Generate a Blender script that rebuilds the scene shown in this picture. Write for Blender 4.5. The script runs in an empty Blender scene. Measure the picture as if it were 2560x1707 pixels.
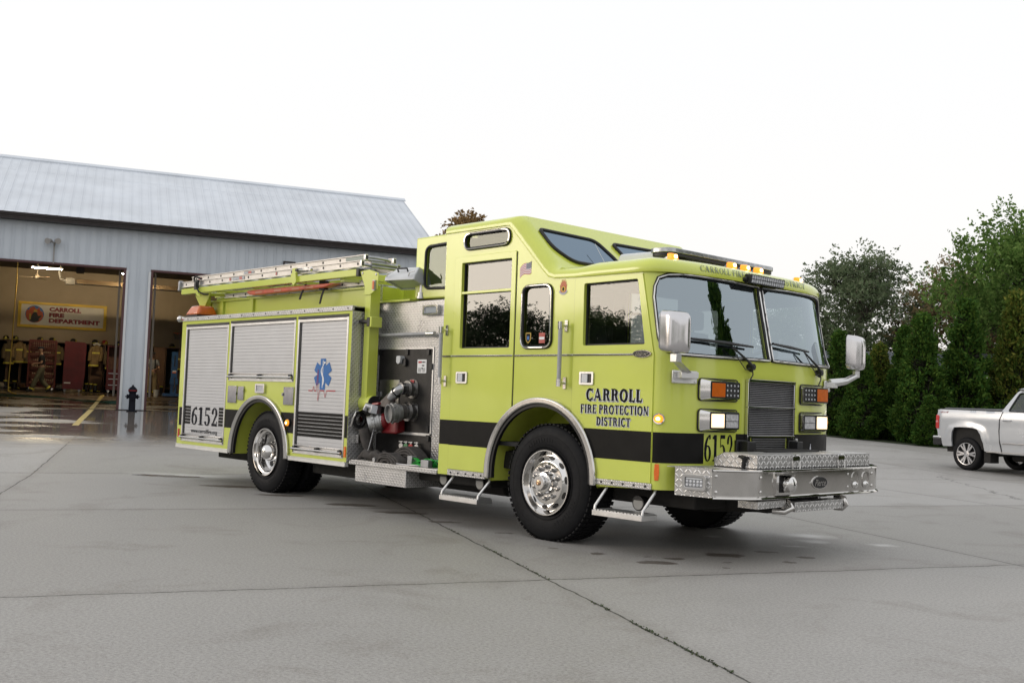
import bpy, bmesh, math, random
import numpy as np
from mathutils import Vector, Matrix, Euler
from mathutils.geometry import delaunay_2d_cdt

sc = bpy.context.scene
COL = sc.collection
rad = math.radians
PI = math.pi

# ------------------------------------------------------------------ camera
cam_d = bpy.data.cameras.new('camera')
cam = bpy.data.objects.new('camera', cam_d)
COL.objects.link(cam)
YAW, PITCH, ROLL = rad(137.0674), rad(3.1775), rad(2.0497)
fw = Vector((math.cos(YAW)*math.cos(PITCH), math.sin(YAW)*math.cos(PITCH), math.sin(PITCH)))
rt = Vector((math.sin(YAW), -math.cos(YAW), 0))
up = rt.cross(fw)
r2 = math.cos(ROLL)*rt + math.sin(ROLL)*up
u2 = -math.sin(ROLL)*rt + math.cos(ROLL)*up
CAM = Vector((7.1268, -8.4677, 1.3121))
mw = Matrix.Identity(4)
for i in range(3):
    mw[i][0], mw[i][1], mw[i][2], mw[i][3] = r2[i], u2[i], -fw[i], CAM[i]
cam.matrix_world = mw
cam_d.sensor_width = 36.0
cam_d.lens = 2642.0/2560*36
cam_d.clip_start = 0.05
cam_d.clip_end = 2000
sc.camera = cam

# ------------------------------------------------------------------ light
SUN_AZ, SUN_EL = rad(228), rad(14)
world = bpy.data.worlds.new('World')
sc.world = world
world.use_nodes = True
wn, wl = world.node_tree.nodes, world.node_tree.links
wn.clear()
sky = wn.new('ShaderNodeTexSky')
sky.sky_type = 'NISHITA'
sky.sun_disc = False
sky.sun_elevation = SUN_EL
sky.sun_rotation = PI/2 - SUN_AZ
sky.air_density = 1.0
sky.dust_density = 3.0
sky.ozone_density = 1.0
bg = wn.new('ShaderNodeBackground')
bg.inputs['Strength'].default_value = 0.12
# thin bright overcast lying over the clear sky
ovc = wn.new('ShaderNodeMixRGB')
ovc.inputs['Fac'].default_value = 0.91
wtc = wn.new('ShaderNodeTexCoord')
wsx = wn.new('ShaderNodeSeparateXYZ')
wl.new(wtc.outputs['Generated'], wsx.inputs[0])
wrp = wn.new('ShaderNodeValToRGB')
we = wrp.color_ramp.elements
we.new(0.5)
for e_, (p_, c_) in zip(we, ((0.0, (0.935, 0.885, 0.845)), (0.16, (0.945, 0.930, 0.915)), (0.42, (0.940, 0.943, 0.952)))):
    e_.position = p_
    e_.color = (*c_, 1)
wl.new(wsx.outputs[2], wrp.inputs[0])
wsc = wn.new('ShaderNodeMixRGB')
wsc.blend_type = 'MULTIPLY'
wsc.inputs[0].default_value = 1.0
wsc.inputs[2].default_value = (9.15, 9.15, 9.15, 1)
wl.new(wrp.outputs[0], wsc.inputs[1])
wl.new(wsc.outputs[0], ovc.inputs[2])
wl.new(sky.outputs[0], ovc.inputs[1])
wl.new(ovc.outputs[0], bg.inputs[0])
wo = wn.new('ShaderNodeOutputWorld')
wl.new(bg.outputs[0], wo.inputs[0])

sun_d = bpy.data.lights.new('sun', 'SUN')
sun_d.energy = 0.8
sun_d.angle = rad(25)
sun_d.color = (1.0, 0.87, 0.74)
sun = bpy.data.objects.new('sun', sun_d)
COL.objects.link(sun)
sdir = Vector((math.cos(SUN_AZ)*math.cos(SUN_EL), math.sin(SUN_AZ)*math.cos(SUN_EL), math.sin(SUN_EL)))
sun.rotation_euler = (-sdir).to_track_quat('-Z', 'Y').to_euler()
sun.location = sdir*50

sc.view_settings.view_transform = 'Standard'
sc.view_settings.look = 'None'
sc.view_settings.exposure = 0.06
sc.view_settings.gamma = 1.0
sc.render.engine = 'CYCLES'
sc.cycles.max_bounces = 10
sc.cycles.transparent_max_bounces = 16
sc.cycles.caustics_reflective = False
sc.cycles.caustics_refractive = False
sc.cycles.use_denoising = True

# ------------------------------------------------------------------ materials
def new_mat(name):
    m = bpy.data.materials.new(name)
    m.use_nodes = True
    nt = m.node_tree
    return m, nt, nt.nodes['Principled BSDF'], nt.nodes['Material Output']

def N(nt, t, **kw):
    n = nt.nodes.new(t)
    for k, v in kw.items():
        setattr(n, k, v)
    return n

def math_n(nt, op, a, b=None, c=None, clamp=False):
    n = nt.nodes.new('ShaderNodeMath')
    n.operation = op
    n.use_clamp = clamp
    for i, v in enumerate((a, b, c)):
        if v is None:
            continue
        if isinstance(v, (int, float)):
            n.inputs[i].default_value = v
        else:
            nt.links.new(v, n.inputs[i])
    return n.outputs[0]

def mixc(nt, fac, a, b, mode='MIX'):
    n = nt.nodes.new('ShaderNodeMixRGB')
    n.blend_type = mode
    for i, v in enumerate((fac, a, b)):
        if isinstance(v, (int, float)):
            n.inputs[i].default_value = v
        elif isinstance(v, tuple):
            n.inputs[i].default_value = (*v[:3], 1)
        else:
            nt.links.new(v, n.inputs[i])
    return n.outputs[0]

def ramp(nt, fac, stops):
    n = nt.nodes.new('ShaderNodeValToRGB')
    e = n.color_ramp.elements
    while len(e) < len(stops):
        e.new(0.5)
    for el, (p, c) in zip(e, stops):
        el.position = p
        el.color = (*c, 1) if len(c) == 3 else c
    nt.links.new(fac, n.inputs[0])
    return n.outputs[0]

def noise(nt, scale, detail=4, rough=0.55, coord='Object', dist=0.0):
    tc = nt.nodes.new('ShaderNodeTexCoord')
    n = nt.nodes.new('ShaderNodeTexNoise')
    n.inputs['Scale'].default_value = scale
    n.inputs['Detail'].default_value = detail
    n.inputs['Roughness'].default_value = rough
    n.inputs['Distortion'].default_value = dist
    nt.links.new(tc.outputs[coord], n.inputs['Vector'])
    return n.outputs[0]

def mat(name, col, rough=0.5, metal=0.0, var=0.08, vscale=3.0, bump=0.0, bscale=40.0, coat=0.0, rvar=0.1, spec=0.5):
    m, nt, p, o = new_mat(name)
    n1 = noise(nt, vscale, 5)
    lo = tuple(c*(1-var) for c in col)
    hi = tuple(min(1, c*(1+var)) for c in col)
    nt.links.new(ramp(nt, n1, [(0.3, lo), (0.7, hi)]), p.inputs['Base Color'])
    n2 = noise(nt, vscale*2.3, 3)
    r = math_n(nt, 'MULTIPLY_ADD', n2, rvar*2, max(0.0, rough-rvar), clamp=True)
    nt.links.new(r, p.inputs['Roughness'])
    p.inputs['Metallic'].default_value = metal
    p.inputs['Coat Weight'].default_value = coat
    p.inputs['Coat Roughness'].default_value = 0.06
    p.inputs['Specular IOR Level'].default_value = spec
    if bump:
        b = N(nt, 'ShaderNodeBump')
        b.inputs['Strength'].default_value = bump
        b.inputs['Distance'].default_value = 0.01
        nt.links.new(noise(nt, bscale, 3), b.inputs['Height'])
        nt.links.new(b.outputs[0], p.inputs['Normal'])
    return m

def emis(name, col, s, base=(0.8, 0.8, 0.8)):
    m, nt, p, o = new_mat(name)
    p.inputs['Base Color'].default_value = (*base, 1)
    p.inputs['Emission Color'].default_value = (*col, 1)
    p.inputs['Emission Strength'].default_value = s
    p.inputs['Roughness'].default_value = 0.2
    return m

def glass(name, tint, refl=(1, 1, 1), ior=1.5, extra=0.0, rough=0.01, specks=False):
    m, nt, p, o = new_mat(name)
    nt.nodes.remove(p)
    tr = N(nt, 'ShaderNodeBsdfTransparent')
    tr.inputs[0].default_value = (*tint, 1)
    gl = N(nt, 'ShaderNodeBsdfGlossy')
    gl.inputs['Color'].default_value = (*refl, 1)
    gl.inputs['Roughness'].default_value = rough
    lw = N(nt, 'ShaderNodeLayerWeight')
    lw.inputs[0].default_value = 0.5
    r0 = ((ior-1)/(ior+1))**2*1.9
    f = math_n(nt, 'MULTIPLY_ADD', math_n(nt, 'POWER', lw.outputs['Facing'], 5.0), 1-r0, r0+extra, clamp=True)
    mx = N(nt, 'ShaderNodeMixShader')
    nt.links.new(f, mx.inputs[0])
    nt.links.new(tr.outputs[0], mx.inputs[1])
    nt.links.new(gl.outputs[0], mx.inputs[2])
    nt.links.new(mx.outputs[0], o.inputs[0])
    if specks:
        b = N(nt, 'ShaderNodeBump')
        b.inputs['Strength'].default_value = 0.06
        b.inputs['Distance'].default_value = 0.002
        nt.links.new(noise(nt, 90, 2), b.inputs['Height'])
        nt.links.new(b.outputs[0], gl.inputs['Normal'])
    return m

def diamond_mat(name, pitch, col=(0.80, 0.79, 0.78), rough=0.3, strength=0.9):
    """bright aluminium tread plate: raised lozenges alternating at +-45 degrees, laid out in metres of UV"""
    m, nt, p, o = new_mat(name)
    uv = N(nt, 'ShaderNodeUVMap')
    uv.uv_map = 'UVMap'
    sep = N(nt, 'ShaderNodeSeparateXYZ')
    nt.links.new(uv.outputs[0], sep.inputs[0])
    u = math_n(nt, 'MULTIPLY', sep.outputs[0], 1/pitch)
    v = math_n(nt, 'MULTIPLY', sep.outputs[1], 1/pitch)
    fu, fv = math_n(nt, 'FLOOR', u), math_n(nt, 'FLOOR', v)
    par = math_n(nt, 'FLOORED_MODULO', math_n(nt, 'ADD', fu, fv), 2.0)
    sg = math_n(nt, 'MULTIPLY_ADD', par, 2.0, -1.0)
    a = math_n(nt, 'SUBTRACT', math_n(nt, 'SUBTRACT', u, fu), 0.5)
    b = math_n(nt, 'MULTIPLY', math_n(nt, 'SUBTRACT', math_n(nt, 'SUBTRACT', v, fv), 0.5), sg)
    along = math_n(nt, 'ADD', a, b)
    acr = math_n(nt, 'SUBTRACT', a, b)
    q = math_n(nt, 'ADD', math_n(nt, 'MULTIPLY', math_n(nt, 'MULTIPLY', along, along), 1.25),
               math_n(nt, 'MULTIPLY', math_n(nt, 'MULTIPLY', acr, acr), 16.0))
    h = math_n(nt, 'SUBTRACT', 1.0, q, clamp=True)
    h = math_n(nt, 'POWER', h, 0.6)
    bu = N(nt, 'ShaderNodeBump')
    bu.inputs['Strength'].default_value = strength
    bu.inputs['Distance'].default_value = pitch*0.16
    nt.links.new(h, bu.inputs['Height'])
    nt.links.new(bu.outputs[0], p.inputs['Normal'])
    n1 = noise(nt, 5, 4)
    c = mixc(nt, h, tuple(x*0.50 for x in col), tuple(min(1, x*1.25) for x in col))
    c = mixc(nt, 0.35, c, ramp(nt, n1, [(0.3, tuple(x*0.6 for x in col)), (0.7, col)]))
    nt.links.new(c, p.inputs['Base Color'])
    p.inputs['Metallic'].default_value = 0.72
    nt.links.new(math_n(nt, 'MULTIPLY_ADD', n1, 0.2, rough-0.1), p.inputs['Roughness'])
    return m

MT = {}
MT['paint'] = mat('lime paint', (0.600, 0.672, 0.102), 0.24, 0, 0.035, 1.5, coat=0.6, rvar=0.05, bump=0.04, bscale=2.6)
MT['black_vinyl'] = mat('black vinyl stripe', (0.010, 0.0095, 0.009), 0.45, 0, 0.2, 6, spec=0.12)
MT['ink'] = mat('black lettering film', (0.007, 0.008, 0.013), 0.45, 0, 0.1, 8, spec=0.1)
MT['ink_edge'] = mat('pale lettering outline film', (0.72, 0.74, 0.80), 0.4, 0, 0.05, 8)
MT['chrome'] = mat('chrome', (0.68, 0.67, 0.66), 0.08, 1.0, 0.04, 4, rvar=0.04)
MT['steel'] = mat('polished stainless', (0.60, 0.585, 0.565), 0.075, 1.0, 0.06, 6, rvar=0.04)
MT['nut'] = mat('steel lug nut', (0.34, 0.335, 0.33), 0.30, 1.0, 0.1, 20)
MT['alu'] = mat('brushed aluminium', (0.66, 0.66, 0.66), 0.36, 0.9, 0.08, 12, rvar=0.1)
MT['alu_white'] = mat('anodised roller slat', (0.55, 0.555, 0.57), 0.40, 0.25, 0.04, 3, rvar=0.08)
MT['ladder'] = mat('ladder aluminium', (0.66, 0.635, 0.60), 0.42, 0.45, 0.08, 8, bump=0.1, bscale=60)
MT['galv'] = mat('grey cast metal', (0.38, 0.39, 0.41), 0.42, 0.8, 0.15, 10)
MT['rubber'] = mat('tyre rubber', (0.0075, 0.0078, 0.0092), 0.62, 0, 0.25, 9, bump=0.15, bscale=60, spec=0.2)
MT['black'] = mat('black plastic', (0.012, 0.012, 0.013), 0.45, 0, 0.2, 10)
MT['gasket'] = mat('black rubber gasket', (0.008, 0.008, 0.009), 0.5, 0, 0.2, 10)
MT['dark'] = mat('dark interior trim', (0.016, 0.017, 0.018), 0.8, 0, 0.25, 6)
MT['under'] = mat('dusty underbody', (0.018, 0.017, 0.016), 0.85, 0, 0.3, 5, bump=0.3)
MT['panel'] = mat('black pump panel', (0.022, 0.020, 0.019), 0.5, 0.2, 0.3, 9, bump=0.25, bscale=180)
MT['diamond'] = diamond_mat('tread plate', 0.028)
MT['diamond_big'] = diamond_mat('coarse tread plate', 0.042, rough=0.34)
MT['glass'] = glass('tinted side glass', (0.74, 0.77, 0.76), (0.92, 0.95, 0.95), 1.5, 0.01)
MT['glass_dark'] = glass('dark tinted glass', (0.20, 0.22, 0.21), (0.92, 0.95, 0.95), 1.5, 0.02)
MT['glass_ws'] = glass('windshield glass', (0.55, 0.62, 0.64), (0.80, 0.92, 1.0), 1.55, 0.25)
MT['glass_top'] = glass('skylight glass', (0.05, 0.075, 0.10), (0.45, 0.58, 0.72), 1.5, 0.30)
MT['glass_pale'] = glass('pale tinted glass', (0.68, 0.74, 0.68), (0.84, 0.92, 0.84), 1.5, 0.0)
MT['glass_small'] = glass('grey tinted glass', (0.38, 0.41, 0.34), (0.9, 0.95, 0.88), 1.45, 0.0)
MT['lens'] = glass('clear lens', (0.85, 0.87, 0.9), (1, 1, 1), 1.5, 0.05)
MT['amber'] = emis('lit amber lens', (1.0, 0.30, 0.02), 1.1, (0.9, 0.3, 0.02))
MT['amber_core'] = emis('amber bulb', (1.0, 0.72, 0.30), 9.0)
MT['amber_off'] = mat('amber lens', (0.62, 0.13, 0.010), 0.22, 0, 0.1, 30, coat=0.5)
MT['red_refl'] = mat('red lens', (0.55, 0.015, 0.012), 0.2, 0, 0.1, 20, coat=0.5)
MT['orange_refl'] = mat('orange reflector', (0.85, 0.16, 0.015), 0.25, 0, 0.1, 40, coat=0.4)
MT['headlight'] = emis('lit headlight', (1.0, 0.66, 0.30), 1.25)
MT['headlight_core'] = emis('lit headlight bulb', (1.0, 0.86, 0.62), 1.9)
MT['bulb'] = mat('silvered reflector bowl', (0.66, 0.66, 0.68), 0.25, 0.25, 0.25, 40, rvar=0.1)
MT['led'] = mat('led cells', (0.70, 0.72, 0.76), 0.25, 0.3, 0.25, 60)
MT['blue_film'] = mat('blue emblem film', (0.004, 0.125, 0.40), 0.4, 0, 0.05, 8)
MT['white_film'] = mat('white film', (0.78, 0.79, 0.80), 0.4, 0, 0.05, 8)
MT['red_film'] = mat('dark red film', (0.42, 0.02, 0.03), 0.4, 0, 0.05, 8)
MT['red_paint'] = mat('red enamel', (0.20, 0.009, 0.013), 0.4, 0, 0.2, 10, coat=0.1)
MT['grey_white'] = mat('pale grey enamel', (0.60, 0.62, 0.64), 0.35, 0, 0.05, 3, coat=0.2)
MT['rub_grey'] = mat('grey ribbed grip', (0.36, 0.37, 0.385), 0.5, 0.1, 0.1, 20)
MT['orange_board'] = mat('orange plastic board', (0.62, 0.085, 0.022), 0.35, 0, 0.2, 6, coat=0.3)
MT['hose_cloth'] = mat('dirty hose jacket', (0.075, 0.068, 0.064), 0.9, 0, 0.3, 14, bump=0.5, bscale=120)
MT['green_strap'] = mat('green webbing', (0.02, 0.42, 0.05), 0.6, 0, 0.1, 20)
MT['webbing'] = mat('black webbing', (0.008, 0.008, 0.009), 0.8, 0, 0.1, 20)

# ------------------------------------------------------------------ mesh building
def poly_area(p):
    return 0.5*sum(p[i][0]*p[(i+1) % len(p)][1]-p[(i+1) % len(p)][0]*p[i][1] for i in range(len(p)))

def in_poly(x, y, poly):
    c = False
    j = len(poly)-1
    for i in range(len(poly)):
        xi, yi = poly[i]
        xj, yj = poly[j]
        if (yi > y) != (yj > y) and x < (xj-xi)*(y-yi)/(yj-yi)+xi:
            c = not c
        j = i
    return c

def rpoly(pts, r, n=4):
    """polygon with rounded corners"""
    out = []
    k = len(pts)
    for i in range(k):
        p0, p1, p2 = Vector(pts[i-1][:2]), Vector(pts[i][:2]), Vector(pts[(i+1) % k][:2])
        rr = r[i] if isinstance(r, (list, tuple)) else r
        a, b = (p0-p1), (p2-p1)
        rr = min(rr, a.length*0.49, b.length*0.49)
        if rr <= 1e-5:
            out.append(tuple(p1))
            continue
        a.normalize()
        b.normalize()
        s, e = p1+a*rr, p1+b*rr
        for q in range(n+1):
            t = q/n
            out.append(tuple((1-t)**2*s+2*t*(1-t)*p1+t*t*e))
    return out

def rect(x0, x1, y0, y1, r=0.0, n=4):
    p = [(x0, y0), (x1, y0), (x1, y1), (x0, y1)]
    return rpoly(p, r, n) if r else p

def ellipse(cx, cy, rx, ry, a0=0, a1=360, n=32, closed=True):
    k = n if closed else n+1
    return [(cx+rx*math.cos(rad(a0+(a1-a0)*i/n)), cy+ry*math.sin(rad(a0+(a1-a0)*i/n))) for i in range(k)]

def subdiv(poly, g):
    out = []
    for i in range(len(poly)):
        a, b = poly[i], poly[(i+1) % len(poly)]
        n = max(1, int(math.ceil(math.hypot(b[0]-a[0], b[1]-a[1])/g)))
        for k in range(n):
            out.append((a[0]+(b[0]-a[0])*k/n, a[1]+(b[1]-a[1])*k/n))
    return out

class MB:
    def __init__(s):
        s.v, s.f, s.m = [], [], []

    def add(s, vs, fs, m=0):
        o = len(s.v)
        s.v += [tuple(v) for v in vs]
        for f in fs:
            s.f.append(tuple(i+o for i in f))
            s.m.append(m)
        return s

    def box(s, x0, x1, y0, y1, z0, z1, m=0):
        v = [(x, y, z) for z in (z0, z1) for y in (y0, y1) for x in (x0, x1)]
        return s.add(v, [(0, 2, 3, 1), (4, 5, 7, 6), (0, 1, 5, 4), (2, 6, 7, 3), (0, 4, 6, 2), (1, 3, 7, 5)], m)

    def obox(s, c, ax, ay, az, m=0):
        c, ax, ay, az = Vector(c), Vector(ax), Vector(ay), Vector(az)
        v = [c+i*ax+j*ay+k*az for k in (-1, 1) for j in (-1, 1) for i in (-1, 1)]
        return s.add(v, [(0, 2, 3, 1), (4, 5, 7, 6), (0, 1, 5, 4), (2, 6, 7, 3), (0, 4, 6, 2), (1, 3, 7, 5)], m)

    def hexa(s, bot, top, m=0):
        return s.add(list(bot)+list(top), [(3, 2, 1, 0), (4, 5, 6, 7), (0, 1, 5, 4), (1, 2, 6, 5), (2, 3, 7, 6), (3, 0, 4, 7)], m)

    def cyl(s, p0, p1, r0, r1=None, n=16, m=0, caps=True):
        p0, p1 = Vector(p0), Vector(p1)
        r1 = r0 if r1 is None else r1
        d = (p1-p0).normalized()
        a = d.orthogonal().normalized()
        b = d.cross(a)
        v = [p+(a*math.cos(2*PI*i/n)+b*math.sin(2*PI*i/n))*r for p, r in ((p0, r0), (p1, r1)) for i in range(n)]
        f = [(i, (i+1) % n, n+(i+1) % n, n+i) for i in range(n)]
        if caps:
            f += [tuple(range(n-1, -1, -1)), tuple(range(n, 2*n))]
        return s.add(v, f, m)

    def tube(s, pts, r, n=8, closed=False, m=0, caps=True):
        P = [Vector(p) for p in pts]
        k = len(P)
        R = r if isinstance(r, (list, tuple)) else [r]*k
        v, f = [], []
        up = None
        for i in range(k):
            a = P[i-1] if (i > 0 or closed) else P[i]
            b = P[(i+1) % k] if (i < k-1 or closed) else P[i]
            d = (b-a)
            d = d.normalized() if d.length > 1e-9 else Vector((0, 0, 1))
            if up is None:
                up = d.orthogonal().normalized()
            up = (up-d*up.dot(d))
            up = up.normalized() if up.length > 1e-6 else d.orthogonal().normalized()
            w = d.cross(up)
            v += [P[i]+(up*math.cos(2*PI*j/n)+w*math.sin(2*PI*j/n))*R[i] for j in range(n)]
        for i in range(k if closed else k-1):
            i2 = (i+1) % k
            f += [(i*n+j, i*n+(j+1) % n, i2*n+(j+1) % n, i2*n+j) for j in range(n)]
        if caps and not closed:
            f += [tuple(range(n-1, -1, -1)), tuple(range((k-1)*n, k*n))]
        return s.add(v, f, m)

    def lathe(s, prof, o, axis, n=48, m=0, ref=None):
        """prof: (radius, height along axis)"""
        o, d = Vector(o), Vector(axis).normalized()
        a = Vector(ref) if ref else d.orthogonal().normalized()
        b = d.cross(a)
        v, f = [], []
        for r, h in prof:
            v += [o+d*h+(a*math.cos(2*PI*i/n)+b*math.sin(2*PI*i/n))*max(r, 1e-4) for i in range(n)]
        for k in range(len(prof)-1):
            f += [(k*n+i, k*n+(i+1) % n, (k+1)*n+(i+1) % n, (k+1)*n+i) for i in range(n)]
        return s.add(v, f, m)

    def ell(s, c, rx, ry, rz, n=16, k=10, m=0):
        v, f = [], []
        for i in range(k+1):
            t = PI*i/k
            for j in range(n):
                p = 2*PI*j/n
                v.append((c[0]+rx*max(math.sin(t), 1e-3)*math.cos(p), c[1]+ry*max(math.sin(t), 1e-3)*math.sin(p), c[2]+rz*math.cos(t)))
        for i in range(k):
            f += [(i*n+j, (i+1)*n+j, (i+1)*n+(j+1) % n, i*n+(j+1) % n) for j in range(n)]
        return s.add(v, f, m)

    def plate(s, outer, fn, d0, d1, holes=(), grid=None, mf=0, mb=None, mside=None, rows=()):
        """flat outline with holes, mapped through fn(a, b, depth) and given the thickness d0..d1"""
        mb = mf if mb is None else mb
        mside = mf if mside is None else mside
        loops = [list(outer)]+[list(h) for h in holes]
        if grid:
            loops = [subdiv(l, grid) for l in loops]
        pts, edges = [], []
        for l in loops:
            o = len(pts)
            pts += [Vector((p[0], p[1])) for p in l]
            edges += [(o+i, o+(i+1) % len(l)) for i in range(len(l))]
        nb = len(pts)
        if grid:
            xs = [p[0] for p in loops[0]]
            ys = [p[1] for p in loops[0]]
            bp = np.array([(p.x, p.y) for p in pts])
            yy = list(np.arange(min(ys)+grid*0.5, max(ys), grid))+list(rows)
            for y in yy:
                for x in np.arange(min(xs)+grid*0.5, max(xs), grid):
                    if in_poly(x, y, loops[0]) and not any(in_poly(x, y, h) for h in loops[1:]):
                        if np.min((bp[:, 0]-x)**2+(bp[:, 1]-y)**2) > (grid*0.35)**2:
                            pts.append(Vector((float(x), float(y))))
        vs, es, fs, ov, oe, of = delaunay_2d_cdt(pts, edges, [], 0, 1e-6)
        inv = {}
        for i, l in enumerate(ov):
            for k in l:
                inv[k] = i
        tri = []
        for f in fs:
            cx = sum(vs[i].x for i in f)/len(f)
            cy = sum(vs[i].y for i in f)/len(f)
            if in_poly(cx, cy, loops[0]) and not any(in_poly(cx, cy, h) for h in loops[1:]):
                tri.append(tuple(f))
        n = len(vs)
        front = [fn(v.x, v.y, d1) for v in vs]
        base = len(s.v)
        if d0 == d1:
            s.add(front, tri, mf)
            return s
        back = [fn(v.x, v.y, d0) for v in vs]
        s.v += [tuple(v) for v in front+back]
        for t in tri:
            s.f.append(tuple(base+i for i in t))
            s.m.append(mf)
            s.f.append(tuple(base+n+i for i in reversed(t)))
            s.m.append(mb)
        o = 0
        for li, l in enumerate(loops):
            k = len(l)
            for i in range(k):
                a, b = inv[o+i], inv[o+(i+1) % k]
                if a != b:
                    s.f.append((base+a, base+b, base+n+b, base+n+a))
                    s.m.append(mside)
            o += k
        return s

    def flat(s, verts2, faces, fn, d, m=0):
        return s.add([fn(a, b, d) for a, b in verts2], faces, m)

    def build(s, name, mats, parent=None, smooth=35, bevel=0.0, recalc=True, seg=2):
        me = bpy.data.meshes.new(name)
        me.from_pydata(s.v, [], s.f)
        if not isinstance(mats, (list, tuple)):
            mats = [mats]
        for m in mats:
            me.materials.append(m)
        me.polygons.foreach_set('material_index', s.m)
        if recalc:
            bm = bmesh.new()
            bm.from_mesh(me)
            bmesh.ops.recalc_face_normals(bm, faces=bm.faces)
            bm.to_mesh(me)
            bm.free()
        # box-projected UVs in metres
        uvl = me.uv_layers.new(name='UVMap')
        nl = len(me.loops)
        co = np.empty(len(me.vertices)*3, np.float32)
        me.vertices.foreach_get('co', co)
        co = co.reshape(-1, 3)
        lv = np.empty(nl, np.int32)
        me.loops.foreach_get('vertex_index', lv)
        npoly = len(me.polygons)
        nr = np.empty(npoly*3, np.float32)
        me.polygons.foreach_get('normal', nr)
        nr = np.abs(nr.reshape(-1, 3))
        lt = np.empty(npoly, np.int32)
        me.polygons.foreach_get('loop_total', lt)
        ax = np.repeat(np.argmax(nr, axis=1), lt)
        P = co[lv]
        uv = np.empty((nl, 2), np.float32)
        uv[:, 0] = np.where(ax == 0, P[:, 1], P[:, 0])
        uv[:, 1] = np.where(ax == 2, P[:, 1], P[:, 2])
        uvl.data.foreach_set('uv', uv.ravel())
        if smooth:
            me.polygons.foreach_set('use_smooth', [True]*npoly)
            me.set_sharp_from_angle(angle=rad(smooth))
        me.update()
        o = bpy.data.objects.new(name, me)
        COL.objects.link(o)
        if parent is not None:
            par(o, parent)
        if bevel:
            b = o.modifiers.new('bevel', 'BEVEL')
            b.width = bevel
            b.segments = seg
            b.limit_method = 'ANGLE'
            b.angle_limit = rad(40)
            b.harden_normals = False
        return o

def root_loc(o):
    L = Vector(o.location)
    if o.parent is not None:
        L = root_loc(o.parent)+o.matrix_parent_inverse.translation+L
    return L

def par(o, parent):
    """child meshes are written in world coordinates: undo the parent's offset"""
    o.parent = parent
    o.matrix_parent_inverse = Matrix.Translation(-root_loc(parent))

def tag(o, label=None, cat=None, group=None, kind=None):
    if label:
        o['label'] = label
    if cat:
        o['category'] = cat
    if group:
        o['group'] = group
    if kind:
        o['kind'] = kind
    return o

def thing(name, label, cat, loc=(0, 0, 0), group=None):
    o = bpy.data.objects.new(name, None)
    o.empty_display_size = 0.2
    COL.objects.link(o)
    o.location = loc
    return tag(o, label, cat, group)

def copy_tree(o, parent=None):
    c = o.copy()
    COL.objects.link(c)
    c.parent = parent
    for ch in list(o.children):
        copy_tree(ch, c)
    return c

def text2d(s, size=1.0, bold=0.0, shear=0.0, sx=1.0):
    """built-in font lettering as flat 2-D triangles, left aligned on the base line"""
    cu = bpy.data.curves.new('txt', 'FONT')
    cu.body = s
    cu.size = size
    cu.offset = bold
    cu.shear = shear
    cu.resolution_u = 3
    o = bpy.data.objects.new('txt', cu)
    COL.objects.link(o)
    dg = bpy.context.evaluated_depsgraph_get()
    me = bpy.data.meshes.new_from_object(o.evaluated_get(dg))
    V = [(v.co.x*sx, v.co.y) for v in me.vertices]
    F = [tuple(p.vertices) for p in me.polygons]
    bpy.data.objects.remove(o)
    bpy.data.curves.remove(cu)
    bpy.data.meshes.remove(me)
    return V, F

def fit_text(s, a0, a1, b0, b1, bold=0.0, shear=0.0):
    V, F = text2d(s, 1.0, bold, shear)
    xs, ys = [v[0] for v in V], [v[1] for v in V]
    x0, x1, y0, y1 = min(xs), max(xs), min(ys), max(ys)
    return [(a0+(x-x0)/(x1-x0)*(a1-a0), b0+(y-y0)/(y1-y0)*(b1-b0)) for x, y in V], F

# serif capitals and figures drawn as outlines (unit height)
def _arc(cx, cy, rx, ry, ix, iy, a0, a1, n=18):
    o = [(cx+rx*math.cos(rad(a0+(a1-a0)*i/n)), cy+ry*math.sin(rad(a0+(a1-a0)*i/n))) for i in range(n+1)]
    i_ = [(cx+ix*math.cos(rad(a0+(a1-a0)*i/n)), cy+iy*math.sin(rad(a0+(a1-a0)*i/n))) for i in range(n+1)]
    return o+i_[::-1]

def _r(x0, y0, x1, y1):
    return [(x0, y0), (x1, y0), (x1, y1), (x0, y1)]

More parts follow.
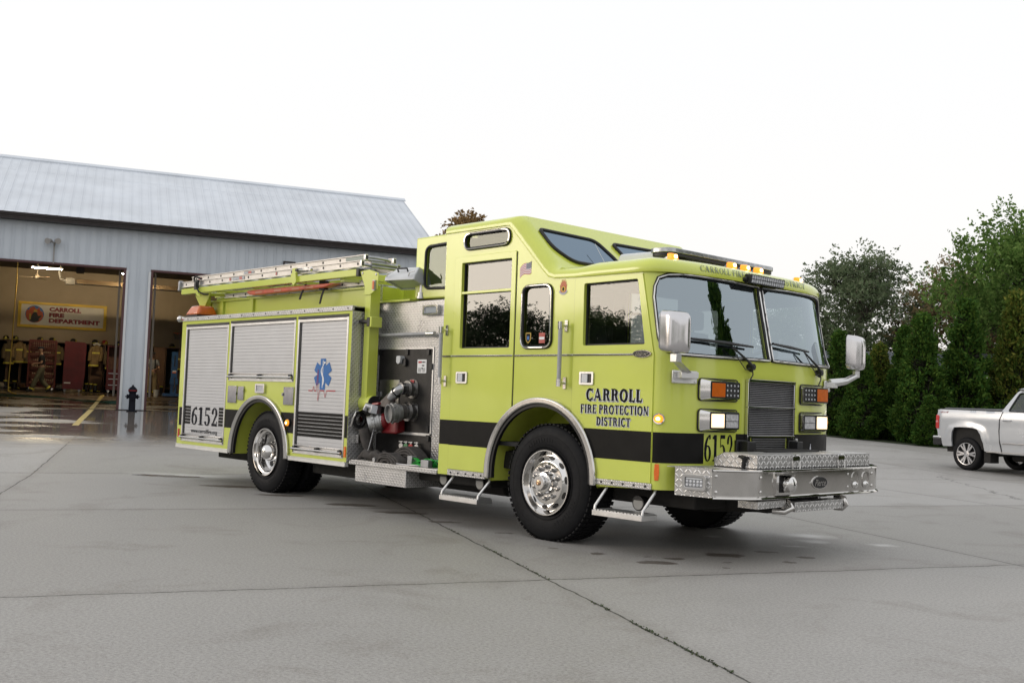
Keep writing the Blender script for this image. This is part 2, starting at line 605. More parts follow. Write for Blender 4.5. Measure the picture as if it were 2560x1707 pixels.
def glyph(c, S=0.20, T=0.085):
    sf, sh = 0.055, 0.055
    x = sf
    stem = [_r(x, 0, x+S, 1), _r(0, 0, x+S+sf, sh), _r(0, 1-sh, x+S+sf, 1)]
    if c == 'I':
        return stem, S+2*sf
    if c in 'FE':
        g = [_r(x, 0, x+S, 1), _r(0, 0, x+S+sf, sh), _r(0, 1-sh, x, 1), _r(x+S, 1-T, 0.60, 1), [(0.60, 1), (0.60, 0.74), (0.555, 0.74), (0.52, 1-T)],
             _r(x+S, 0.48, 0.47, 0.48+T), _r(0.44, 0.40, 0.48, 0.65)]
        if c == 'E':
            g[1] = _r(0, 0, x, sh)
            g += [_r(x+S, 0, 0.62, T), [(0.62, 0), (0.54, T), (0.585, 0.28), (0.63, 0.28)]]
        return g, 0.63
    if c == 'L':
        return [_r(x, 0, x+S, 1), _r(0, 0, x, sh), _r(0, 1-sh, x+S+sf, 1), _r(x+S, 0, 0.60, T), [(0.60, 0), (0.52, T), (0.565, 0.30), (0.61, 0.30)]], 0.61
    if c in 'PR':
        g = [_r(x, 0, x+S, 1), _r(0, 0, x+S+sf, sh), _r(0, 1-sh, x, 1), _arc(x+S, 0.73, 0.38, 0.27, 0.38-S*0.95, 0.27-T, -90, 90)]
        if c == 'R':
            g.append([(x+S+0.08, 0.48), (x+S+0.26, 0.50), (0.74, 0.0), (0.52, 0.0)])
            g.append(_r(0.50, 0, 0.78, sh))
            return g, 0.77
        return g, 0.65
    if c == 'C':
        return [_arc(0.40, 0.5, 0.40, 0.515, 0.40-S, 0.515-T, 42, 318), _r(0.655, 0.66, 0.70, 1.0), _r(0.655, 0.0, 0.70, 0.30)], 0.72
    if c == 'O':
        return [_arc(0.42, 0.5, 0.42, 0.515, 0.42-S, 0.515-T, 0, 180), _arc(0.42, 0.5, 0.42, 0.515, 0.42-S, 0.515-T, 180, 360)], 0.84
    if c == 'D':
        return [_r(x, 0, x+S, 1), _r(0, 0, x, sh), _r(0, 1-sh, x, 1), _arc(x+S, 0.5, 0.48, 0.5, 0.48-S, 0.5-T, -90, 90)], 0.75
    if c == 'T':
        return [_r(0.24, 0, 0.24+S, 1), _r(0.17, 0, 0.31+S, sh), _r(0, 1-T, 0.24, 1), _r(0.24+S, 1-T, 0.48+S, 1),
                [(0, 1), (0, 0.72), (0.045, 0.72), (0.09, 1)], [(0.39+S, 1), (0.435+S, 0.72), (0.48+S, 0.72), (0.48+S, 1)]], 0.48+S
    if c == 'N':
        return [_r(0.08, 0, 0.08+T, 1), _r(0.62, 0, 0.62+T, 1), [(0.0, 1), (0.20, 1), (0.62+T, 0.0), (0.56, 0.0)],
                _r(0.0, 0, 0.24, sh), _r(0.54, 1-sh, 0.78, 1)], 0.78
    if c == 'S':
        return [_arc(0.30, 0.74, 0.27, 0.27, 0.27-S*0.75, 0.27-T, 35, 262), _arc(0.30, 0.275, 0.30, 0.285, 0.30-S*0.8, 0.285-T*1.2, 100, -140),
                [(0.18, 0.53), (0.30, 0.63), (0.46, 0.50), (0.30, 0.40)], _r(0.50, 0.70, 0.54, 1.0), _r(0.0, 0.0, 0.045, 0.32)], 0.60
    if c == 'A':
        return [[(0.06, 0), (0.06+T, 0), (0.40, 0.98), (0.34, 0.98)], [(0.30, 1), (0.48, 1), (0.80, 0), (0.58, 0)],
                _r(0.20, 0.28, 0.58, 0.28+T), _r(0, 0, 0.22, sh), _r(0.52, 0, 0.86, sh)], 0.86
    if c == '1':
        return [_r(0.14, 0, 0.14+S*1.05, 1), _r(0.02, 0, 0.26+S, sh), [(0.0, 0.90), (0.0, 0.84), (0.14, 0.84), (0.14, 1.0)]], 0.30+S
    if c == '6':
        return [_arc(0.29, 0.30, 0.29, 0.31, 0.29-S*0.9, 0.31-T, 0, 360), _arc(0.52, 0.42, 0.52, 0.59, 0.52-S, 0.59-T*0.6, 98, 180),
                _r(0.40, 0.84, 0.52, 1.0)], 0.58
    if c == '5':
        return [_arc(0.25, 0.31, 0.29, 0.32, 0.29-S*0.95, 0.32-T, 118, -150), _r(0.06, 0.52, 0.06+T, 1.0), _r(0.06+T, 0.86, 0.50, 1.0),
                ellipse(0.08, 0.16, 0.085, 0.085, n=12)], 0.56
    if c == '2':
        return [_arc(0.27, 0.70, 0.27, 0.31, 0.27-S*0.95, 0.31-T, 165, -20), [(0.36, 0.60), (0.535, 0.62), (0.20, 0.13), (0.02, 0.0)],
                _r(0.02, 0, 0.54, 0.14), [(0.50, 0.14), (0.54, 0.14), (0.56, 0.28), (0.52, 0.28)], ellipse(0.09, 0.72, 0.085, 0.085, n=12)], 0.58
    return [], 0.3

def serif(mb, s, a0, a1, b0, b1, fn, d, m=0, S=0.20, T=0.085, gap=0.10, off=(0, 0), sp=0.35):
    items, x = [], 0.0
    for ch in s:
        if ch == ' ':
            x += sp
            continue
        g, w = glyph(ch, S, T)
        items.append((x, g))
        x += w+gap
    tot = x-gap
    k = 0
    for ox, g in items:
        for poly in g:
            k += 1
            pp = [(a0+(ox+p[0])/tot*(a1-a0)+off[0], b0+p[1]*(b1-b0)+off[1]) for p in poly]
            mb.plate(pp, fn, d-0.0008, d+0.00012*(k % 9), mf=m)

def swept(mb, pts, w, fn, d0, d1, m=0):
    """a painted line of width w along 2-D points"""
    for i in range(len(pts)-1):
        a, b = Vector(pts[i]), Vector(pts[i+1])
        t = (b-a)
        if t.length < 1e-6:
            continue
        t.normalize()
        nn = Vector((-t.y, t.x))*w/2
        q = [a-nn-t*w*0.2, b-nn+t*w*0.2, b+nn+t*w*0.2, a+nn-t*w*0.2]
        mb.plate([tuple(x) for x in q], fn, d0, d1+0.0001*(i % 5), mf=m)
# ================================================================== FIRE TRUCK
# x forward, y to the truck's left, z up, front axle at x = 0
SW = 1.353
truck = thing('fire_truck', 'lime yellow fire pumper truck numbered 6152 parked on the concrete apron', 'fire truck', (-2.8, 0, 0))

def RS(a, b, d=0.0):          # passenger side plane
    return (a, -SW-d, b)

def LS(a, b, d=0.0):          # driver side plane
    return (a, SW+d, b)

def PX(x0):                   # plane facing forward
    return lambda a, b, d: (x0+d, a, b)

def PY(y0):                   # plane facing the passenger side
    return lambda a, b, d: (a, y0-d, b)

def PZ(z0):
    return lambda a, b, d: (a, b, z0+d)

# plan curve of the cab front
X0, FA, FN = 1.295, 0.27, 3.3
_ph = np.linspace(0, PI/2, 120)
_y = SW*np.sin(_ph)**(2/FN)
_x = X0+FA*np.cos(_ph)
_yy = np.concatenate([-_y[::-1], _y[1:]])
_xx = np.concatenate([_x[::-1], _x[1:]])
_s = np.concatenate([[0], np.cumsum(np.hypot(np.diff(_xx), np.diff(_yy)))])
_s -= _s[-1]/2
UH = float(_s[-1])

def shift(z):
    return -0.21*max(0.0, z-1.75)

def plan(u):
    if u < -UH:
        return X0-(-UH-u), -SW, 0.0, -1.0
    if u > UH:
        return X0-(u-UH), SW, 0.0, 1.0
    x, y = float(np.interp(u, _s, _xx)), float(np.interp(u, _s, _yy))
    e = 0.02
    xa, ya = np.interp(u-e, _s, _xx), np.interp(u-e, _s, _yy)
    xb, yb = np.interp(u+e, _s, _xx), np.interp(u+e, _s, _yy)
    tx, ty = float(xb-xa), float(yb-ya)
    l = math.hypot(tx, ty)
    return x, y, ty/l, -tx/l

def F(u, z, d=0.0):
    x, y, nx, ny = plan(u)
    return (x+shift(z)+nx*d, y+ny*d, z)

def uy(y):
    return float(np.interp(y, _yy, _s))

def up3(x, y, z):
    """arc position of a measured point of the shell"""
    return float(_s[np.argmin((_xx-(x-shift(z)))**2+(_yy-y)**2)]), z

def FY(a, b, d=0.0):          # front surface addressed by y
    return F(uy(a), b, d)

def arch(cx, cz, rx, rz, zb0, zb1, n=28):
    return [(cx-rx, zb0)]+ellipse(cx, cz, rx, rz, 180, 0, n, False)+[(cx+rx, zb1)]

# ------------------------------------------------------------------ cab shell
A_F = (-0.08, 0.60, 0.735, 0.735)
W_SMALL = rpoly([(-1.275, 2.875), (-0.605, 2.88), (-0.605, 3.015), (-1.275, 3.015)], 0.07, 6)
W_REAR = rpoly([(-1.312, 1.831), (-0.552, 1.831), (-0.554, 2.725), (-1.316, 2.725)], 0.02)
W_PANEL = rpoly([(-0.365, 1.838), (0.02, 1.838), (0.012, 2.418), (-0.366, 2.418)], 0.075, 6)
W_FRONT = rpoly([(0.448, 1.837), (1.188, 1.84), (1.088, 2.42), (0.444, 2.412)], 0.02)
side_out = ([(-1.6, 0.513)]+arch(*A_F, 0.52, 0.57)+[(1.297, 0.592), (1.297, 1.75), (1.142, 2.492), (0.314, 2.487), (-0.02, 2.502), (-0.61, 3.07), (-1.6, 3.07)])
mb = MB()
for fn in (RS, LS):
    mb.plate(side_out, fn, -0.05, 0.0, [W_SMALL, W_REAR, W_PANEL, W_FRONT], mf=0, mb=1, mside=0)
# windshield outlines on the curved shell
ws3 = [(1.418, -0.045, 2.447), (1.412, -0.556, 2.459), (1.375, -0.921, 2.462), (1.343, -1.077, 2.460), (1.300, -1.215, 2.445), (1.266, -1.284, 2.415),
       (1.257, -1.314, 2.345), (1.262, -1.326, 2.25), (1.291, -1.331, 2.107), (1.331, -1.333, 1.90), (1.352, -1.328, 1.845), (1.386, -1.300, 1.795), (1.434, -1.235, 1.770),
       (1.533, -0.836, 1.766), (1.557, -0.455, 1.768), (1.562, -0.045, 1.772)]
WS_R = [up3(*p) for p in ws3]
WS_R[0] = (uy(-0.035), 2.447)
WS_R[-1] = (uy(-0.035), 1.772)
WS_L = [(-u, z) for u, z in WS_R][::-1]
mb.plate([(-UH, 0.592), (UH, 0.592), (UH, 2.497), (-UH, 2.497)], F, -0.035, 0.0, [WS_R, WS_L], grid=0.045, mf=0, mb=1, mside=0, rows=(1.75,))
# roof: a rounded skirt running up one side, round the visor and back down the other
KP = [(-1.60, 3.07), (-1.1, 3.07), (-0.66, 3.07), (-0.60, 3.062), (-0.52, 2.985), (-0.30, 2.772), (-0.10, 2.578), (-0.03, 2.515), (0.05, 2.496), (0.314, 2.488)]
TP = [(-1.60, 3.165), (-1.1, 3.165), (-0.58, 3.165), (-0.50, 3.158), (-0.43, 3.085), (-0.22, 2.868), (-0.03, 2.664), (0.025, 2.607), (0.09, 2.590), (0.36, 2.592)]
YT = 1.235
secs = []
for (kx, kz), (tx, tz) in zip(KP, TP):
    row = [(kx, -SW, kz-0.012), (kx, -SW-0.014, kz-0.010), (kx, -SW-0.016, kz+0.012)]
    for q in range(1, 7):
        a = PI/2*q/6
        row.append((kx+(tx-kx)*math.sin(a), -SW-0.016+(SW+0.016-YT)*(1-math.cos(a)), kz+0.012+(tz-kz-0.012)*math.sin(a)))
    secs.append(row)
us = [-UH-0.6, -UH-0.35, -UH-0.15, -UH]+[float(u) for u in np.linspace(-UH, UH, 41)[1:-1]]
half = len(secs)

def visor_row(u):
    z0 = 2.487
    bul = 0.018+0.022*min(1, max(0, (u+UH+0.25)/0.5), 1)*min(1, max(0, (UH+0.25-u)/0.5))
    row = [F(u, z0-0.012, 0.0)]
    x, y, nx, ny = plan(u)
    sx = shift(2.49)
    def pt(d, z):
        return (x+sx+nx*d, y+ny*d, z)
    row += [pt(bul, z0-0.008), pt(bul+0.004, z0+0.014)]
    for q in range(1, 7):
        a = PI/2*q/6
        row.append(pt(bul+0.004-0.15*(1-math.cos(a)), z0+0.014+(0.115)*math.sin(a)))
    return row
front_rows = [visor_row(u) for u in us]
mirror_front = [visor_row(-u) for u in us[:4]][::-1]
rows = secs+front_rows+mirror_front+[[(x, -y, z) for x, y, z in r] for r in secs[::-1]]
nr = len(rows[0])
vs = [p for r in rows for p in r]
fs = []
for i in range(len(rows)-1):
    for j in range(nr-1):
        fs.append((i*nr+j, (i+1)*nr+j, (i+1)*nr+j+1, i*nr+j+1))
mb.add(vs, fs, 0)
tot = len(rows)
for i in range(half-1):
    a, b = rows[i][-1], rows[i+1][-1]
    c, d = rows[tot-2-i][-1], rows[tot-1-i][-1]
    mb.add([a, b, c, d], [(0, 1, 2, 3)], 0)
top_loop = [rows[i][-1] for i in range(half-1, tot-half+1)]
mb.add(top_loop, [tuple(range(len(top_loop)))], 0)
# rear wall, floor and inner lining
mb.box(-1.60, -1.55, -1.30, 1.30, 1.0, 3.06, 1)
mb.box(-1.58, 1.25, -1.29, 1.29, 0.86, 0.90, 1)
mb.box(-1.5, -0.62, -1.24, 1.24, 3.10, 3.115, 1)
mb.add([(0.02, -1.16, 2.50), (1.05, -1.16, 2.52), (1.05, 1.16, 2.52), (0.02, 1.16, 2.50)], [(0, 1, 2, 3)], 1)
mb.add([(-0.62, -1.16, 3.06), (-0.02, -1.16, 2.46), (-0.02, 1.16, 2.46), (-0.62, 1.16, 3.06)], [(0, 1, 2, 3)], 1)
cab = mb.build('cab', [MT['paint'], MT['dark']], truck, 40)

# wheel housings seen inside the front arches
for sg in (-1, 1):
    mb = MB()
    ring = arch(-0.08, 0.60, 0.72, 0.72, 0.50, 0.55, 24)
    mb.add([(x, sg*(SW-0.03), z) for x, z in ring]+[(x, sg*(SW-0.62), z) for x, z in ring],
           [(i, i+1, len(ring)+i+1, len(ring)+i) for i in range(len(ring)-1)], 0)
    mb.add([(x, sg*(SW-0.62), z) for x, z in ring], [tuple(range(len(ring)))], 0)
    mb.build('wheel_housing', [MT['paint']], truck, 30)
# dark inside of the cab: dashboard, seats, wheel
mb = MB()
mb.hexa([(0.95, -1.27, 0.9), (1.27, -1.24, 0.9), (1.27, 1.24, 0.9), (0.95, 1.27, 0.9)], [(1.02, -1.25, 1.60), (1.30, -1.20, 1.72), (1.30, 1.20, 1.72), (1.02, 1.25, 1.60)], 0)
mb.box(-0.6, 0.75, -0.42, 0.42, 0.9, 1.62, 0)
mb.box(0.95, 1.15, 0.5, 1.1, 1.6, 1.80, 0)
mb.build('dashboard', [MT['dark']], cab, 30, bevel=0.03)
for y in (-0.85, 0.85):
    mb = MB()
    mb.box(0.18, 0.70, y-0.25, y+0.25, 1.15, 1.38, 0)
    mb.hexa([(0.10, y-0.25, 1.38), (0.24, y-0.25, 1.38), (0.24, y+0.25, 1.38), (0.10, y+0.25, 1.38)], [(-0.02, y-0.2, 2.12), (0.08, y-0.2, 2.12), (0.08, y+0.2, 2.12), (-0.02, y+0.2, 2.12)], 0)
    mb.box(-0.02, 0.07, y-0.14, y+0.14, 2.15, 2.36, 0)
    mb.build('seat', [MT['dark']], cab, 30, bevel=0.03)
for y in (-0.9, -0.3, 0.3, 0.9):
    mb = MB()
    mb.box(-1.45, -0.98, y-0.24, y+0.24, 1.2, 1.4, 0)
    mb.box(-1.52, -1.38, y-0.22, y+0.22, 1.4, 2.25, 0)
    mb.build('seat', [MT['dark']], cab, 30, bevel=0.03)
mb = MB()
ctr, ax = Vector((0.86, 0.80, 1.78)), Vector((-0.55, 0, 0.83)).normalized()
e1 = Vector((0, 1, 0))
e2 = ax.cross(e1)
mb.tube([ctr+(e1*math.cos(t)+e2*math.sin(t))*0.24 for t in np.linspace(0, 2*PI, 28, endpoint=False)], 0.018, 8, True)
mb.cyl(ctr-ax*0.35, ctr, 0.03, 0.04)
for t in (0.3, 2.4, 4.5):
    mb.tube([ctr, ctr+(e1*math.cos(t)+e2*math.sin(t))*0.24], 0.014, 6)
mb.build('steering_wheel', [MT['black']], cab, 40)

# ------------------------------------------------------------------ doors
def pane(outline, fn, d, parent, m='glass', name='window_pane'):
    p = MB()
    p.plate(outline, fn, d, d)
    return p.build(name, [MT[m]], parent, 0, recalc=False)

def seal(outline, fn, d, r, parent, m='gasket', name='window_seal', g=0.05):
    p = MB()
    p.tube([fn(a, b, d) for a, b in subdiv(outline, g)], r, 8, True)
    return p.build(name, [MT[m]], parent, 60)

def inset(poly, k):
    """grow (k>0) or shrink an outline about its own edges"""
    out = []
    s_ = 1 if poly_area(poly) > 0 else -1
    n = len(poly)
    for i in range(n):
        a, b, c = Vector(poly[i-1]), Vector(poly[i]), Vector(poly[(i+1) % n])
        d1, d2 = (b-a), (c-b)
        d1 = d1.normalized() if d1.length > 1e-7 else d2.normalized()
        d2 = d2.normalized() if d2.length > 1e-7 else d1
        nn = Vector((d1.y, -d1.x))+Vector((d2.y, -d2.x))
        nn = nn.normalized()*s_*k/max(0.4, math.sqrt(max(0.01, (1+d1.dot(d2))/2)))
        out.append(tuple(b+nn))
    return out

def handle(parent, fn, x0, x1, z0, z1):
    h = MB()
    h.plate(rect(x0, x1, z0, z1, 0.015), fn, 0.0, 0.014, [rect(x0+0.022, x1-0.022, z0+0.018, z1-0.018, 0.008)])
    h.plate(rect(x0+0.02, x1-0.02, z0+0.016, z1-0.016), fn, 0.0, 0.004, mf=1)
    h.plate(rect(x0+0.03, x0+(x1-x0)*0.58, z0+0.02, z1-0.02, 0.006), fn, 0.004, 0.014, mf=2)
    return h.build('door_handle', [MT['alu'], MT['black'], MT['grey_white']], parent, 30, bevel=0.003)

def stripe(poly, fn, d, parent, name='black_stripe', grid=None):
    p = MB()
    p.plate(poly, fn, d, d+0.0012, grid=grid)
    return p.build(name, [MT['black_vinyl']], parent, 30)

arch_pts = ellipse(-0.08, 0.60, 0.735, 0.735, 180, 0, 40, False)
D_D = 0.010
for fn in (RS, LS):
    m = MB()
    ol = [(-1.432, 0.576), (-0.815, 0.576)]+[p for p in arch_pts if p[0] < -0.49]+[(-0.488, 1.215), (-0.490, 2.793), (-1.434, 2.793)]
    m.plate(ol, fn, 0.0005, D_D, [W_REAR])
    rd = m.build('door', [MT['paint']], truck, 30, bevel=0.004)
    pane(W_REAR, fn, -0.035, rd, 'glass_dark')
    m = MB()
    m.plate(rect(-1.318, -0.552, 2.398, 2.424), fn, -0.034, 0.006)
    m.build('window_bar', [MT['paint']], rd, 30, bevel=0.003)
    m = MB()
    m.plate(inset(W_REAR, 0.0), fn, -0.038, -0.024, [inset(W_REAR, -0.016)])
    m.build('window_seal', [MT['gasket']], rd, 30)
    m = MB()
    ol = [(0.327, 1.25)]+[p for p in arch_pts if p[0] > 0.328]+[(0.655, 0.64), (1.290, 0.645), (1.290, 1.752), (1.140, 2.468), (0.327, 2.466)]
    m.plate(ol, fn, 0.0005, D_D, [W_FRONT])
    fd = m.build('door', [MT['paint']], truck, 30, bevel=0.004)
    pane(W_FRONT, fn, -0.035, fd)
    m = MB()
    m.plate(W_FRONT, fn, -0.038, -0.024, [inset(W_FRONT, -0.016)])
    m.build('window_seal', [MT['gasket']], fd, 30)
    # black stripe pieces
    a = [p for p in ellipse(-0.08, 0.60, 0.75, 0.75, 180, 0, 60, False)]
    stripe([(-1.430, 0.826), (-0.79, 0.826)]+[p for p in a if p[0] < -0.4 and 0.826 < p[1] < 1.084]+[(-0.655, 1.084), (-1.430, 1.084)], fn, D_D, rd)
    stripe([(0.632, 0.822), (1.288, 0.822), (1.288, 1.084), (0.495, 1.084)]+[p for p in a if p[0] > 0.3 and 0.822 < p[1] < 1.084], fn, D_D, fd)
    stripe(rect(-1.598, -1.437, 0.828, 1.084), fn, 0.0, truck)
    pane(W_SMALL, fn, -0.012, truck, 'glass_small')
    pane(W_PANEL, fn, -0.012, truck, 'glass_dark')
    for w in (W_SMALL, W_PANEL):
        s1 = MB()
        s1.tube([fn(x, z, 0.006) for x, z in subdiv(inset(w, 0.008), 0.05)], 0.019, 8, True)
        s1 = s1.build('window_seal', [MT['gasket']], truck, 60)
        s2 = MB()
        s2.tube([fn(x, z, 0.020) for x, z in subdiv(inset(w, 0.010), 0.05)], 0.009, 6, True)
        s2.build('chrome_bead', [MT['chrome']], s1, 60)
    handle(rd, lambda a_, b_, d_, f=fn: f(a_, b_, d_+D_D), -1.338, -1.163, 1.468, 1.588)
    handle(fd, lambda a_, b_, d_, f=fn: f(a_, b_, d_+D_D), 0.428, 0.602, 1.478, 1.597)
    # bright belt trim
    for x0, x1, par_ in ((-1.596, -1.44, truck), (-1.43, -0.493, rd), (-0.478, 0.322, truck), (0.332, 1.06, fd)):
        m = MB()
        m.plate(rect(x0, x1, 1.743, 1.760), fn, 0.0005, 0.010+(D_D if par_ is not truck else 0))
        m.build('belt_trim', [MT['chrome']], par_, 30, bevel=0.004)
    # fender trim with its rubber
    m = MB()
    m.plate(arch(-0.08, 0.60, 0.755, 0.75, 0.525, 0.572, 40)+arch(-0.08, 0.60, 0.685, 0.690, 0.525, 0.572, 40)[::-1], fn, 0.0, 0.042)
    m.build('fender_trim', [MT['steel']], truck, 30, bevel=0.014, seg=3)
    m = MB()
    m.plate(arch(-0.08, 0.60, 0.690, 0.694, 0.535, 0.58, 40)+arch(-0.08, 0.60, 0.655, 0.660, 0.535, 0.58, 40)[::-1], fn, -0.02, 0.02)
    m.build('fender_rubber', [MT['gasket']], truck, 30)
    # tread plate sills with screws
    for x0, x1, z0, z1 in ((-1.430, -0.838, 0.513, 0.572), (0.668, 1.302, 0.588, 0.640)):
        m = MB()
        m.plate(rect(x0, x1, z0, z1), fn, 0.0005, 0.014, mf=0)
        for q in range(5):
            xx = x0+(x1-x0)*(q+0.5)/5
            m.cyl(fn(xx, (z0+z1)/2, 0.013), fn(xx, (z0+z1)/2, 0.019), 0.011, n=10, m=1)
        m.build('sill_plate', [MT['diamond'], MT['black']], truck, 30, bevel=0.002)
    # grab rails
    for x in (-1.530, 0.228):
        m = MB()
        for z in (2.026, 1.490):
            m.plate(rect(x-0.018, x+0.018, z-0.055, z+0.055, 0.006), fn, 0.0, 0.012)
            m.cyl(fn(x, z, 0.01), fn(x, z, 0.085), 0.013, n=12)
            m.cyl(fn(x, z-0.035, 0.085), fn(x, z+0.035, 0.085), 0.026, n=14)
        m.cyl(fn(x, 1.50, 0.085), fn(x, 2.015, 0.085), 0.020, n=14, m=1)
        m.build('grab_rail', [MT['chrome'], MT['rub_grey']], truck, 40, bevel=0.003)
    # door seam strips
    for x, z0, z1 in ((-0.482, 1.225, 2.785), (0.3245, 1.245, 2.46)):
        m = MB()
        m.plate(rect(x-0.004, x+0.004, z0, z1), fn, -0.002, 0.0035)
        m.build('door_seam', [MT['gasket']], truck, 0)
    # folding entry steps
    for x0, x1, zs, zt in ((-1.43, -0.86, 0.285, 0.51), (0.72, 1.27, 0.345, 0.585)):
        m = MB()
        yo = SW+0.10
        sgn = -1 if fn is RS else 1
        for x in (x0, x1):
            m.tube([(x+0.03, sgn*(SW-0.06), zt+0.02), (x+0.03, sgn*(SW-0.04), zt-0.03), (x, sgn*(yo-0.03), zs+0.06), (x, sgn*(yo-0.02), zs-0.005)], 0.014, 8)
        m.box(x0-0.012, x1+0.012, min(sgn*(yo-0.21), sgn*yo), max(sgn*(yo-0.21), sgn*yo), zs-0.024, zs+0.024)
        st = m.build('entry_step', [MT['alu']], truck, 40, bevel=0.003)
        m = MB()
        for q in range(14):
            x = x0+(x1-x0)*(q+0.5)/14
            m.box(x-0.013, x+0.013, min(sgn*(yo-0.205), sgn*(yo-0.004)), max(sgn*(yo-0.205), sgn*(yo-0.004)), zs+0.0245, zs+0.033)
        m.build('step_teeth', [MT['alu']], st, 30)

# lettering on the passenger side
m = MB()
DL = lambda a, b, d: RS(a, b, d+D_D)
for o in ((0.009, -0.009), (-0.008, -0.002), (0.0, -0.011)):
    serif(m, 'CARROLL', 0.515, 1.178, 1.338, 1.447, DL, 0.0022, 1, S=0.235, T=0.10, off=o)
    serif(m, 'FIRE PROTECTION', 0.450, 1.252, 1.224, 1.302, DL, 0.0022, 1, S=0.21, T=0.10, off=(o[0]*0.8, o[1]*0.8), gap=0.13)
    serif(m, 'DISTRICT', 0.650, 1.050, 1.117, 1.193, DL, 0.0022, 1, S=0.21, T=0.10, off=(o[0]*0.8, o[1]*0.8), gap=0.13)
serif(m, 'CARROLL', 0.515, 1.178, 1.338, 1.447, DL, 0.0048, 0, S=0.235, T=0.10)
serif(m, 'FIRE PROTECTION', 0.450, 1.252, 1.224, 1.302, DL, 0.0048, 0, S=0.21, T=0.10, gap=0.13)
serif(m, 'DISTRICT', 0.650, 1.050, 1.117, 1.193, DL, 0.0048, 0, S=0.21, T=0.10, gap=0.13)
m.build('lettering', [MT['ink'], MT['ink_edge']], truck, 0)
# maker's script badge on the belt line
m = MB()
m.plate(ellipse(1.165, 1.757, 0.105, 0.033, n=32), DL, 0.0, 0.012, mf=0)
m.plate(ellipse(1.165, 1.757, 0.093, 0.024, n=32), DL, 0.012, 0.013, mf=1)
V_, F_ = fit_text('Saber', 1.095, 1.235, 1.742, 1.774, 0.005, 0.35)
m.flat(V_, F_, DL, 0.0145, 0)
m.build('door_badge', [MT['chrome'], MT['black']], truck, 0)
# flag decal
m = MB()
def flagmap(a, b):      # unit flag (blue field at the front edge) with a waving outline
    x = -0.440+0.162*a
    z = 2.515+0.035*a+(0.10+0.02*a)*b+0.016*math.sin(a*5.2)+0.02*a
    return x, z
for i in range(13):
    q = []
    for k in range(9):
        q.append(flagmap(k/8, i/13))
    for k in range(8, -1, -1):
        q.append(flagmap(k/8, (i+1)/13))
    m.plate(q, RS, 0.0, 0.0015, mf=0 if i % 2 == 0 else 1)
q = [flagmap(0.55+0.45*k/6, 0.46) for k in range(7)]+[flagmap(0.55+0.45*k/6, 1.0) for k in range(6, -1, -1)]
m.plate(q, RS, 0.0016, 0.0024, mf=2)
for i in range(5):
    for k in range(4):
        a_, b_ = flagmap(0.59+0.10*k, 0.51+0.10*i)
        m.plate(ellipse(a_, b_, 0.004, 0.004, n=6), RS, 0.0025, 0.003, mf=1)
m.build('flag_decal', [mat('faded red film', (0.50, 0.10, 0.12), 0.5), MT['white_film'], mat('faded navy film', (0.06, 0.07, 0.13), 0.5)], truck, 0)
# flaming badge decal
m = MB()
fl = [(0.125, 2.385), (0.118, 2.42), (0.132, 2.412), (0.128, 2.448), (0.142, 2.432), (0.146, 2.474), (0.158, 2.440), (0.166, 2.468), (0.176, 2.446), (0.184, 2.476), (0.192, 2.436), (0.203, 2.455), (0.204, 2.415), (0.214, 2.425), (0.208, 2.385), (0.200, 2.35), (0.134, 2.35)]
m.plate(fl, RS, 0.0, 0.0015, mf=0)
m.plate(ellipse(0.167, 2.372, 0.040, 0.040, n=24), RS, 0.0016, 0.0022, mf=1)
m.plate(ellipse(0.167, 2.376, 0.030, 0.030, n=20), RS, 0.0023, 0.0028, mf=2)
m.plate(ellipse(0.167, 2.376, 0.012, 0.018, n=12), RS, 0.0029, 0.0034, mf=3)
ban = ellipse(0.167, 2.372, 0.058, 0.050, 195, 345, 14, False)+ellipse(0.167, 2.372, 0.044, 0.030, 195, 345, 14, False)[::-1]
m.plate(ban, RS, 0.0035, 0.0040, mf=4)
m.build('fire_badge', [mat('flame film', (0.55, 0.17, 0.07), 0.5), MT['red_film'], mat('gold film', (0.62, 0.40, 0.06), 0.5), MT['ink'], mat('silver film', (0.45, 0.45, 0.47), 0.5)], truck, 0)
# stickers in the panel window
m = MB()
m.plate(rpoly([(-0.335, 1.90), (-0.30, 1.865), (-0.265, 1.90), (-0.26, 1.975), (-0.34, 1.975)], 0.015), RS, -0.010, -0.008, mf=0)
m.plate(rpoly([(-0.325, 1.905), (-0.30, 1.88), (-0.275, 1.905), (-0.272, 1.965), (-0.328, 1.965)], 0.01), RS, -0.0078, -0.007, mf=1)
m.plate(rect(-0.315, -0.285, 1.905, 1.94), RS, -0.0068, -0.006, mf=3)
m.plate(rect(-0.15, -0.07, 1.87, 1.97), RS, -0.010, -0.008, mf=2)
m.plate(rect(-0.145, -0.075, 1.905, 1.93), RS, -0.0078, -0.007, mf=4)
m.build('window_sticker', [mat('sticker gold', (0.5, 0.33, 0.05), 0.5), MT['ink'], mat('sticker red', (0.45, 0.09, 0.07), 0.5), MT['blue_film'], MT['white_film']], truck, 0)

# ------------------------------------------------------------------ front of the cab
for W, sg in ((WS_R, -1), (WS_L, 1)):
    m = MB()
    m.plate(W, F, -0.012, -0.012, grid=0.09)
    g = m.build('windshield', [MT['glass_ws']], truck, 60, recalc=False)
    o = inset(subdiv(W, 0.05), 0.010)
    m = MB()
    m.tube([F(u, z, 0.006) for u, z in o], 0.018, 8, True)
    s_ = m.build('window_seal', [MT['gasket']], g, 60)
    m = MB()
    m.tube([F(u, z, 0.021) for u, z in o], 0.008, 6, True)
    m.build('chrome_bead', [MT['chrome']], g, 60)
m = MB()
m.tube([F(0, z, 0.004) for z in np.linspace(1.765, 2.455, 12)], 0.022, 8)
m.build('windshield_post', [MT['gasket']], truck, 60)
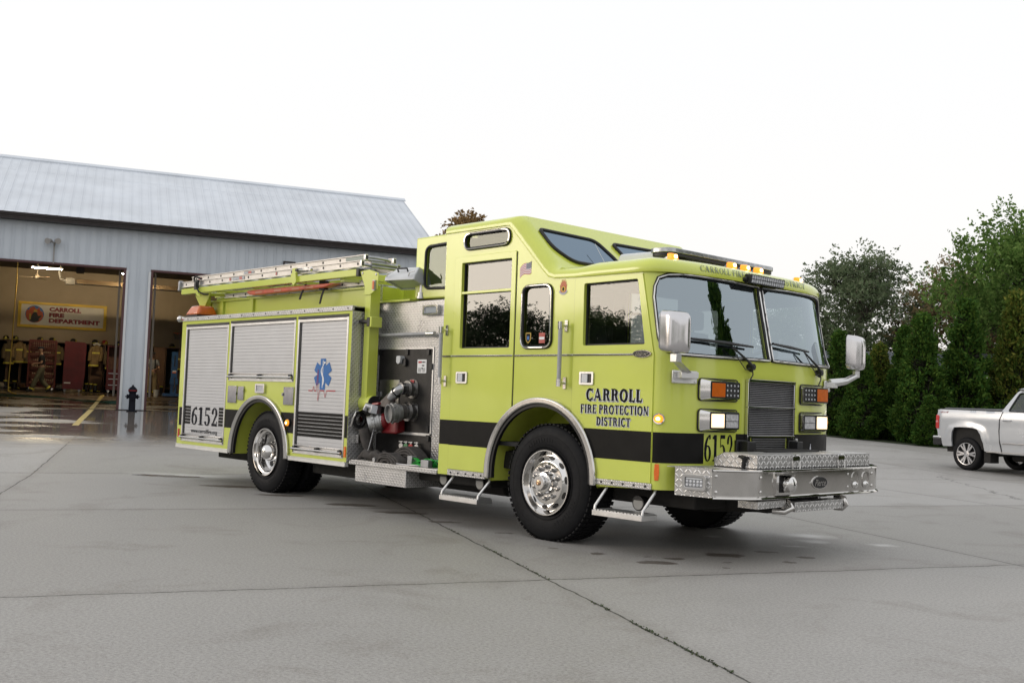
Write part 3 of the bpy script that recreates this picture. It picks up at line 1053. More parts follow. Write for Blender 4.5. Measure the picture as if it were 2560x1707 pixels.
# stripe round the corner and across the right of the nose
for a, b in ((-UH+0.004, uy(-0.935)), (uy(-0.513), uy(-0.30)), (uy(0.30), UH-0.004)):
    stripe([(a, 0.822), (b, 0.822), (b, 1.083), (a, 1.083)], F, 0.003, truck, grid=0.03)
# cab number on the nose
m = MB()
serif(m, '6152', -0.925, -0.552, 0.842, 1.072, FY, 0.0022, 0, S=0.20, T=0.05, gap=0.13)
m.build('unit_number', [MT['ink']], truck, 0)
# visor lettering
m = MB()
VU = lambda a, b, d: (lambda p: (p[0]+shift(2.49)+p[2]*(0.030+d-(b-2.52)*0.28), p[1]+p[3]*(0.030+d-(b-2.52)*0.28), b))(plan(uy(a)))
vis_txt = mat('visor lettering film', (0.19, 0.235, 0.15), 0.45)
serif(m, 'CARROLL FIRE', -0.89, -0.27, 2.518, 2.572, VU, 0.016, 0, S=0.15, T=0.06, gap=0.16)
serif(m, 'PROTECTION', -0.20, 0.24, 2.518, 2.572, VU, 0.016, 0, S=0.15, T=0.06, gap=0.16)
serif(m, 'DISTRICT', 0.31, 0.79, 2.518, 2.572, VU, 0.016, 0, S=0.15, T=0.06, gap=0.16)
m.build('lettering', [vis_txt], truck, 0)

# grille
m = MB()
def fbox(mb_, y0, y1, z0, z1, d0, d1, mi=0):
    mb_.plate(rect(y0, y1, z0, z1), FY, d0, d1, mf=mi, grid=0.12 if y1-y0 > 0.2 else None)
fbox(m, -0.375, 0.375, 1.06, 1.565, 0.0, 0.006, 1)
for z in np.arange(1.075, 1.56, 0.0165):
    fbox(m, -0.372, 0.372, z, z+0.005, 0.006, 0.020, 2)
for z0, z1 in ((1.552, 1.580), (1.318, 1.334), (1.052, 1.070)):
    fbox(m, -0.386, 0.386, z0, z1, 0.004, 0.040, 0)
for y in (-0.386, 0.368):
    fbox(m, y, y+0.018, 1.03, 1.552, 0.004, 0.036, 0)
slat = mat('grille slat steel', (0.36, 0.36, 0.37), 0.35, 0.7, 0.1, 10)
gr = m.build('grille', [MT['chrome'], MT['gasket'], slat], truck, 30, bevel=0.003)
m = MB()
fbox(m, -0.275, 0.275, 0.80, 1.05, 0.0, 0.004, 1)
for z in np.arange(0.805, 1.045, 0.0165):
    fbox(m, -0.272, 0.272, z, z+0.005, 0.004, 0.014, 2)
for y in np.arange(-0.25, 0.26, 0.05):
    fbox(m, y, y+0.003, 0.80, 0.93, 0.0145, 0.0155, 2)
m.build('lower_grille', [MT['chrome'], MT['gasket'], slat], truck, 30)
for y0, y1, y2, y3 in ((-0.53, -0.36, -0.49, -0.37), (0.30, 0.44, 0.31, 0.40)):
    m = MB()
    m.plate(rect(y0, y1, 0.80, 1.03), FY, 0.002, 0.03, mf=0)
    m.plate(rect(y2, y3, 0.80, 1.02), FY, 0.0295, 0.12, mf=0)
    if y0 > 0:
        m.plate(rect(0.439, 0.475, 0.80, 1.045), FY, 0.002, 0.02, mf=1)
    m.build('air_vent', [MT['black'], MT['alu']], truck, 30, bevel=0.006)
# small oval emblem on the black
m = MB()
m.plate(ellipse(0.748, 0.955, 0.028, 0.060, n=24), FY, 0.002, 0.004, mf=0)
m.plate(ellipse(0.748, 0.955, 0.023, 0.053, n=24), FY, 0.0045, 0.005, mf=1)
m.plate(ellipse(0.748, 0.945, 0.012, 0.030, n=16), FY, 0.0055, 0.006, mf=0)
m.plate(rect(0.742, 0.754, 0.97, 0.99), FY, 0.0055, 0.006, mf=0)
m.build('oval_emblem', [MT['ink_edge'], MT['ink']], truck, 0)

def bezel(y0, y1, z0, z1, kind, sg):
    xb = 1.585
    m_ = MB()
    fx = PX(0.0)
    outer = rect(y0, y1, z0, z1, 0.035, 5)
    fo = rect(y0+0.05, y1-0.016, z0+0.018, z1-0.018, 0.02, 5) if sg < 0 else rect(y0+0.016, y1-0.05, z0+0.018, z1-0.018, 0.02, 5)
    m_.plate(outer, fx, 1.42, 1.535, mf=0)
    # sloping shoulder from the flange to the face
    n_ = len(outer)
    k = min(n_, len(fo))
    m_.add([fx(a, b, 1.535) for a, b in outer]+[fx(a, b, xb+0.02) for a, b in fo], [(i, (i+1) % n_, n_+(i+1) % n_, n_+i) for i in range(n_)], 0)
    m_.plate(fo, fx, xb+0.012, xb+0.02, mf=0)
    f_ = m_.build('lamp_housing', [MT['chrome']], truck, 35, bevel=0.006)
    m_ = MB()
    m_.tube([FY(a, b, 0.010) for a, b in subdiv(inset(outer, 0.002), 0.05)], 0.005, 6, True)
    m_.build('lamp_gasket', [MT['gasket']], f_, 60)
    ya, yb = min(p[0] for p in fo)+0.012, max(p[0] for p in fo)-0.012
    ym = (ya+yb)/2
    za, zb = z0+0.031, z1-0.031
    for i, (c0, c1) in enumerate(((ya, ym-0.008), (ym+0.008, yb))):
        out_lamp = (i == 0) == (sg < 0)
        m_ = MB()
        m_.plate(rect(c0-0.004, c1+0.004, za-0.004, zb+0.004, 0.01), fx, xb+0.019, xb+0.026, [rect(c0+0.004, c1-0.004, za+0.004, zb-0.004, 0.008)], mf=0)
        if kind == 'turn':
            if out_lamp:
                m_.plate(rect(c0+0.003, c1-0.003, za+0.003, zb-0.003, 0.008), fx, xb+0.0195, xb+0.028, mf=1)
                mats = [MT['gasket'], MT['amber_off']]
            else:
                m_.plate(rect(c0+0.003, c1-0.003, za+0.003, zb-0.003, 0.008), fx, xb+0.0195, xb+0.021, mf=1)
                for a in np.linspace(c0+0.02, c1-0.02, 4):
                    for b in np.linspace(za+0.02, zb-0.02, 3):
                        m_.plate(ellipse(a, b, 0.010, 0.010, n=8), fx, xb+0.021, xb+0.024, mf=2)
                mats = [MT['gasket'], MT['black'], MT['led']]
        else:
            if out_lamp:
                m_.plate(rect(c0+0.003, c1-0.003, za+0.003, zb-0.003, 0.012), fx, xb+0.0195, xb+0.026, mf=1)
                m_.plate(rect(c0+0.026, c1-0.020, za+0.016, zb-0.014, 0.03, 5), fx, xb+0.0262, xb+0.0275, mf=2)
                mats = [MT['gasket'], MT['headlight'], MT['headlight_core']]
            else:
                m_.plate(rect(c0+0.003, c1-0.003, za+0.003, zb-0.003, 0.012), fx, xb+0.0195, xb+0.022, mf=1)
                m_.plate(rect(c0+0.006, c1-0.006, (za+zb)/2-0.004, (za+zb)/2, 0.0), fx, xb+0.022, xb+0.025, mf=0)
                mats = [MT['gasket'], MT['bulb']]
        m_.build('headlight' if kind == 'head' else 'turn_lamp', mats, f_, 30)

for z0, z1, k in ((1.372, 1.560, 'turn'), (1.103, 1.293, 'head')):
    bezel(-1.015, -0.511, z0, z1, k, -1)
    bezel(0.511, 1.015, z0, z1, k, 1)

# wipers
for py, tips in ((-0.35, ((-0.62, 1.86), (-1.10, 1.90), (-0.30, 1.875))), (0.86, ((0.55, 1.885), (0.03, 1.925), (0.66, 1.885)))):
    m = MB()
    e, b0, b1 = tips
    m.tube([FY(py+0.01, 1.655, 0.02), FY(py, 1.69, 0.05), FY(e[0]+(py-e[0])*0.75, 1.69+(e[1]-1.69)*0.28, 0.05), FY(e[0], e[1], 0.045)], [0.020, 0.022, 0.012, 0.007], 8)
    m.tube([FY(b0[0], b0[1], 0.04), FY((b0[0]+b1[0])/2, (b0[1]+b1[1])/2, 0.045), FY(b1[0], b1[1], 0.04)], [0.012, 0.016, 0.010], 6)
    m.tube([FY(py-0.02, 1.68, 0.05), FY(py-0.12, 1.66, 0.06), FY(py-0.22, 1.76, 0.05), FY(e[0], e[1]-0.01, 0.05)], 0.004, 6)
    m.tube([FY(py+0.01, 1.68, 0.04), FY(py+0.02, 1.62, 0.04), FY(py-0.02, 1.565, 0.035)], 0.006, 6)
    m.cyl(FY(py, 1.69, 0.0), FY(py, 1.69, 0.065), 0.030, n=14)
    m.build('wiper', [MT['black']], truck, 50)

# mirrors
MT['mirror_shell'] = mat('polished mirror shell', (0.62, 0.61, 0.62), 0.2, 1.0, 0.06, 4, rvar=0.06)
for sg, xc, yc in ((-1, 1.655, 1.52), (1, 1.575, 1.56)):
    c = Vector((xc, sg*yc, 1.925))
    a = rad(16)*sg
    ex = Vector((math.cos(a), math.sin(a), -0.12)).normalized()
    ey = Vector((-math.sin(a), math.cos(a), 0))
    m = MB()
    fo = rpoly([(-0.135, -0.175), (0.135, -0.175), (0.135, 0.175), (-0.135, 0.175)], 0.06, 6)
    lev = [(-0.075, 1.0), (-0.005, 1.0), (0.022, 0.985), (0.045, 0.94), (0.062, 0.86), (0.074, 0.70), (0.080, 0.45), (0.082, 0.15)]
    n_ = len(fo)
    vv = [c+ex*d+ey*(p[0]*s_*0.86)+Vector((0, 0, p[1]*(1-(1-s_)*0.75))) for d, s_ in lev for p in fo]
    ff = [(k*n_+i, k*n_+(i+1) % n_, (k+1)*n_+(i+1) % n_, (k+1)*n_+i) for k in range(len(lev)-1) for i in range(n_)]
    ff += [tuple(range((len(lev)-1)*n_, len(lev)*n_)), tuple(range(n_-1, -1, -1))]
    m.add(vv, ff, 0)
    mr = m.build('mirror', [MT['mirror_shell']], truck, 60)
    m = MB()
    u0 = uy(sg*1.16)
    bx, by, nx, ny = plan(u0)
    base = Vector((bx, by, 1.565))
    nn = Vector((nx, ny, 0))
    tt = Vector((-ny, nx, 0))
    m.obox(base+nn*0.008, tt*0.125, nn*0.008, Vector((0, 0, 0.055)), 0)
    m.obox(base+nn*0.05+Vector((0, 0, 0.015)), tt*0.085, nn*0.05, Vector((0, 0, 0.028)), 0)
    for q in (-1, 1):
        for w in (-1, 1):
            m.cyl(base+tt*0.105*q+Vector((0, 0, 0.04*w))+nn*0.014, base+tt*0.105*q+Vector((0, 0, 0.04*w))+nn*0.022, 0.010, n=10, m=0)
    e0 = base+nn*0.06+Vector((0, 0, 0.05))
    e1_ = c+Vector((0, 0, -0.235))
    if sg < 0:
        m.hexa([e0+Vector((-0.03, -0.035, -0.02)), e0+Vector((0.03, -0.035, -0.02)), e0+Vector((0.03, 0.035, -0.02)), e0+Vector((-0.03, 0.035, -0.02))],
               [e1_+Vector((-0.026, -0.026, 0)), e1_+Vector((0.026, -0.026, 0)), e1_+Vector((0.026, 0.026, 0)), e1_+Vector((-0.026, 0.026, 0))], 0)
        m.obox(e1_+Vector((0, 0, 0.02)), (0.034, 0, 0), (0, 0.034, 0), (0, 0, 0.035), 0)
    else:
        mid = e0.lerp(e1_, 0.55)+Vector((0, 0, -0.03))
        m.tube([e0-nn*0.03+Vector((0, 0, -0.02)), mid, e1_+Vector((0, 0, 0.0))], [0.045, 0.036, 0.03], 8)
        m.cyl(e1_+Vector((0, 0, -0.02)), e1_+Vector((0, 0, 0.05)), 0.035, n=12)
    m.cyl(e1_, c+Vector((0, 0, -0.16)), 0.014, n=10)
    m.build('mirror_arm', [MT['alu']], mr, 40, bevel=0.006)
    m = MB()
    m.plate(inset(fo, -0.012), lambda a_, b_, d_: tuple(c+ex*d_+ey*a_+Vector((0, 0, b_))), -0.078, -0.076)
    m.build('mirror_glass', [mat('mirror glass', (0.8, 0.8, 0.8), 0.03, 1.0, 0.02)], mr, 0)

# lamps on the visor and roof
for y, dz in ((-1.05, 0.0), (-0.22, 0.012), (0.0, 0.012), (0.22, 0.012), (1.00, 0.0)):
    x = 1.245 if abs(y) < 0.5 else 1.20
    m = MB()
    m.box(x-0.09, x+0.02, y-0.035, y+0.035, 2.60, 2.625+dz, 0)
    m.hexa([(x-0.12, y-0.02, 2.605), (x-0.0, y-0.035, 2.605), (x-0.0, y+0.035, 2.605), (x-0.12, y+0.02, 2.605)],
           [(x-0.10, y-0.012, 2.62+dz), (x-0.01, y-0.03, 2.655+dz), (x-0.01, y+0.03, 2.655+dz), (x-0.10, y+0.012, 2.62+dz)], 0)
    cl = m.build('clearance_lamp', [MT['chrome']], truck, 40, bevel=0.008)
    m = MB()
    m.hexa([(x-0.01, y-0.05, 2.608+dz), (x+0.06, y-0.045, 2.608+dz), (x+0.06, y+0.045, 2.608+dz), (x-0.01, y+0.05, 2.608+dz)],
           [(x-0.01, y-0.05, 2.672+dz), (x+0.045, y-0.042, 2.668+dz), (x+0.045, y+0.042, 2.668+dz), (x-0.01, y+0.05, 2.672+dz)], 0)
    am = m.build('amber_lens', [MT['amber']], cl, 40, bevel=0.014, seg=3)
    m = MB()
    m.ell((x+0.055, y, 2.640+dz), 0.012, 0.020, 0.018, 12, 8)
    m.build('lamp_bulb', [MT['amber_core']], cl, 60)
# roof light bar
m = MB()
bar = [(-0.90, 0.0), (-0.86, 0.03), (-0.5, 0.042), (0, 0.045), (0.5, 0.042), (0.86, 0.03), (0.90, 0.0)]
m.plate(rpoly([(0.80, -0.88), (1.03, -0.86), (1.03, 0.86), (0.80, 0.88)], 0.10, 5), lambda a, b, d: (a, b, 2.695+d), 0.0, 0.032, mf=1)
m.plate(rpoly([(0.79, -0.89), (1.04, -0.87), (1.04, 0.87), (0.79, 0.89)], 0.10, 5), lambda a, b, d: (a, b, 2.695+d), 0.0325, 0.075, mf=0)
for y in (-0.6, 0.6):
    m.box(0.85, 0.98, y-0.06, y+0.06, 2.60, 2.695, 1)
m.build('light_bar', [mat('wet polished light bar', (0.42, 0.43, 0.46), 0.22, 0.8, 0.25, 18), MT['black']], truck, 40, bevel=0.016, seg=3)
# roof air conditioner
m = MB()
m.hexa([(0.30, -0.80, 2.59), (1.0, -0.72, 2.59), (1.0, 0.72, 2.59), (0.30, 0.80, 2.59)],
       [(0.345, -0.79, 2.765), (0.86, -0.70, 2.775), (0.86, 0.70, 2.775), (0.345, 0.79, 2.765)], 0)
m.build('roof_air_conditioner', [MT['grey_white']], truck, 40, bevel=0.035, seg=4)
# raised roof front windows
SLP, SLN = Vector((-0.5, 0, 3.165)), Vector((0.565, 0, 0.53)).normalized()
SLT = Vector((0.53, 0, -0.565)).normalized()
sl0 = SLP+SLN*0.03
for poly in (rpoly([(-1.20, 0.215), (-0.40, 0.235), (-0.275, 0.52), (-0.275, 0.665), (-1.02, 0.665), (-1.19, 0.48)], [0.04, 0.10, 0.08, 0.03, 0.10, 0.10], 6),
             rpoly([(0.275, 0.665), (-0.02, 0.665), (-0.135, 0.235), (1.20, 0.215), (1.19, 0.48), (1.02, 0.665)], [0.03, 0.03, 0.06, 0.04, 0.1, 0.1], 6)):
    fn = lambda a, b, d: tuple(SLP+SLT*b+SLN*d+Vector((0, a, 0)))
    m = MB()
    m.plate(poly, fn, -0.02, 0.012)
    g = m.build('skylight', [MT['glass_top']], truck, 0)
    m = MB()
    m.tube([fn(a, b, 0.014) for a, b in subdiv(poly, 0.05)], 0.017, 8, True)
    m.build('window_seal', [MT['gasket']], g, 60)
# whip antenna
m = MB()
m.tube([(0.10, -0.62, 2.60), (-0.02, -0.60, 2.75), (-0.16, -0.58, 2.93)], 0.003, 5)
m.build('antenna', [MT['grey_white']], truck, 60)
# LED flood bar
m = MB()
fl_c, fl_t = Vector((1.49, 0, 2.512)), rad(8)
bx_, bz_ = Vector((math.cos(fl_t), 0, -math.sin(fl_t))), Vector((math.sin(fl_t), 0, math.cos(fl_t)))
m.obox(fl_c, bx_*0.035, Vector((0, 0.28, 0)), bz_*0.042, 0)
for y in np.linspace(-0.25, 0.25, 18):
    m.obox(fl_c-bx_*0.045+Vector((0, y, 0)), bx_*0.012, Vector((0, 0.006, 0)), bz_*0.040, 0)
for y in (-0.29, 0.29):
    m.tube([(1.37, y, 2.53), (1.44, y, 2.50), (1.49, y, 2.51)], 0.020, 8, m=0)
lb = m.build('flood_light_bar', [MT['black']], truck, 40, bevel=0.006)
m = MB()
for r in (-1, 1):
    for y in np.linspace(-0.25, 0.25, 15):
        p = fl_c+bx_*0.0352+bz_*0.018*r+Vector((0, float(y), 0))
        m.obox(p, bx_*0.002, Vector((0, 0.0135, 0)), bz_*0.014, 0)
m.build('led_row', [MT['led']], lb, 0)
# interior rear-view housing behind the header
m = MB()
m.hexa([(1.24, -0.30, 2.36), (1.30, -0.28, 2.36), (1.30, 0.20, 2.36), (1.24, 0.22, 2.36)], [(1.26, -0.36, 2.45), (1.36, -0.36, 2.45), (1.36, 0.28, 2.45), (1.26, 0.28, 2.45)])
m.build('sun_visor', [MT['dark']], cab, 30)
# round amber marker, diamond reflector
for sg in (-1, 1):
    u_ = sg*(UH-0.055)
    def MK(a, b, d, u_=u_):
        return F(u_+a, b, d)
    m = MB()
    m.plate(ellipse(0, 1.199, 0.047, 0.047, n=28), MK, 0.0, 0.016, mf=0)
    mk = m.build('marker_lamp', [MT['chrome']], truck, 40, bevel=0.006)
    m = MB()
    m.plate(ellipse(0, 1.199, 0.035, 0.035, n=24), MK, 0.016, 0.026)
    m.build('amber_lens', [MT['amber']], mk, 40, bevel=0.006)
    m = MB()
    m.plate(ellipse(-0.004, 1.199, 0.014, 0.014, n=12), MK, 0.026, 0.032)
    m.build('lamp_bulb', [MT['amber_core']], mk, 40)
    m = MB()
    m.plate([(-0.017, 0.672), (0.017, 0.672), (0.022, 0.742), (0.017, 0.812), (-0.017, 0.812), (-0.022, 0.742)], lambda a, b, d, s_=sg: F(s_*(UH-0.048)+a, b, d), 0.0, 0.008)
    m.build('reflector', [MT['orange_refl']], truck, 30, bevel=0.002)
# ------------------------------------------------------------------ bumper
BP = [(1.50, -1.345), (1.90, -1.315), (2.10, -1.03), (2.135, 0.0), (2.10, 1.03), (1.90, 1.315), (1.50, 1.345)]
def wall(mb_, pts, z0, z1, th, mi=0):
    """upright strip following plan points, with thickness inwards"""
    n_ = len(pts)
    nrm = []
    for i in range(n_):
        a = Vector(pts[max(i-1, 0)])
        b = Vector(pts[min(i+1, n_-1)])
        t = (b-a).normalized()
        nrm.append(Vector((t.y, -t.x)))
    v = []
    for p, q in zip(pts, nrm):
        i_ = Vector(p)-q*th
        v += [(p[0], p[1], z0), (p[0], p[1], z1), (i_.x, i_.y, z1), (i_.x, i_.y, z0)]
    f = []
    for i in range(n_-1):
        for k in range(4):
            f.append((i*4+k, (i+1)*4+k, (i+1)*4+(k+1) % 4, i*4+(k+1) % 4))
    f += [(0, 1, 2, 3), (n_*4-1, n_*4-2, n_*4-3, n_*4-4)]
    mb_.add(v, f, mi)
front_pts = [BP[1]]+[tuple(Vector(BP[1]).lerp(Vector(BP[2]), t)) for t in (0.5, 0.88)]+[(2.106, -0.96)]+[(2.106+0.012*math.cos(y*1.4), y) for y in np.linspace(-0.85, 0.85, 9)]+[(2.106, 0.96)]+[tuple(Vector(BP[5]).lerp(Vector(BP[4]), t)) for t in (0.88, 0.5)]+[BP[5]]
m = MB()
wall(m, front_pts, 0.590, 0.785, 0.03)
lip = lambda z0, z1, o0, o1: [[(p[0]+o*(1 if abs(p[1]) < 1.2 else 0.6), p[1]*(1+o*0.3), z) for p in front_pts] for z, o in ((z0, o0), (z1, o1))]
for zs, os_ in (((0.785, 0.795, 0.805, 0.810, 0.806), (0.0, 0.012, 0.010, -0.01, -0.05)), ((0.590, 0.580, 0.568, 0.560, 0.562), (0.0, 0.018, 0.020, 0.008, -0.05))):
    prof = [[(p[0]+o, p[1]*(1+o*0.35), z) for p in front_pts] for z, o in zip(zs, os_)]
    k = len(front_pts)
    m.add([q for r in prof for q in r], [(i*k+j, i*k+j+1, (i+1)*k+j+1, (i+1)*k+j) for i in range(len(zs)-1) for j in range(k-1)], 0)
bump = m.build('bumper', [MT['steel']], truck, 40)
m = MB()
for sg in (-1, 1):
    pts = [(1.90, sg*1.317), (1.555, sg*1.362)] if sg < 0 else [(1.555, 1.362), (1.90, 1.317)]
    if sg < 0:
        pts = pts[::-1]
    wall(m, pts, 0.572, 0.812, 0.02)
deck = [(p[0]-0.02, p[1]) for p in front_pts]+[(1.45, 1.34), (1.45, -1.34)]
m.plate(deck, PZ(0.800), 0.0, 0.006)
m.build('bumper_end_plate', [MT['diamond_big']], bump, 30)
# bolts on the face
for y, z in ((-0.93, 0.745), (-0.93, 0.625), (-0.43, 0.76), (-0.43, 0.635), (0.47, 0.745), (0.47, 0.63), (0.91, 0.745), (0.91, 0.63)):
    m = MB()
    m.lathe([(0.016, 0.0), (0.014, 0.006), (0.007, 0.010), (0.0, 0.011)], (2.110, y, z), (1, 0, 0), 12)
    m.build('bolt', [MT['steel']], bump, 50)
for z in (0.75, 0.62):
    p = Vector(BP[1]).lerp(Vector(BP[2]), 0.10)
    m = MB()
    m.lathe([(0.015, 0.0), (0.013, 0.006), (0.0, 0.011)], (p.x, p.y, z), (0.82, -0.57, 0), 12)
    m.build('bolt', [MT['steel']], bump, 50)
# siren speaker in its cut-out
m = MB()
m.plate(rect(-0.725, -0.475, 0.592, 0.785, 0.01), PX(2.105), 0.0, 0.026, [rect(-0.690, -0.495, 0.615, 0.762, 0.01)], mf=0)
m.plate(rect(-0.692, -0.493, 0.613, 0.764), PX(2.115), 0.0, 0.002, mf=1)
m.plate(rect(-0.72, -0.50, 0.767, 0.787, 0.004), PX(2.115), 0.0, 0.075, mf=0)
m.lathe([(0.070, 0.0), (0.074, 0.05), (0.066, 0.085), (0.045, 0.100), (0.0, 0.104)], (2.112, -0.585, 0.685), (1, 0, 0), 28, 0)
m.lathe([(0.008, 0.0), (0.006, 0.006), (0.0, 0.007)], (2.216, -0.585, 0.685), (1, 0, 0), 8, 1)
m.build('siren_speaker', [MT['chrome'], MT['black']], bump, 40, bevel=0.003)
# maker's oval
m = MB()
ov = lambda k: rpoly([(-0.175*k-0.03+0.0, 0.683), (-0.05, 0.683+0.062*k), (0.0, 0.683+0.066*k), (0.05, 0.683+0.062*k), (0.175*k, 0.683), (0.05, 0.683-0.062*k), (0.0, 0.683-0.066*k), (-0.05, 0.683-0.062*k)], 0.05, 5)
m.plate(ellipse(-0.03, 0.683, 0.130, 0.060, n=36), PX(2.112), 0.0, 0.014, mf=0)
m.plate([(-0.195, 0.683), (-0.13, 0.700), (-0.13, 0.666)], PX(2.112), 0.0, 0.012, mf=0)
m.plate([(0.135, 0.683), (0.07, 0.700), (0.07, 0.666)], PX(2.112), 0.0, 0.012, mf=0)
m.plate(ellipse(-0.03, 0.683, 0.116, 0.050, n=36), PX(2.112), 0.014, 0.016, mf=1)
V_, F_ = fit_text('Pierce', -0.120, 0.060, 0.655, 0.712, 0.008, 0.35)
m.flat(V_, F_, PX(2.112), 0.0185, 0)
m.build('bumper_badge', [MT['chrome'], MT['black']], bump, 0)
# air horns set through the face
for y in (0.598, 0.792):
    m = MB()
    sh_ = rpoly([(y-0.062, 0.615), (y+0.062, 0.615), (y+0.062, 0.762), (y-0.062, 0.762)], 0.055, 6)
    m.plate(sh_, PX(2.108), 0.0, 0.012, [inset(sh_, -0.010)], mf=0)
    m.plate(inset(sh_, -0.008), PX(2.1085), 0.0, 0.002, mf=1)
    m.ell((2.100, y, 0.645), 0.035, 0.050, 0.036, 18, 10, 0)
    m.build('air_horn', [MT['chrome'], mat('dark horn bore', (0.22, 0.22, 0.22), 0.25, 1.0, 0.1)], bump, 40)
# side flood lights on the bumper ends
for sg in (-1, 1):
    def BE(a, b, d, sg=sg):
        t = (a-1.555)/(1.90-1.555)
        return (a-0.13*d*0, sg*(1.362+(1.317-1.362)*t+d), b)
    m = MB()
    fo = rect(1.645, 1.865, 0.625, 0.755, 0.025, 5)
    m.plate(fo, BE, 0.0, 0.035, [rect(1.672, 1.838, 0.648, 0.732, 0.015)], mf=0)
    m.plate(rect(1.668, 1.842, 0.645, 0.735), BE, 0.006, 0.024, mf=1)
    for a in np.linspace(1.69, 1.82, 5):
        for b in (0.668, 0.698):
            m.plate(ellipse(a, b, 0.012, 0.012, n=10), BE, 0.024, 0.029, mf=2)
    m.plate(rect(1.68, 1.83, 0.714, 0.728), BE, 0.024, 0.029, mf=3)
    m.build('scene_lamp', [MT['chrome'], mat('grey lamp bowl', (0.24, 0.245, 0.26), 0.3), MT['led'], MT['grey_white']], bump, 30, bevel=0.005)
# hose tray on the bumper
m = MB()
prof = [(1.635, 0.815), (2.075, 0.815), (2.075, 0.930), (1.74, 0.935), (1.635, 0.885)]
m.plate(prof, lambda a, b, d: (a, -0.93+d, b), 0.0, 1.86)
tray = m.build('bumper_tray', [MT['diamond_big']], truck, 30, bevel=0.004)
m = MB()
m.box(1.64, 2.085, -0.935, 0.935, 0.806, 0.8145, 0)
m.build('tray_seal', [MT['gasket']], tray, 30)
for y in (-0.375, 0.38):
    m = MB()
    m.plate(rect(y-0.055, y+0.055, 0.878, 0.915, 0.008), PX(2.075), 0.0, 0.022, mf=0)
    m.tube([(2.092, y-0.058, 0.88), (2.098, y-0.058, 0.82), (2.098, y-0.05, 0.795), (2.098, y+0.05, 0.795), (2.098, y+0.058, 0.82), (2.092, y+0.058, 0.88)], 0.006, 6)
    m.tube([(2.092, y-0.058, 0.91), (2.094, y-0.03, 0.925), (2.094, y+0.03, 0.925), (2.092, y+0.058, 0.91)], 0.006, 6)
    m.build('latch', [MT['chrome']], tray, 40, bevel=0.003)
m = MB()
m.tube([(1.92, -0.935, 0.905), (1.96, -0.945, 0.90), (1.95, -0.945, 0.86), (1.94, -0.945, 0.815), (1.94, -0.945, 0.80)], [0.018, 0.024, 0.018, 0.014, 0.016], 8)
m.tube([(1.90, -0.945, 0.908), (2.0, -0.945, 0.902)], 0.012, 6)
m.build('rubber_latch', [MT['gasket']], tray, 50)
# steps and tow eye under the bumper
m = MB()
m.obox((1.99, -0.72, 0.515), (0.10, 0.0, 0), (-0.02, 0.24, 0), (0, 0, 0.032), 0)
m.build('bumper_step', [MT['diamond_big']], bump, 30, bevel=0.004)
m = MB()
m.obox((2.04, 0.0, 0.480), (0.07, 0, 0), (0, 0.40, 0), (0, 0, 0.042), 0)
m.build('bumper_step', [MT['diamond_big']], bump, 30, bevel=0.004)
m = MB()
m.tube([(1.96, -0.44, 0.55), (2.08, -0.45, 0.52), (2.12, -0.46, 0.475), (2.07, -0.50, 0.440), (1.98, -0.55, 0.445)], 0.026, 10)
m.build('tow_eye', [MT['steel']], bump, 60)
m = MB()
m.tube([(2.0, 0.44, 0.54), (2.09, 0.45, 0.52), (2.11, 0.45, 0.47), (2.07, 0.45, 0.435), (2.0, 0.44, 0.435)], 0.028, 10)
m.build('tow_eye', [MT['steel']], bump, 60)

# ------------------------------------------------------------------ chassis
m = MB()
for y in (-0.45, 0.45):
    m.box(-7.5, 1.9, y-0.05, y+0.05, 0.52, 0.78)
m.box(0.2, 1.85, -0.42, 0.42, 0.40, 0.95)
m.box(-1.5, 1.25, -1.15, 1.15, 0.62, 0.80)
m.box(-3.2, -0.98, -1.16, 1.1, 0.40, 0.6)  # belly boxes here and below made wide to deepen the shade under the truck
m.box(-4.5, -3.4, -1.05, 1.0, 0.30, 0.52)
m.box(-3.3, -1.62, -0.9, 0.9, 0.40, 0.535)
m.box(-7.3, -6.3, -0.9, 0.9, 0.32, 0.5)
m.cyl((0, -0.95, 0.52), (0, 0.95, 0.52), 0.09, n=14)
m.box(-0.08, 0.08, -0.7, 0.7, 0.36, 0.5)
m.cyl((-5.2, -0.95, 0.53), (-5.2, 0.95, 0.53), 0.11, n=14)
m.ell((-5.2, 0, 0.53), 0.25, 0.28, 0.25, 16, 10)
m.cyl((-5.0, 0, 0.55), (-1.2, 0, 0.62), 0.06, n=12)
m.cyl((-2.7, -0.75, 0.42), (-1.1, -0.75, 0.42), 0.13, n=18)
m.box(0.55, 1.5, -1.0, -0.55, 0.42, 0.66)
m.hexa([(1.2, -0.5, 0.36), (1.75, -0.4, 0.40), (1.75, 0.4, 0.40), (1.2, 0.5, 0.36)], [(1.2, -0.6, 0.6), (1.8, -0.6, 0.6), (1.8, 0.6, 0.6), (1.2, 0.6, 0.6)])
m.build('chassis', [MT['under']], truck, 40, bevel=0.015)
# round lamps below the sills
for x in (-1.70, -1.11, 1.02):
    m = MB()
    m.cyl((x, -1.10, 0.45), (x, -1.19, 0.44), 0.055, 0.068, 18, 0)
    m.cyl((x, -1.19, 0.44), (x, -1.193, 0.44), 0.055, 0.055, 18, 1)
    m.build('ground_lamp', [MT['black'], mat('matt lamp lens', (0.38, 0.38, 0.37), 0.5)], truck, 40)

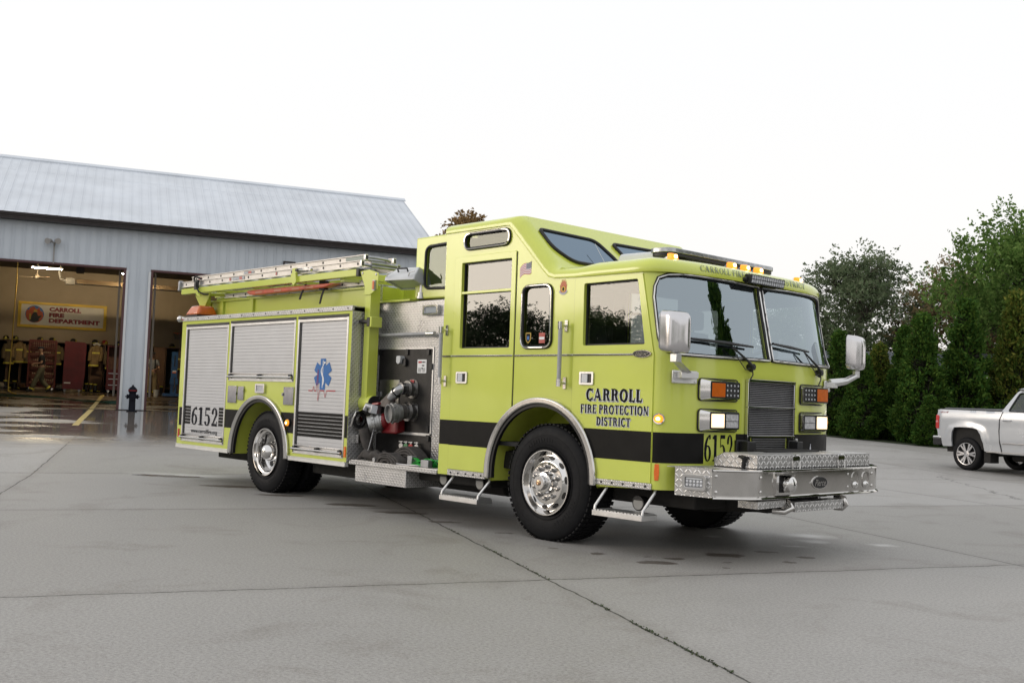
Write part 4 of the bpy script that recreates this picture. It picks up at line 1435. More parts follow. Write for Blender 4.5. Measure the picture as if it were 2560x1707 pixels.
# ------------------------------------------------------------------ wheels
def tyre_mb(R, r_in, w, yo, sg, lug=0.007, nl=64):
    """tyre about the y axis; yo = outer face, sg = outward sign"""
    m_ = MB()
    prof = [(r_in+0.005, 0.0), (r_in+0.012, -0.022), (r_in+0.03, -0.012), (r_in+0.07, 0.002), (r_in+0.13, 0.004), (R-0.085, 0.000), (R-0.07, -0.004), (R-0.045, -0.014),
            (R-0.022, -0.026), (R-0.006, -0.05), (R, -0.085), (R+0.002, -w/2), (R, -w+0.085), (R-0.02, -w+0.03), (R-0.1, -w), (r_in, -w+0.02)]
    m_.lathe([(r, h) for r, h in prof], (0, yo, 0), (0, sg, 0), 96, 0)
    # tread blocks over the shoulder and crown
    for i in range(nl):
        a = 2*PI*i/nl
        ca, sa = math.cos(a), math.sin(a)
        er, et = Vector((ca, 0, sa)), Vector((-sa, 0, ca))
        hw = PI*R/nl*0.62
        for (h0, h1) in ((-0.030, -0.105), (-0.125, -w+0.125), (-w+0.105, -w+0.03)):
            hc = (h0+h1)/2
            rr = R+0.001
            m_.obox(er*rr+Vector((0, yo+sg*hc, 0)), et*hw, Vector((0, (h0-h1)/2, 0)), er*lug, 0)
    return m_

def place(o, x, z):
    o.location = (x-0.0, 0, z)

def wheel(x, R, sg, kind, yo, w):
    root = bpy.data.objects.new('wheel', None)
    COL.objects.link(root)
    par(root, truck)
    root.location = (x, 0, R-0.006)
    def sub(mb_, name, mats, sm=40, bv=0.0, p=root):
        o = mb_.build(name, mats, None, sm, bevel=bv)
        o.parent = p
        return o
    t = tyre_mb(R, 0.298, w, yo, sg)
    # raised sidewall ribs and lettering-like mould marks
    for q, (rr, hh) in enumerate(((R-0.105, 0.001), (R-0.118, 0.001), (0.345, 0.004))):
        t.lathe([(rr-0.004, hh-0.003), (rr-0.002, hh+0.003), (rr+0.002, hh+0.003), (rr+0.004, hh-0.003)], (0, yo, 0), (0, sg, 0), 80)
    for k in range(10):
        a = -1.2+k*0.09
        for a_ in (a, a+2.6):
            er, et = Vector((math.cos(a_), 0, math.sin(a_))), Vector((-math.sin(a_), 0, math.cos(a_)))
            t.obox(er*0.405+Vector((0, yo+sg*0.0045, 0)), et*0.010, Vector((0, 0.002, 0)), er*(0.022 if k % 3 else 0.014), 0)
    sub(t, 'tyre', [MT['rubber']], 35)
    m_ = MB()
    if kind == 'front':
        prof = [(0.300, -0.03), (0.311, 0.004), (0.308, 0.012), (0.298, 0.012), (0.284, -0.010), (0.272, -0.035), (0.262, -0.045), (0.215, -0.030), (0.205, -0.018), (0.196, -0.016), (0.10, -0.016), (0.02, -0.016)]
        m_.lathe(prof, (0, yo, 0), (0, sg, 0), 72, 0)
        for k in range(10):
            a = 2*PI*(k+0.25)/10
            er, et = Vector((math.cos(a), 0, math.sin(a))), Vector((-math.sin(a), 0, math.cos(a)))
            c = er*0.238+Vector((0, yo+sg*(-0.0345), 0))
            nn_ = (er*0.30+Vector((0, sg*0.95, 0))).normalized()
            rr_ = nn_.cross(et)
            ring = [c+nn_*0.004+et*0.036*math.cos(t_)+rr_*0.017*math.sin(t_) for t_ in np.linspace(0, 2*PI, 18, endpoint=False)]
            m_.add(ring, [tuple(range(18))], 1)
        for k in range(10):
            a = 2*PI*(k+0.5)/10
            p = Vector((0.150*math.cos(a), yo-sg*0.016, 0.150*math.sin(a)))
            m_.lathe([(0.026, 0.0), (0.026, 0.005), (0.019, 0.007), (0.0185, 0.035), (0.014, 0.043), (0.0, 0.046)], p, (0, sg, 0), 14, 3)
        m_.lathe([(0.112, -0.018), (0.108, 0.02), (0.097, 0.04), (0.088, 0.043), (0.072, 0.045), (0.070, 0.085), (0.064, 0.092), (0.0, 0.094)], (0, yo, 0), (0, sg, 0), 48, 0)
        m_.lathe([(0.026, 0.0), (0.024, 0.012), (0.012, 0.016), (0.0, 0.012)], (0, yo+sg*0.092, 0), (0, sg, 0), 20, 2)
        sub(m_, 'rim', [MT['chrome'], MT['gasket'], mat('bronze plug', (0.55, 0.36, 0.22), 0.25, 1.0), MT['nut']], 35)
    else:
        dp = -0.155
        prof = [(0.300, -0.03), (0.311, 0.004), (0.308, 0.012), (0.294, 0.010), (0.286, -0.02), (0.262, -0.03), (0.256, -0.05), (0.252, dp+0.02), (0.235, dp), (0.19, dp-0.008), (0.10, dp-0.006), (0.02, dp-0.006)]
        m_.lathe(prof, (0, yo, 0), (0, sg, 0), 72, 0)
        for k in range(5):
            a = 2*PI*(k+0.3)/5
            ring = [Vector((0.19*math.cos(a)+0.040*math.cos(t_), yo+sg*(dp-0.002), 0.19*math.sin(a)+0.040*math.sin(t_))) for t_ in np.linspace(0, 2*PI, 18, endpoint=False)]
            m_.add(ring, [tuple(range(18))], 1)
        for k in range(10):
            a = 2*PI*(k+0.5)/10
            m_.lathe([(0.018, 0.0), (0.017, 0.03), (0.0, 0.034)], (0.142*math.cos(a), yo+sg*(dp-0.006), 0.142*math.sin(a)), (0, sg, 0), 12, 2)
        m_.lathe([(0.120, dp-0.01), (0.118, -0.06), (0.112, -0.04), (0.098, -0.005), (0.075, 0.022), (0.045, 0.038), (0.0, 0.043)], (0, yo, 0), (0, sg, 0), 48, 0)
        sub(m_, 'rim', [MT['chrome'], MT['gasket'], MT['nut']], 35)
        t2 = tyre_mb(R, 0.298, w, yo-sg*(w+0.055), sg)
        sub(t2, 'inner_tyre', [MT['rubber']], 35)
    return root
for sg in (-1, 1):
    wheel(0.0, 0.552, sg, 'front', sg*(SW-0.015), 0.40)
    wheel(-5.20, 0.530, sg, 'rear', sg*(SW-0.02), 0.285)

# ------------------------------------------------------------------ equipment body
RO = [(-7.600, -6.305, 0.560, 2.255), (-6.250, -4.555, 1.452, 2.266), (-4.500, -3.375, 0.565, 2.268)]
A_R = (-5.345, 0.47, 0.735, 0.755)
body_out = ([(-7.70, 0.50)]+arch(*A_R, 0.50, 0.50)+[(-3.312, 0.50), (-3.312, 2.305), (-7.70, 2.305)])
m = MB()
for fn in (RS, LS):
    m.plate(body_out, fn, -0.05, 0.0, [rect(*r) for r in RO])
m.box(-7.70, -6.10, -1.24, 1.24, 0.52, 2.29)
m.box(-4.58, -3.33, -1.24, 1.24, 0.52, 2.29)
m.box(-6.12, -4.56, -1.24, 1.24, 1.26, 2.29)
m.box(-6.12, -4.56, -0.6, 0.6, 0.7, 1.27)
m.box(-7.74, -7.70, -1.353, 1.353, 0.50, 2.305)
body = m.build('equipment_body', [MT['paint']], truck, 30, bevel=0.006)
for sg in (-1, 1):
    m = MB()
    ring = arch(-5.345, 0.47, 0.72, 0.74, 0.45, 0.45, 24)
    m.add([(x, sg*(SW-0.03), z) for x, z in ring]+[(x, sg*(SW-0.72), z) for x, z in ring], [(i, i+1, len(ring)+i+1, len(ring)+i) for i in range(len(ring)-1)], 0)
    m.add([(x, sg*(SW-0.72), z) for x, z in ring], [tuple(range(len(ring)))], 0)
    m.build('wheel_housing', [MT['paint']], truck, 30)
PITCH_S = 0.0445
for fn in (RS, LS):
    m = MB()
    m.plate(arch(-5.345, 0.47, 0.775, 0.79, 0.455, 0.47, 40)+arch(-5.345, 0.47, 0.690, 0.735, 0.455, 0.47, 40)[::-1], fn, 0.0, 0.042)
    m.build('fender_trim', [MT['steel']], truck, 30, bevel=0.014, seg=3)
    m = MB()
    m.plate(arch(-5.345, 0.47, 0.695, 0.740, 0.46, 0.46, 40)+arch(-5.345, 0.47, 0.650, 0.700, 0.46, 0.46, 40)[::-1], fn, -0.02, 0.02)
    m.build('fender_rubber', [MT['gasket']], truck, 30)
    for ri, (x0, x1, z0, z1) in enumerate(RO):
        root = bpy.data.objects.new('roller_shutter', None)
        COL.objects.link(root)
        par(root, truck)
        m = MB()
        z = z1-0.075
        while z > z0+0.10:
            zb = max(z-PITCH_S, z0+0.085)
            a0_, a1_ = x0+0.03, x1-0.03
            rowz = [(z, -0.021), (z-0.0022, -0.0165), (zb+0.0016, -0.0163), (zb, -0.021)]
            vv = [fn(a, zz, dd) for zz, dd in rowz for a in (a0_, a1_)]
            m.add(vv, [(2*i, 2*i+1, 2*i+3, 2*i+2) for i in range(3)], 0)
            z = zb
        m.build('slats', [MT['alu_white']], root, 0, recalc=False)
        m = MB()
        for a0_, a1_ in ((x0, x0+0.034), (x1-0.034, x1)):
            m.plate(rect(a0_, a1_, z0, z1), fn, -0.03, 0.006, mf=0)
        m.plate(rect(x0+0.036, x0+0.062, z0+0.03, z1-0.07), fn, -0.03, -0.006, mf=1)
        m.plate(rect(x0, x1, z1-0.034, z1+0.002), fn, -0.03, 0.008, mf=1)
        m.plate(rect(x0, x1, z1-0.072, z1-0.036), fn, -0.03, 0.004, mf=0)
        m.plate(rect(x0, x1, z0-0.01, z0+0.028), fn, -0.03, 0.006, mf=0)
        m.build('shutter_frame', [MT['alu'], MT['black']], root, 30, bevel=0.003)
        m = MB()
        zc = z0+0.062
        m.plate(rect(x0+0.034, x1-0.034, z0+0.028, z0+0.092), fn, -0.03, -0.012, mf=1)
        m.plate(rect(x0+0.034, x1-0.034, z0+0.086, z0+0.100), fn, -0.012, 0.012, mf=0)
        m.cyl(fn(x0+0.0, zc-0.012, 0.03), fn(x1-0.02, zc-0.012, 0.03), 0.013, n=12, m=0)
        for xx in (x0+0.06, (x0+x1)/2, x1-0.06):
            m.obox(fn(xx, zc-0.006, 0.012), (0.022, 0, 0), (0, 0.026, 0), (0, 0, 0.026), 2)
        m.build('lift_bar', [MT['chrome'], MT['alu'], MT['black']], root, 40, bevel=0.004)
        if ri != 1:
            # stripe carried over the slats, one bar per slat
            m = MB()
            z = z1-0.075
            while z > z0+0.10:
                zb = z-PITCH_S
                if 0.785 < (z+zb)/2 < 1.075:
                    if ri == 0:
                        for a0_, a1_ in ((-7.545, -7.362), (-6.510, -6.340)):
                            m.plate(rect(a0_, a1_, zb+0.004, z-0.006), fn, -0.0152, -0.0140)
                    else:
                        m.plate(rect(x0+0.066, x1-0.036, zb+0.004, z-0.005), fn, -0.0152, -0.0140)
                z = zb
            m.build('black_stripe', [MT['black_vinyl']], root, 0)
    # stripe on the painted parts
    a = ellipse(-5.345, 0.47, 0.772, 0.787, 180, 0, 60, False)
    z0, z1 = 0.797, 1.050
    la = [p for p in a if p[0] < -5.6 and z0 < p[1] < z1]
    ra = [p for p in a if p[0] > -5.0 and z0 < p[1] < z1]
    stripe([(-6.300, z0)]+[(-6.045, z0)]+la+[(-5.862, z1), (-6.300, z1)], fn, 0.0, body)
    stripe([(-4.642, z0), (-4.505, z0), (-4.505, 1.056), (-4.825, 1.056)]+ra, fn, 0.0, body)
    stripe(rect(-7.699, -7.605, 0.775, 1.040), fn, 0.0, body)
    stripe(rect(-3.37, -3.313, 0.798, 1.060), fn, 0.0, body)
    # rub rails
    for x0, x1, zz in ((-7.72, -6.125, 0.0), (-4.572, -3.305, 0.012)):
        m = MB()
        m.plate([(x0, 0.498+zz), (x1, 0.498+zz), (x1, 0.505+zz), (x0, 0.505+zz)], fn, -0.03, 0.028)
        m.plate(rect(x0, x1, 0.450+zz, 0.4975+zz), fn, -0.03, 0.022)
        for q in range(5):
            xx = x0+(x1-x0)*(q+0.5)/5
            m.cyl(fn(xx, 0.474+zz, 0.022), fn(xx, 0.474+zz, 0.025), 0.008, n=8)
        m.build('rub_rail', [mat('bright rub rail', (0.74, 0.74, 0.72), 0.4, 0.5)], body, 30, bevel=0.003)
    # polished cover plates and the small flood light
    for x0, x1, z0, z1 in ((-6.225, -5.985, 1.143, 1.373), (-5.950, -5.790, 1.185, 1.369), (-4.760, -4.525, 1.152, 1.378)):
        m = MB()
        m.plate(rect(x0, x1, z0, z1), fn, 0.0, 0.016)
        for q in (x0+0.015, x1-0.015):
            for w in (z0+0.015, z1-0.015):
                m.cyl(fn(q, w, 0.016), fn(q, w, 0.020), 0.006, n=8)
        m.plate(rect(x1-0.012 if x1 < -5 else x0-0.02, x1+0.016 if x1 < -5 else x0+0.004, z0+0.11, z0+0.15), fn, 0.016, 0.03)
        m.build('access_cover', [mat('mirror cover plate', (0.42, 0.42, 0.44), 0.10, 1.0, 0.1, 8, rvar=0.05)], body, 30, bevel=0.002)
    m = MB()
    m.plate(rect(-5.465, -5.228, 1.288, 1.410, 0.02, 4), fn, 0.0, 0.03, [rect(-5.435, -5.258, 1.308, 1.388, 0.012)], mf=0)
    m.plate(rect(-5.440, -5.253, 1.303, 1.393), fn, 0.002, 0.018, mf=1)
    m.plate(rect(-5.434, -5.259, 1.309, 1.387), fn, 0.022, 0.022, mf=2)
    m.build('scene_lamp', [MT['chrome'], MT['bulb'], MT['lens']], body, 30, bevel=0.005)
    m = MB()
    m.cyl(fn(-4.620, 0.927, 0.0), fn(-4.620, 0.927, 0.02), 0.052, n=24, m=1)
    mk = m.build('marker_lamp', [MT['chrome'], MT['black']], body, 40, bevel=0.004)
    m = MB()
    m.cyl(fn(-4.620, 0.927, 0.02), fn(-4.620, 0.927, 0.042), 0.042, 0.034, n=24)
    m.build('amber_lens', [MT['amber']], mk, 40, bevel=0.006)
    m = MB()
    m.cyl(fn(-4.620, 0.925, 0.042), fn(-4.620, 0.925, 0.048), 0.016, 0.012, n=12)
    m.build('lamp_bulb', [MT['amber_core']], mk, 40)
    m = MB()
    m.plate([(-3.352, 0.572), (-3.322, 0.572), (-3.318, 0.634), (-3.326, 0.698), (-3.350, 0.698), (-3.356, 0.634)], fn, 0.0, 0.010, mf=0)
    m.build('reflector', [MT['orange_refl']], body, 30)
    m = MB()
    m.plate(rect(-7.695, -7.655, 0.60, 0.72), fn, 0.0, 0.012)
    m.build('reflector', [MT['red_refl']], body, 30)
    # tread plate cap along the top edge
    m = MB()
    m.plate(rect(-7.72, -3.30, 2.306, 2.366), fn, -0.02, 0.012)
    m.build('top_cap', [MT['diamond']], body, 30, bevel=0.004)
    m = MB()
    for q in range(14):
        xx = -7.55+q*0.32
        m.cyl(fn(xx, 2.336, 0.012), fn(xx, 2.336, 0.016), 0.010, n=8)
    m.build('cap_screws', [MT['black']], body, 40)
m = MB()
m.box(-7.72, -3.30, -1.33, 1.33, 2.350, 2.364)
m.build('top_deck', [MT['diamond']], body, 30)
m = MB()
m.plate(rect(-1.350, -0.955, 0.52, 2.303), PX(-3.312), 0.0, 0.006)
m.build('front_plate', [MT['diamond']], body, 30)
m = MB()
m.plate(rect(0.955, 1.350, 0.52, 2.303), PX(-3.312), 0.0, 0.006)
m.build('front_plate', [MT['diamond']], body, 30)
m = MB()
m.plate(rect(-1.01, -0.93, 2.366, 2.655), PX(-3.312), -0.10, 0.004)
m.build('corner_plate', [MT['diamond']], body, 30)
# unit number and web address on the rear shutter
m = MB()
DS = lambda a, b, d: RS(a, b, d-0.0150)
serif(m, '6152', -7.325, -6.540, 0.797, 1.053, DS, 0.0030, 0, S=0.19, T=0.06, gap=0.14)
V_, F_ = fit_text('www.carrollfire.org', -7.325, -6.528, 0.668, 0.742, 0.012)
m.flat(V_, F_, DS, 0.0045, 0)
m.build('lettering', [MT['ink']], body, 0)
# six-armed medical star with staff and snake, heart trace
m = MB()
cx, cz = -3.911, 1.548
for k in range(3):
    a = rad(90+60*k)
    ca, sa = math.cos(a), math.sin(a)
    q = [(cx+ca*l-sa*w*1.0, cz+(sa*l+ca*w)) for l, w in ((-0.190, -0.058), (0.190, -0.058), (0.190, 0.058), (-0.190, 0.058))]
    m.plate(q, DS, 0.0010, 0.0020+0.0003*k, mf=0)
m.build('star_emblem', [MT['blue_film']], body, 0)
m = MB()
swept(m, [(cx, cz-0.165), (cx, cz+0.168)], 0.012, DS, 0.0032, 0.0036)
sn = [(cx+0.040*math.sin(t*2.15*PI+0.4)*(0.45+0.6*t), cz-0.135+0.27*t) for t in np.linspace(0, 1, 26)]
for i in range(25):
    swept(m, sn[i:i+2], 0.010+0.016*math.sin(PI*min(1, (i+2)/22.0)), DS, 0.0038, 0.0040+0.0001*(i % 4))
m.plate(ellipse(sn[-1][0]+0.004, sn[-1][1]+0.006, 0.022, 0.013, n=14), DS, 0.0045, 0.0050)
m.build('staff_and_snake', [MT['white_film']], body, 0)
m = MB()
ek = [(-4.212, 1.343), (-4.125, 1.343), (-4.100, 1.395), (-4.082, 1.343), (-4.042, 1.343), (-4.012, 1.605), (-3.994, 1.22), (-3.962, 1.347), (-3.870, 1.347), (-3.838, 1.263), (-3.806, 1.347), (-3.619, 1.347)]
for i in range(len(ek)-1):
    swept(m, ek[i:i+2], 0.013 if abs(ek[i][1]-ek[i+1][1]) < 0.01 else 0.0065, DS, 0.0046, 0.0052+0.0002*(i % 2))
m.build('heart_trace', [MT['red_film']], body, 0)
# corner marker and amber beacon on the rear corner
m = MB()
m.cyl((-7.76, -1.30, 2.345), (-7.80, -1.36, 2.345), 0.030, 0.040, 14, 0)
m.ell((-7.80, -1.37, 2.345), 0.045, 0.045, 0.045, 14, 10, 0)
m.cyl((-7.72, -1.34, 2.335), (-7.70, -1.36, 2.335), 0.02, 0.02, 10, 1)
m.build('corner_lamp', [MT['chrome'], MT['red_refl']], body, 50)
m = MB()
m.hexa([(-7.76, -1.32, 2.405), (-7.36, -1.32, 2.405), (-7.36, -0.98, 2.405), (-7.76, -0.98, 2.405)], [(-7.68, -1.26, 2.545), (-7.40, -1.26, 2.545), (-7.40, -1.04, 2.545), (-7.68, -1.04, 2.545)])
bc = m.build('rear_beacon', [MT['amber_off']], body, 40, bevel=0.03, seg=3)
m = MB()
m.cyl((-7.56, -1.16, 2.365), (-7.56, -1.16, 2.405), 0.14, 0.15, 22)
m.box(-7.74, -7.38, -1.31, -0.99, 2.388, 2.404)
m.build('beacon_base', [MT['black']], bc, 40)
# hose bed sides
m = MB()
for sg in (-1, 1):
    y0 = sg*0.97
    m.box(-7.69, -3.36, min(y0, y0-sg*0.03), max(y0, y0-sg*0.03), 2.36, 2.635)
    m.box(-7.69, -3.36, min(y0+sg*0.035, y0-sg*0.06), max(y0+sg*0.035, y0-sg*0.06), 2.612, 2.640)
    for x in (-7.66, -7.24, -6.36):
        m.box(x-0.045, x+0.045, min(y0, y0+sg*0.034), max(y0, y0+sg*0.034), 2.36, 2.611)
m.box(-3.40, -3.36, -0.97, 0.97, 2.36, 2.64)
m.build('hose_bed_side', [MT['paint']], body, 30, bevel=0.004)

# ------------------------------------------------------------------ pump module
m = MB()
m.box(-3.318, -1.60, -0.945, 0.945, 0.50, 2.42, 0)
pump = m.build('pump_module', [MT['galv']], truck, 30)
P9 = PY(-0.945)
m = MB()
m.plate(rect(-3.312, -1.62, 1.878, 2.415), P9, 0.0, 0.008)
m.plate(rect(-2.225, -1.62, 0.55, 1.876), P9, 0.0, 0.008)
m.build('tread_panel', [MT['diamond']], pump, 30)
m = MB()
m.plate(rect(-3.285, -2.255, 0.905, 1.862), P9, 0.0, 0.010, mf=0)
m.plate(rect(-3.285, -2.240, 0.550, 0.868), P9, 0.0, 0.010, mf=0)
m.plate(rect(-3.29, -2.235, 1.862, 1.878), P9, 0.0, 0.016, mf=1)
m.plate(rect(-2.255, -2.232, 0.87, 1.8615), P9, 0.0, 0.016, mf=1)
m.plate(rect(-3.29, -2.232, 0.875, 0.900), P9, 0.0, 0.016, mf=1)
m.plate(rect(-3.300, -3.286, 0.55, 1.8615), P9, 0.0, 0.012, mf=1)
for x, z in ((-2.725, 1.83), (-2.33, 1.83), (-2.27, 1.66), (-2.29, 0.95), (-2.28, 0.85), (-3.25, 1.83)):
    m.plate(rect(x-0.025, x+0.025, z-0.035, z+0.035, 0.01), P9, 0.010, 0.030, mf=2)
m.build('pump_panel', [MT['panel'], MT['alu'], MT['black']], pump, 30, bevel=0.003)
m = MB()
m.plate(rect(-3.24, -2.855, 1.215, 1.503), P9, 0.011, 0.022, mf=0)
m.plate(rect(-3.26, -3.20, 1.30, 1.36), P9, 0.022, 0.034, mf=1)
m.build('valve_cover', [mat('mirror steel cover', (0.55, 0.54, 0.52), 0.30, 1.0, 0.08, 5), MT['galv']], pump, 30, bevel=0.002)
m = MB()
m.plate(rect(-2.532, -2.365, 1.585, 1.742, 0.01), P9, 0.011, 0.013, mf=0)
m.plate(rect(-2.515, -2.455, 1.700, 1.722), P9, 0.0135, 0.0142, mf=1)
for a, b, w in ((-2.42, 1.711, 0.035), (-2.425, 1.672, 0.022), (-2.44, 1.64, 0.012)):
    m.plate(rect(a-w, a+w, b-0.005, b+0.005), P9, 0.0135, 0.0142, mf=2)
    m.plate(ellipse(a, b, 0.009, 0.009, n=10), P9, 0.0145, 0.015, mf=2)
for i in range(6):
    m.plate(rect(-2.515, -2.46+0.01*(i % 2), 1.60+0.008*i, 1.603+0.008*i), P9, 0.0135, 0.014, mf=2)
    m.plate(rect(-2.435, -2.385, 1.60+0.008*i, 1.603+0.008*i), P9, 0.0135, 0.014, mf=2)
m.build('instruction_plate', [MT['white_film'], MT['red_film'], MT['ink']], pump, 0)
m = MB()
m.plate(rpoly([(-2.86, 1.71), (-2.83, 1.685), (-2.79, 1.70), (-2.775, 1.77), (-2.80, 1.785), (-2.86, 1.78)], 0.015), P9, 0.011, 0.075, mf=0)
m.plate(rect(-2.79, -2.72, 1.665, 1.75, 0.02), P9, 0.011, 0.045, mf=1)
m.build('panel_lamp', [MT['grey_white'], MT['black']], pump, 40, bevel=0.01)
# two discharge outlets with flanges
m = MB()
for x, z, r in ((-2.598, 1.402, 0.062), (-2.582, 1.14, 0.078)):
    m.plate(rpoly([(x-0.10, z-0.11), (x+0.10, z-0.11), (x+0.10, z+0.11), (x-0.10, z+0.11)], 0.09, 6), P9, 0.011, 0.020)
    m.cyl(P9(x, z, 0.02), P9(x, z, 0.075), r+0.018, n=24)
    m.cyl(P9(x, z, 0.075), P9(x, z, 0.10), r+0.032, n=24)
    m.cyl(P9(x, z, 0.10), P9(x, z, 0.15), r+0.008, n=24)
m.plate(rect(-2.635, -2.555, 1.47, 1.51, 0.006), P9, 0.0205, 0.026)
m.build('discharge_outlet', [MT['nut']], pump, 40, bevel=0.004)
m = MB()
m.plate(rect(-2.63, -2.56, 1.475, 1.505, 0.006), P9, 0.0275, 0.030, mf=0)
m.build('outlet_label', [MT['red_film']], pump, 0)
# elbow on the upper outlet
m = MB()
pts = [P9(-2.598, 1.402, 0.13), P9(-2.598, 1.402, 0.155), P9(-2.604, 1.397, 0.180), P9(-2.622, 1.380, 0.200), P9(-2.650, 1.355, 0.210)]
m.tube(pts, [0.062, 0.062, 0.060, 0.056, 0.052], 18)
m.tube([pts[-1], P9(-2.668, 1.342, 0.213)], [0.066, 0.066], 18)
for k in range(4):
    m.tube([P9(-2.598, 1.402, 0.155+0.012*k), P9(-2.598, 1.402, 0.161+0.012*k)], 0.068, 18)
m.build('discharge_elbow', [mat('smoky chrome', (0.36, 0.36, 0.37), 0.14, 1.0, 0.1, 12)], pump, 50)
# preconnected hose tail from the elbow down to the siamese
m = MB()
pts = [P9(-2.668, 1.342, 0.213), P9(-2.70, 1.315, 0.216), P9(-2.74, 1.285, 0.218)]
m.tube(pts, [0.060, 0.058, 0.052], 16, m=0)
a_, b_ = Vector(P9(-2.735, 1.285, 0.218)), Vector(P9(-2.97, 1.205, 0.20))
m.hexa([a_+Vector((-0.02, -0.045, -0.05)), a_+Vector((0.03, -0.045, -0.09)), a_+Vector((0.03, 0.045, -0.09)), a_+Vector((-0.02, 0.045, -0.05))],
       [a_+Vector((-0.03, -0.045, 0.045)), a_+Vector((0.025, -0.045, 0.04)), a_+Vector((0.025, 0.045, 0.04)), a_+Vector((-0.03, 0.045, 0.045))], 1)
m.hexa([b_+Vector((0, -0.03, -0.006)), a_+Vector((0.02, -0.05, -0.11)), a_+Vector((0.02, 0.05, -0.11)), b_+Vector((0, 0.03, -0.006))],
       [b_+Vector((0, -0.03, 0.008)), a_+Vector((0.0, -0.05, 0.05)), a_+Vector((0.0, 0.05, 0.05)), b_+Vector((0, 0.03, 0.008))], 1)
m.build('folded_hose', [MT['galv'], mat('worn hose fabric', (0.17, 0.15, 0.135), 0.9, 0, 0.2, 20, bump=0.3)], pump, 40)
# lower outlet: short hose, couplings, red gated wye
m = MB()
m.tube([P9(-2.582, 1.14, 0.12), P9(-2.584, 1.135, 0.16), P9(-2.588, 1.125, 0.20)], [0.082, 0.086, 0.088], 18, m=0)
m.build('suction_sleeve', [MT['hose_cloth']], pump, 50)
def coupling(name, c, ax, r, L):
    c, ax = Vector(c), Vector(ax).normalized()
    m_ = MB()
    m_.lathe([(r*0.55, 0), (r*0.86, 0.0), (r*0.86, L*0.25), (r, L*0.27), (r, L*0.40), (r*0.9, L*0.42), (r*0.9, L*0.56), (r*0.99, L*0.58), (r*0.99, L*0.76), (r*0.92, L*0.78), (r*0.95, L), (r*0.80, L), (r*0.78, L*0.8), (0.001, L*0.78)], c, ax, 30, 0)
    a = ax.orthogonal().normalized()
    b = ax.cross(a)
    for k in range(8):
        t = 2*PI*k/8
        p = c+ax*(L*0.67)+(a*math.cos(t)+b*math.sin(t))*r
        m_.obox(p, ax*L*0.07, (a*math.cos(t)+b*math.sin(t))*0.008, (-a*math.sin(t)+b*math.cos(t))*0.014, 0)
    return m_.build(name, [mat('worn coupling alloy', (0.36, 0.36, 0.355), 0.40, 0.85, 0.25, 14)], pump, 40)
coupling('hose_coupling', P9(-2.585, 1.125, 0.19), (-0.22, -0.95, -0.08), 0.112, 0.15)
coupling('hose_coupling', P9(-2.92, 1.02, 0.16), (-0.60, -0.72, -0.28), 0.108, 0.19)
m = MB()
m.hexa([(-2.98, -1.13, 0.87), (-2.68, -1.11, 0.87), (-2.68, -0.97, 0.90), (-2.98, -0.97, 0.90)], [(-2.95, -1.11, 1.10), (-2.70, -1.09, 1.14), (-2.70, -0.97, 1.14), (-2.95, -0.97, 1.10)], 0)
m.cyl((-2.88, -1.08, 1.04), (-2.95, -1.13, 1.00), 0.09, 0.10, 18, 0)
m.build('gated_wye', [MT['red_paint']], pump, 40, bevel=0.03, seg=3)
m = MB()
m.cyl((-3.0, -1.20, 1.10), (-2.985, -1.19, 1.20), 0.078, 0.07, 6, 0)
m.tube([(-3.0, -1.22, 1.17), (-3.08, -1.25, 1.19), (-3.10, -1.26, 1.13)], 0.035, 10, m=0)
m.hexa([(-3.02, -1.24, 1.195), (-2.90, -1.22, 1.205), (-2.90, -1.15, 1.205), (-3.02, -1.17, 1.195)], [(-3.01, -1.23, 1.222), (-2.90, -1.22, 1.235), (-2.90, -1.16, 1.235), (-3.01, -1.18, 1.222)], 1)
m.build('wye_valve', [MT['galv'], MT['red_paint']], pump, 40, bevel=0.008)
m = MB()
m.tube([(-3.15, -1.22, 0.92), (-3.13, -1.20, 0.78), (-3.12, -1.18, 0.70), (-3.10, -1.15, 0.62)], [0.075, 0.070, 0.055, 0.05], 12)
m.build('drop_hose', [MT['hose_cloth']], pump, 50)
m = MB()
for k in range(26):
    t = k/25
    p = Vector((-2.93-0.17*t, -1.25, 0.93-0.30*math.sin(t*PI*0.55)-0.02*t))
    m.ell(p, 0.008, 0.004, 0.012, 6, 4)
m.build('chain', [MT['galv']], pump, 40)
# drain valves with coloured tags
m = MB()
for i, (x, mi) in enumerate(((-2.72, 1), (-2.629, 2), (-2.537, 3), (-2.430, 1))):
    m.cyl(P9(x, 0.775, 0.011), P9(x, 0.775, 0.06), 0.012, n=10, m=0)
    m.obox(P9(x, 0.79, 0.06), (0.035, 0, 0), (0, 0.008, 0), (0, 0, 0.008), 0)
    m.plate(rpoly([(x-0.035, 0.715), (x+0.035, 0.715), (x+0.035, 0.77), (x-0.035, 0.77)], 0.025), P9, 0.055, 0.065, mf=mi)
m.build('drain_valve', [MT['chrome'], MT['alu'], mat('green tag', (0.12, 0.3, 0.14), 0.4), mat('red tag', (0.5, 0.06, 0.06), 0.4)], pump, 40, bevel=0.003)
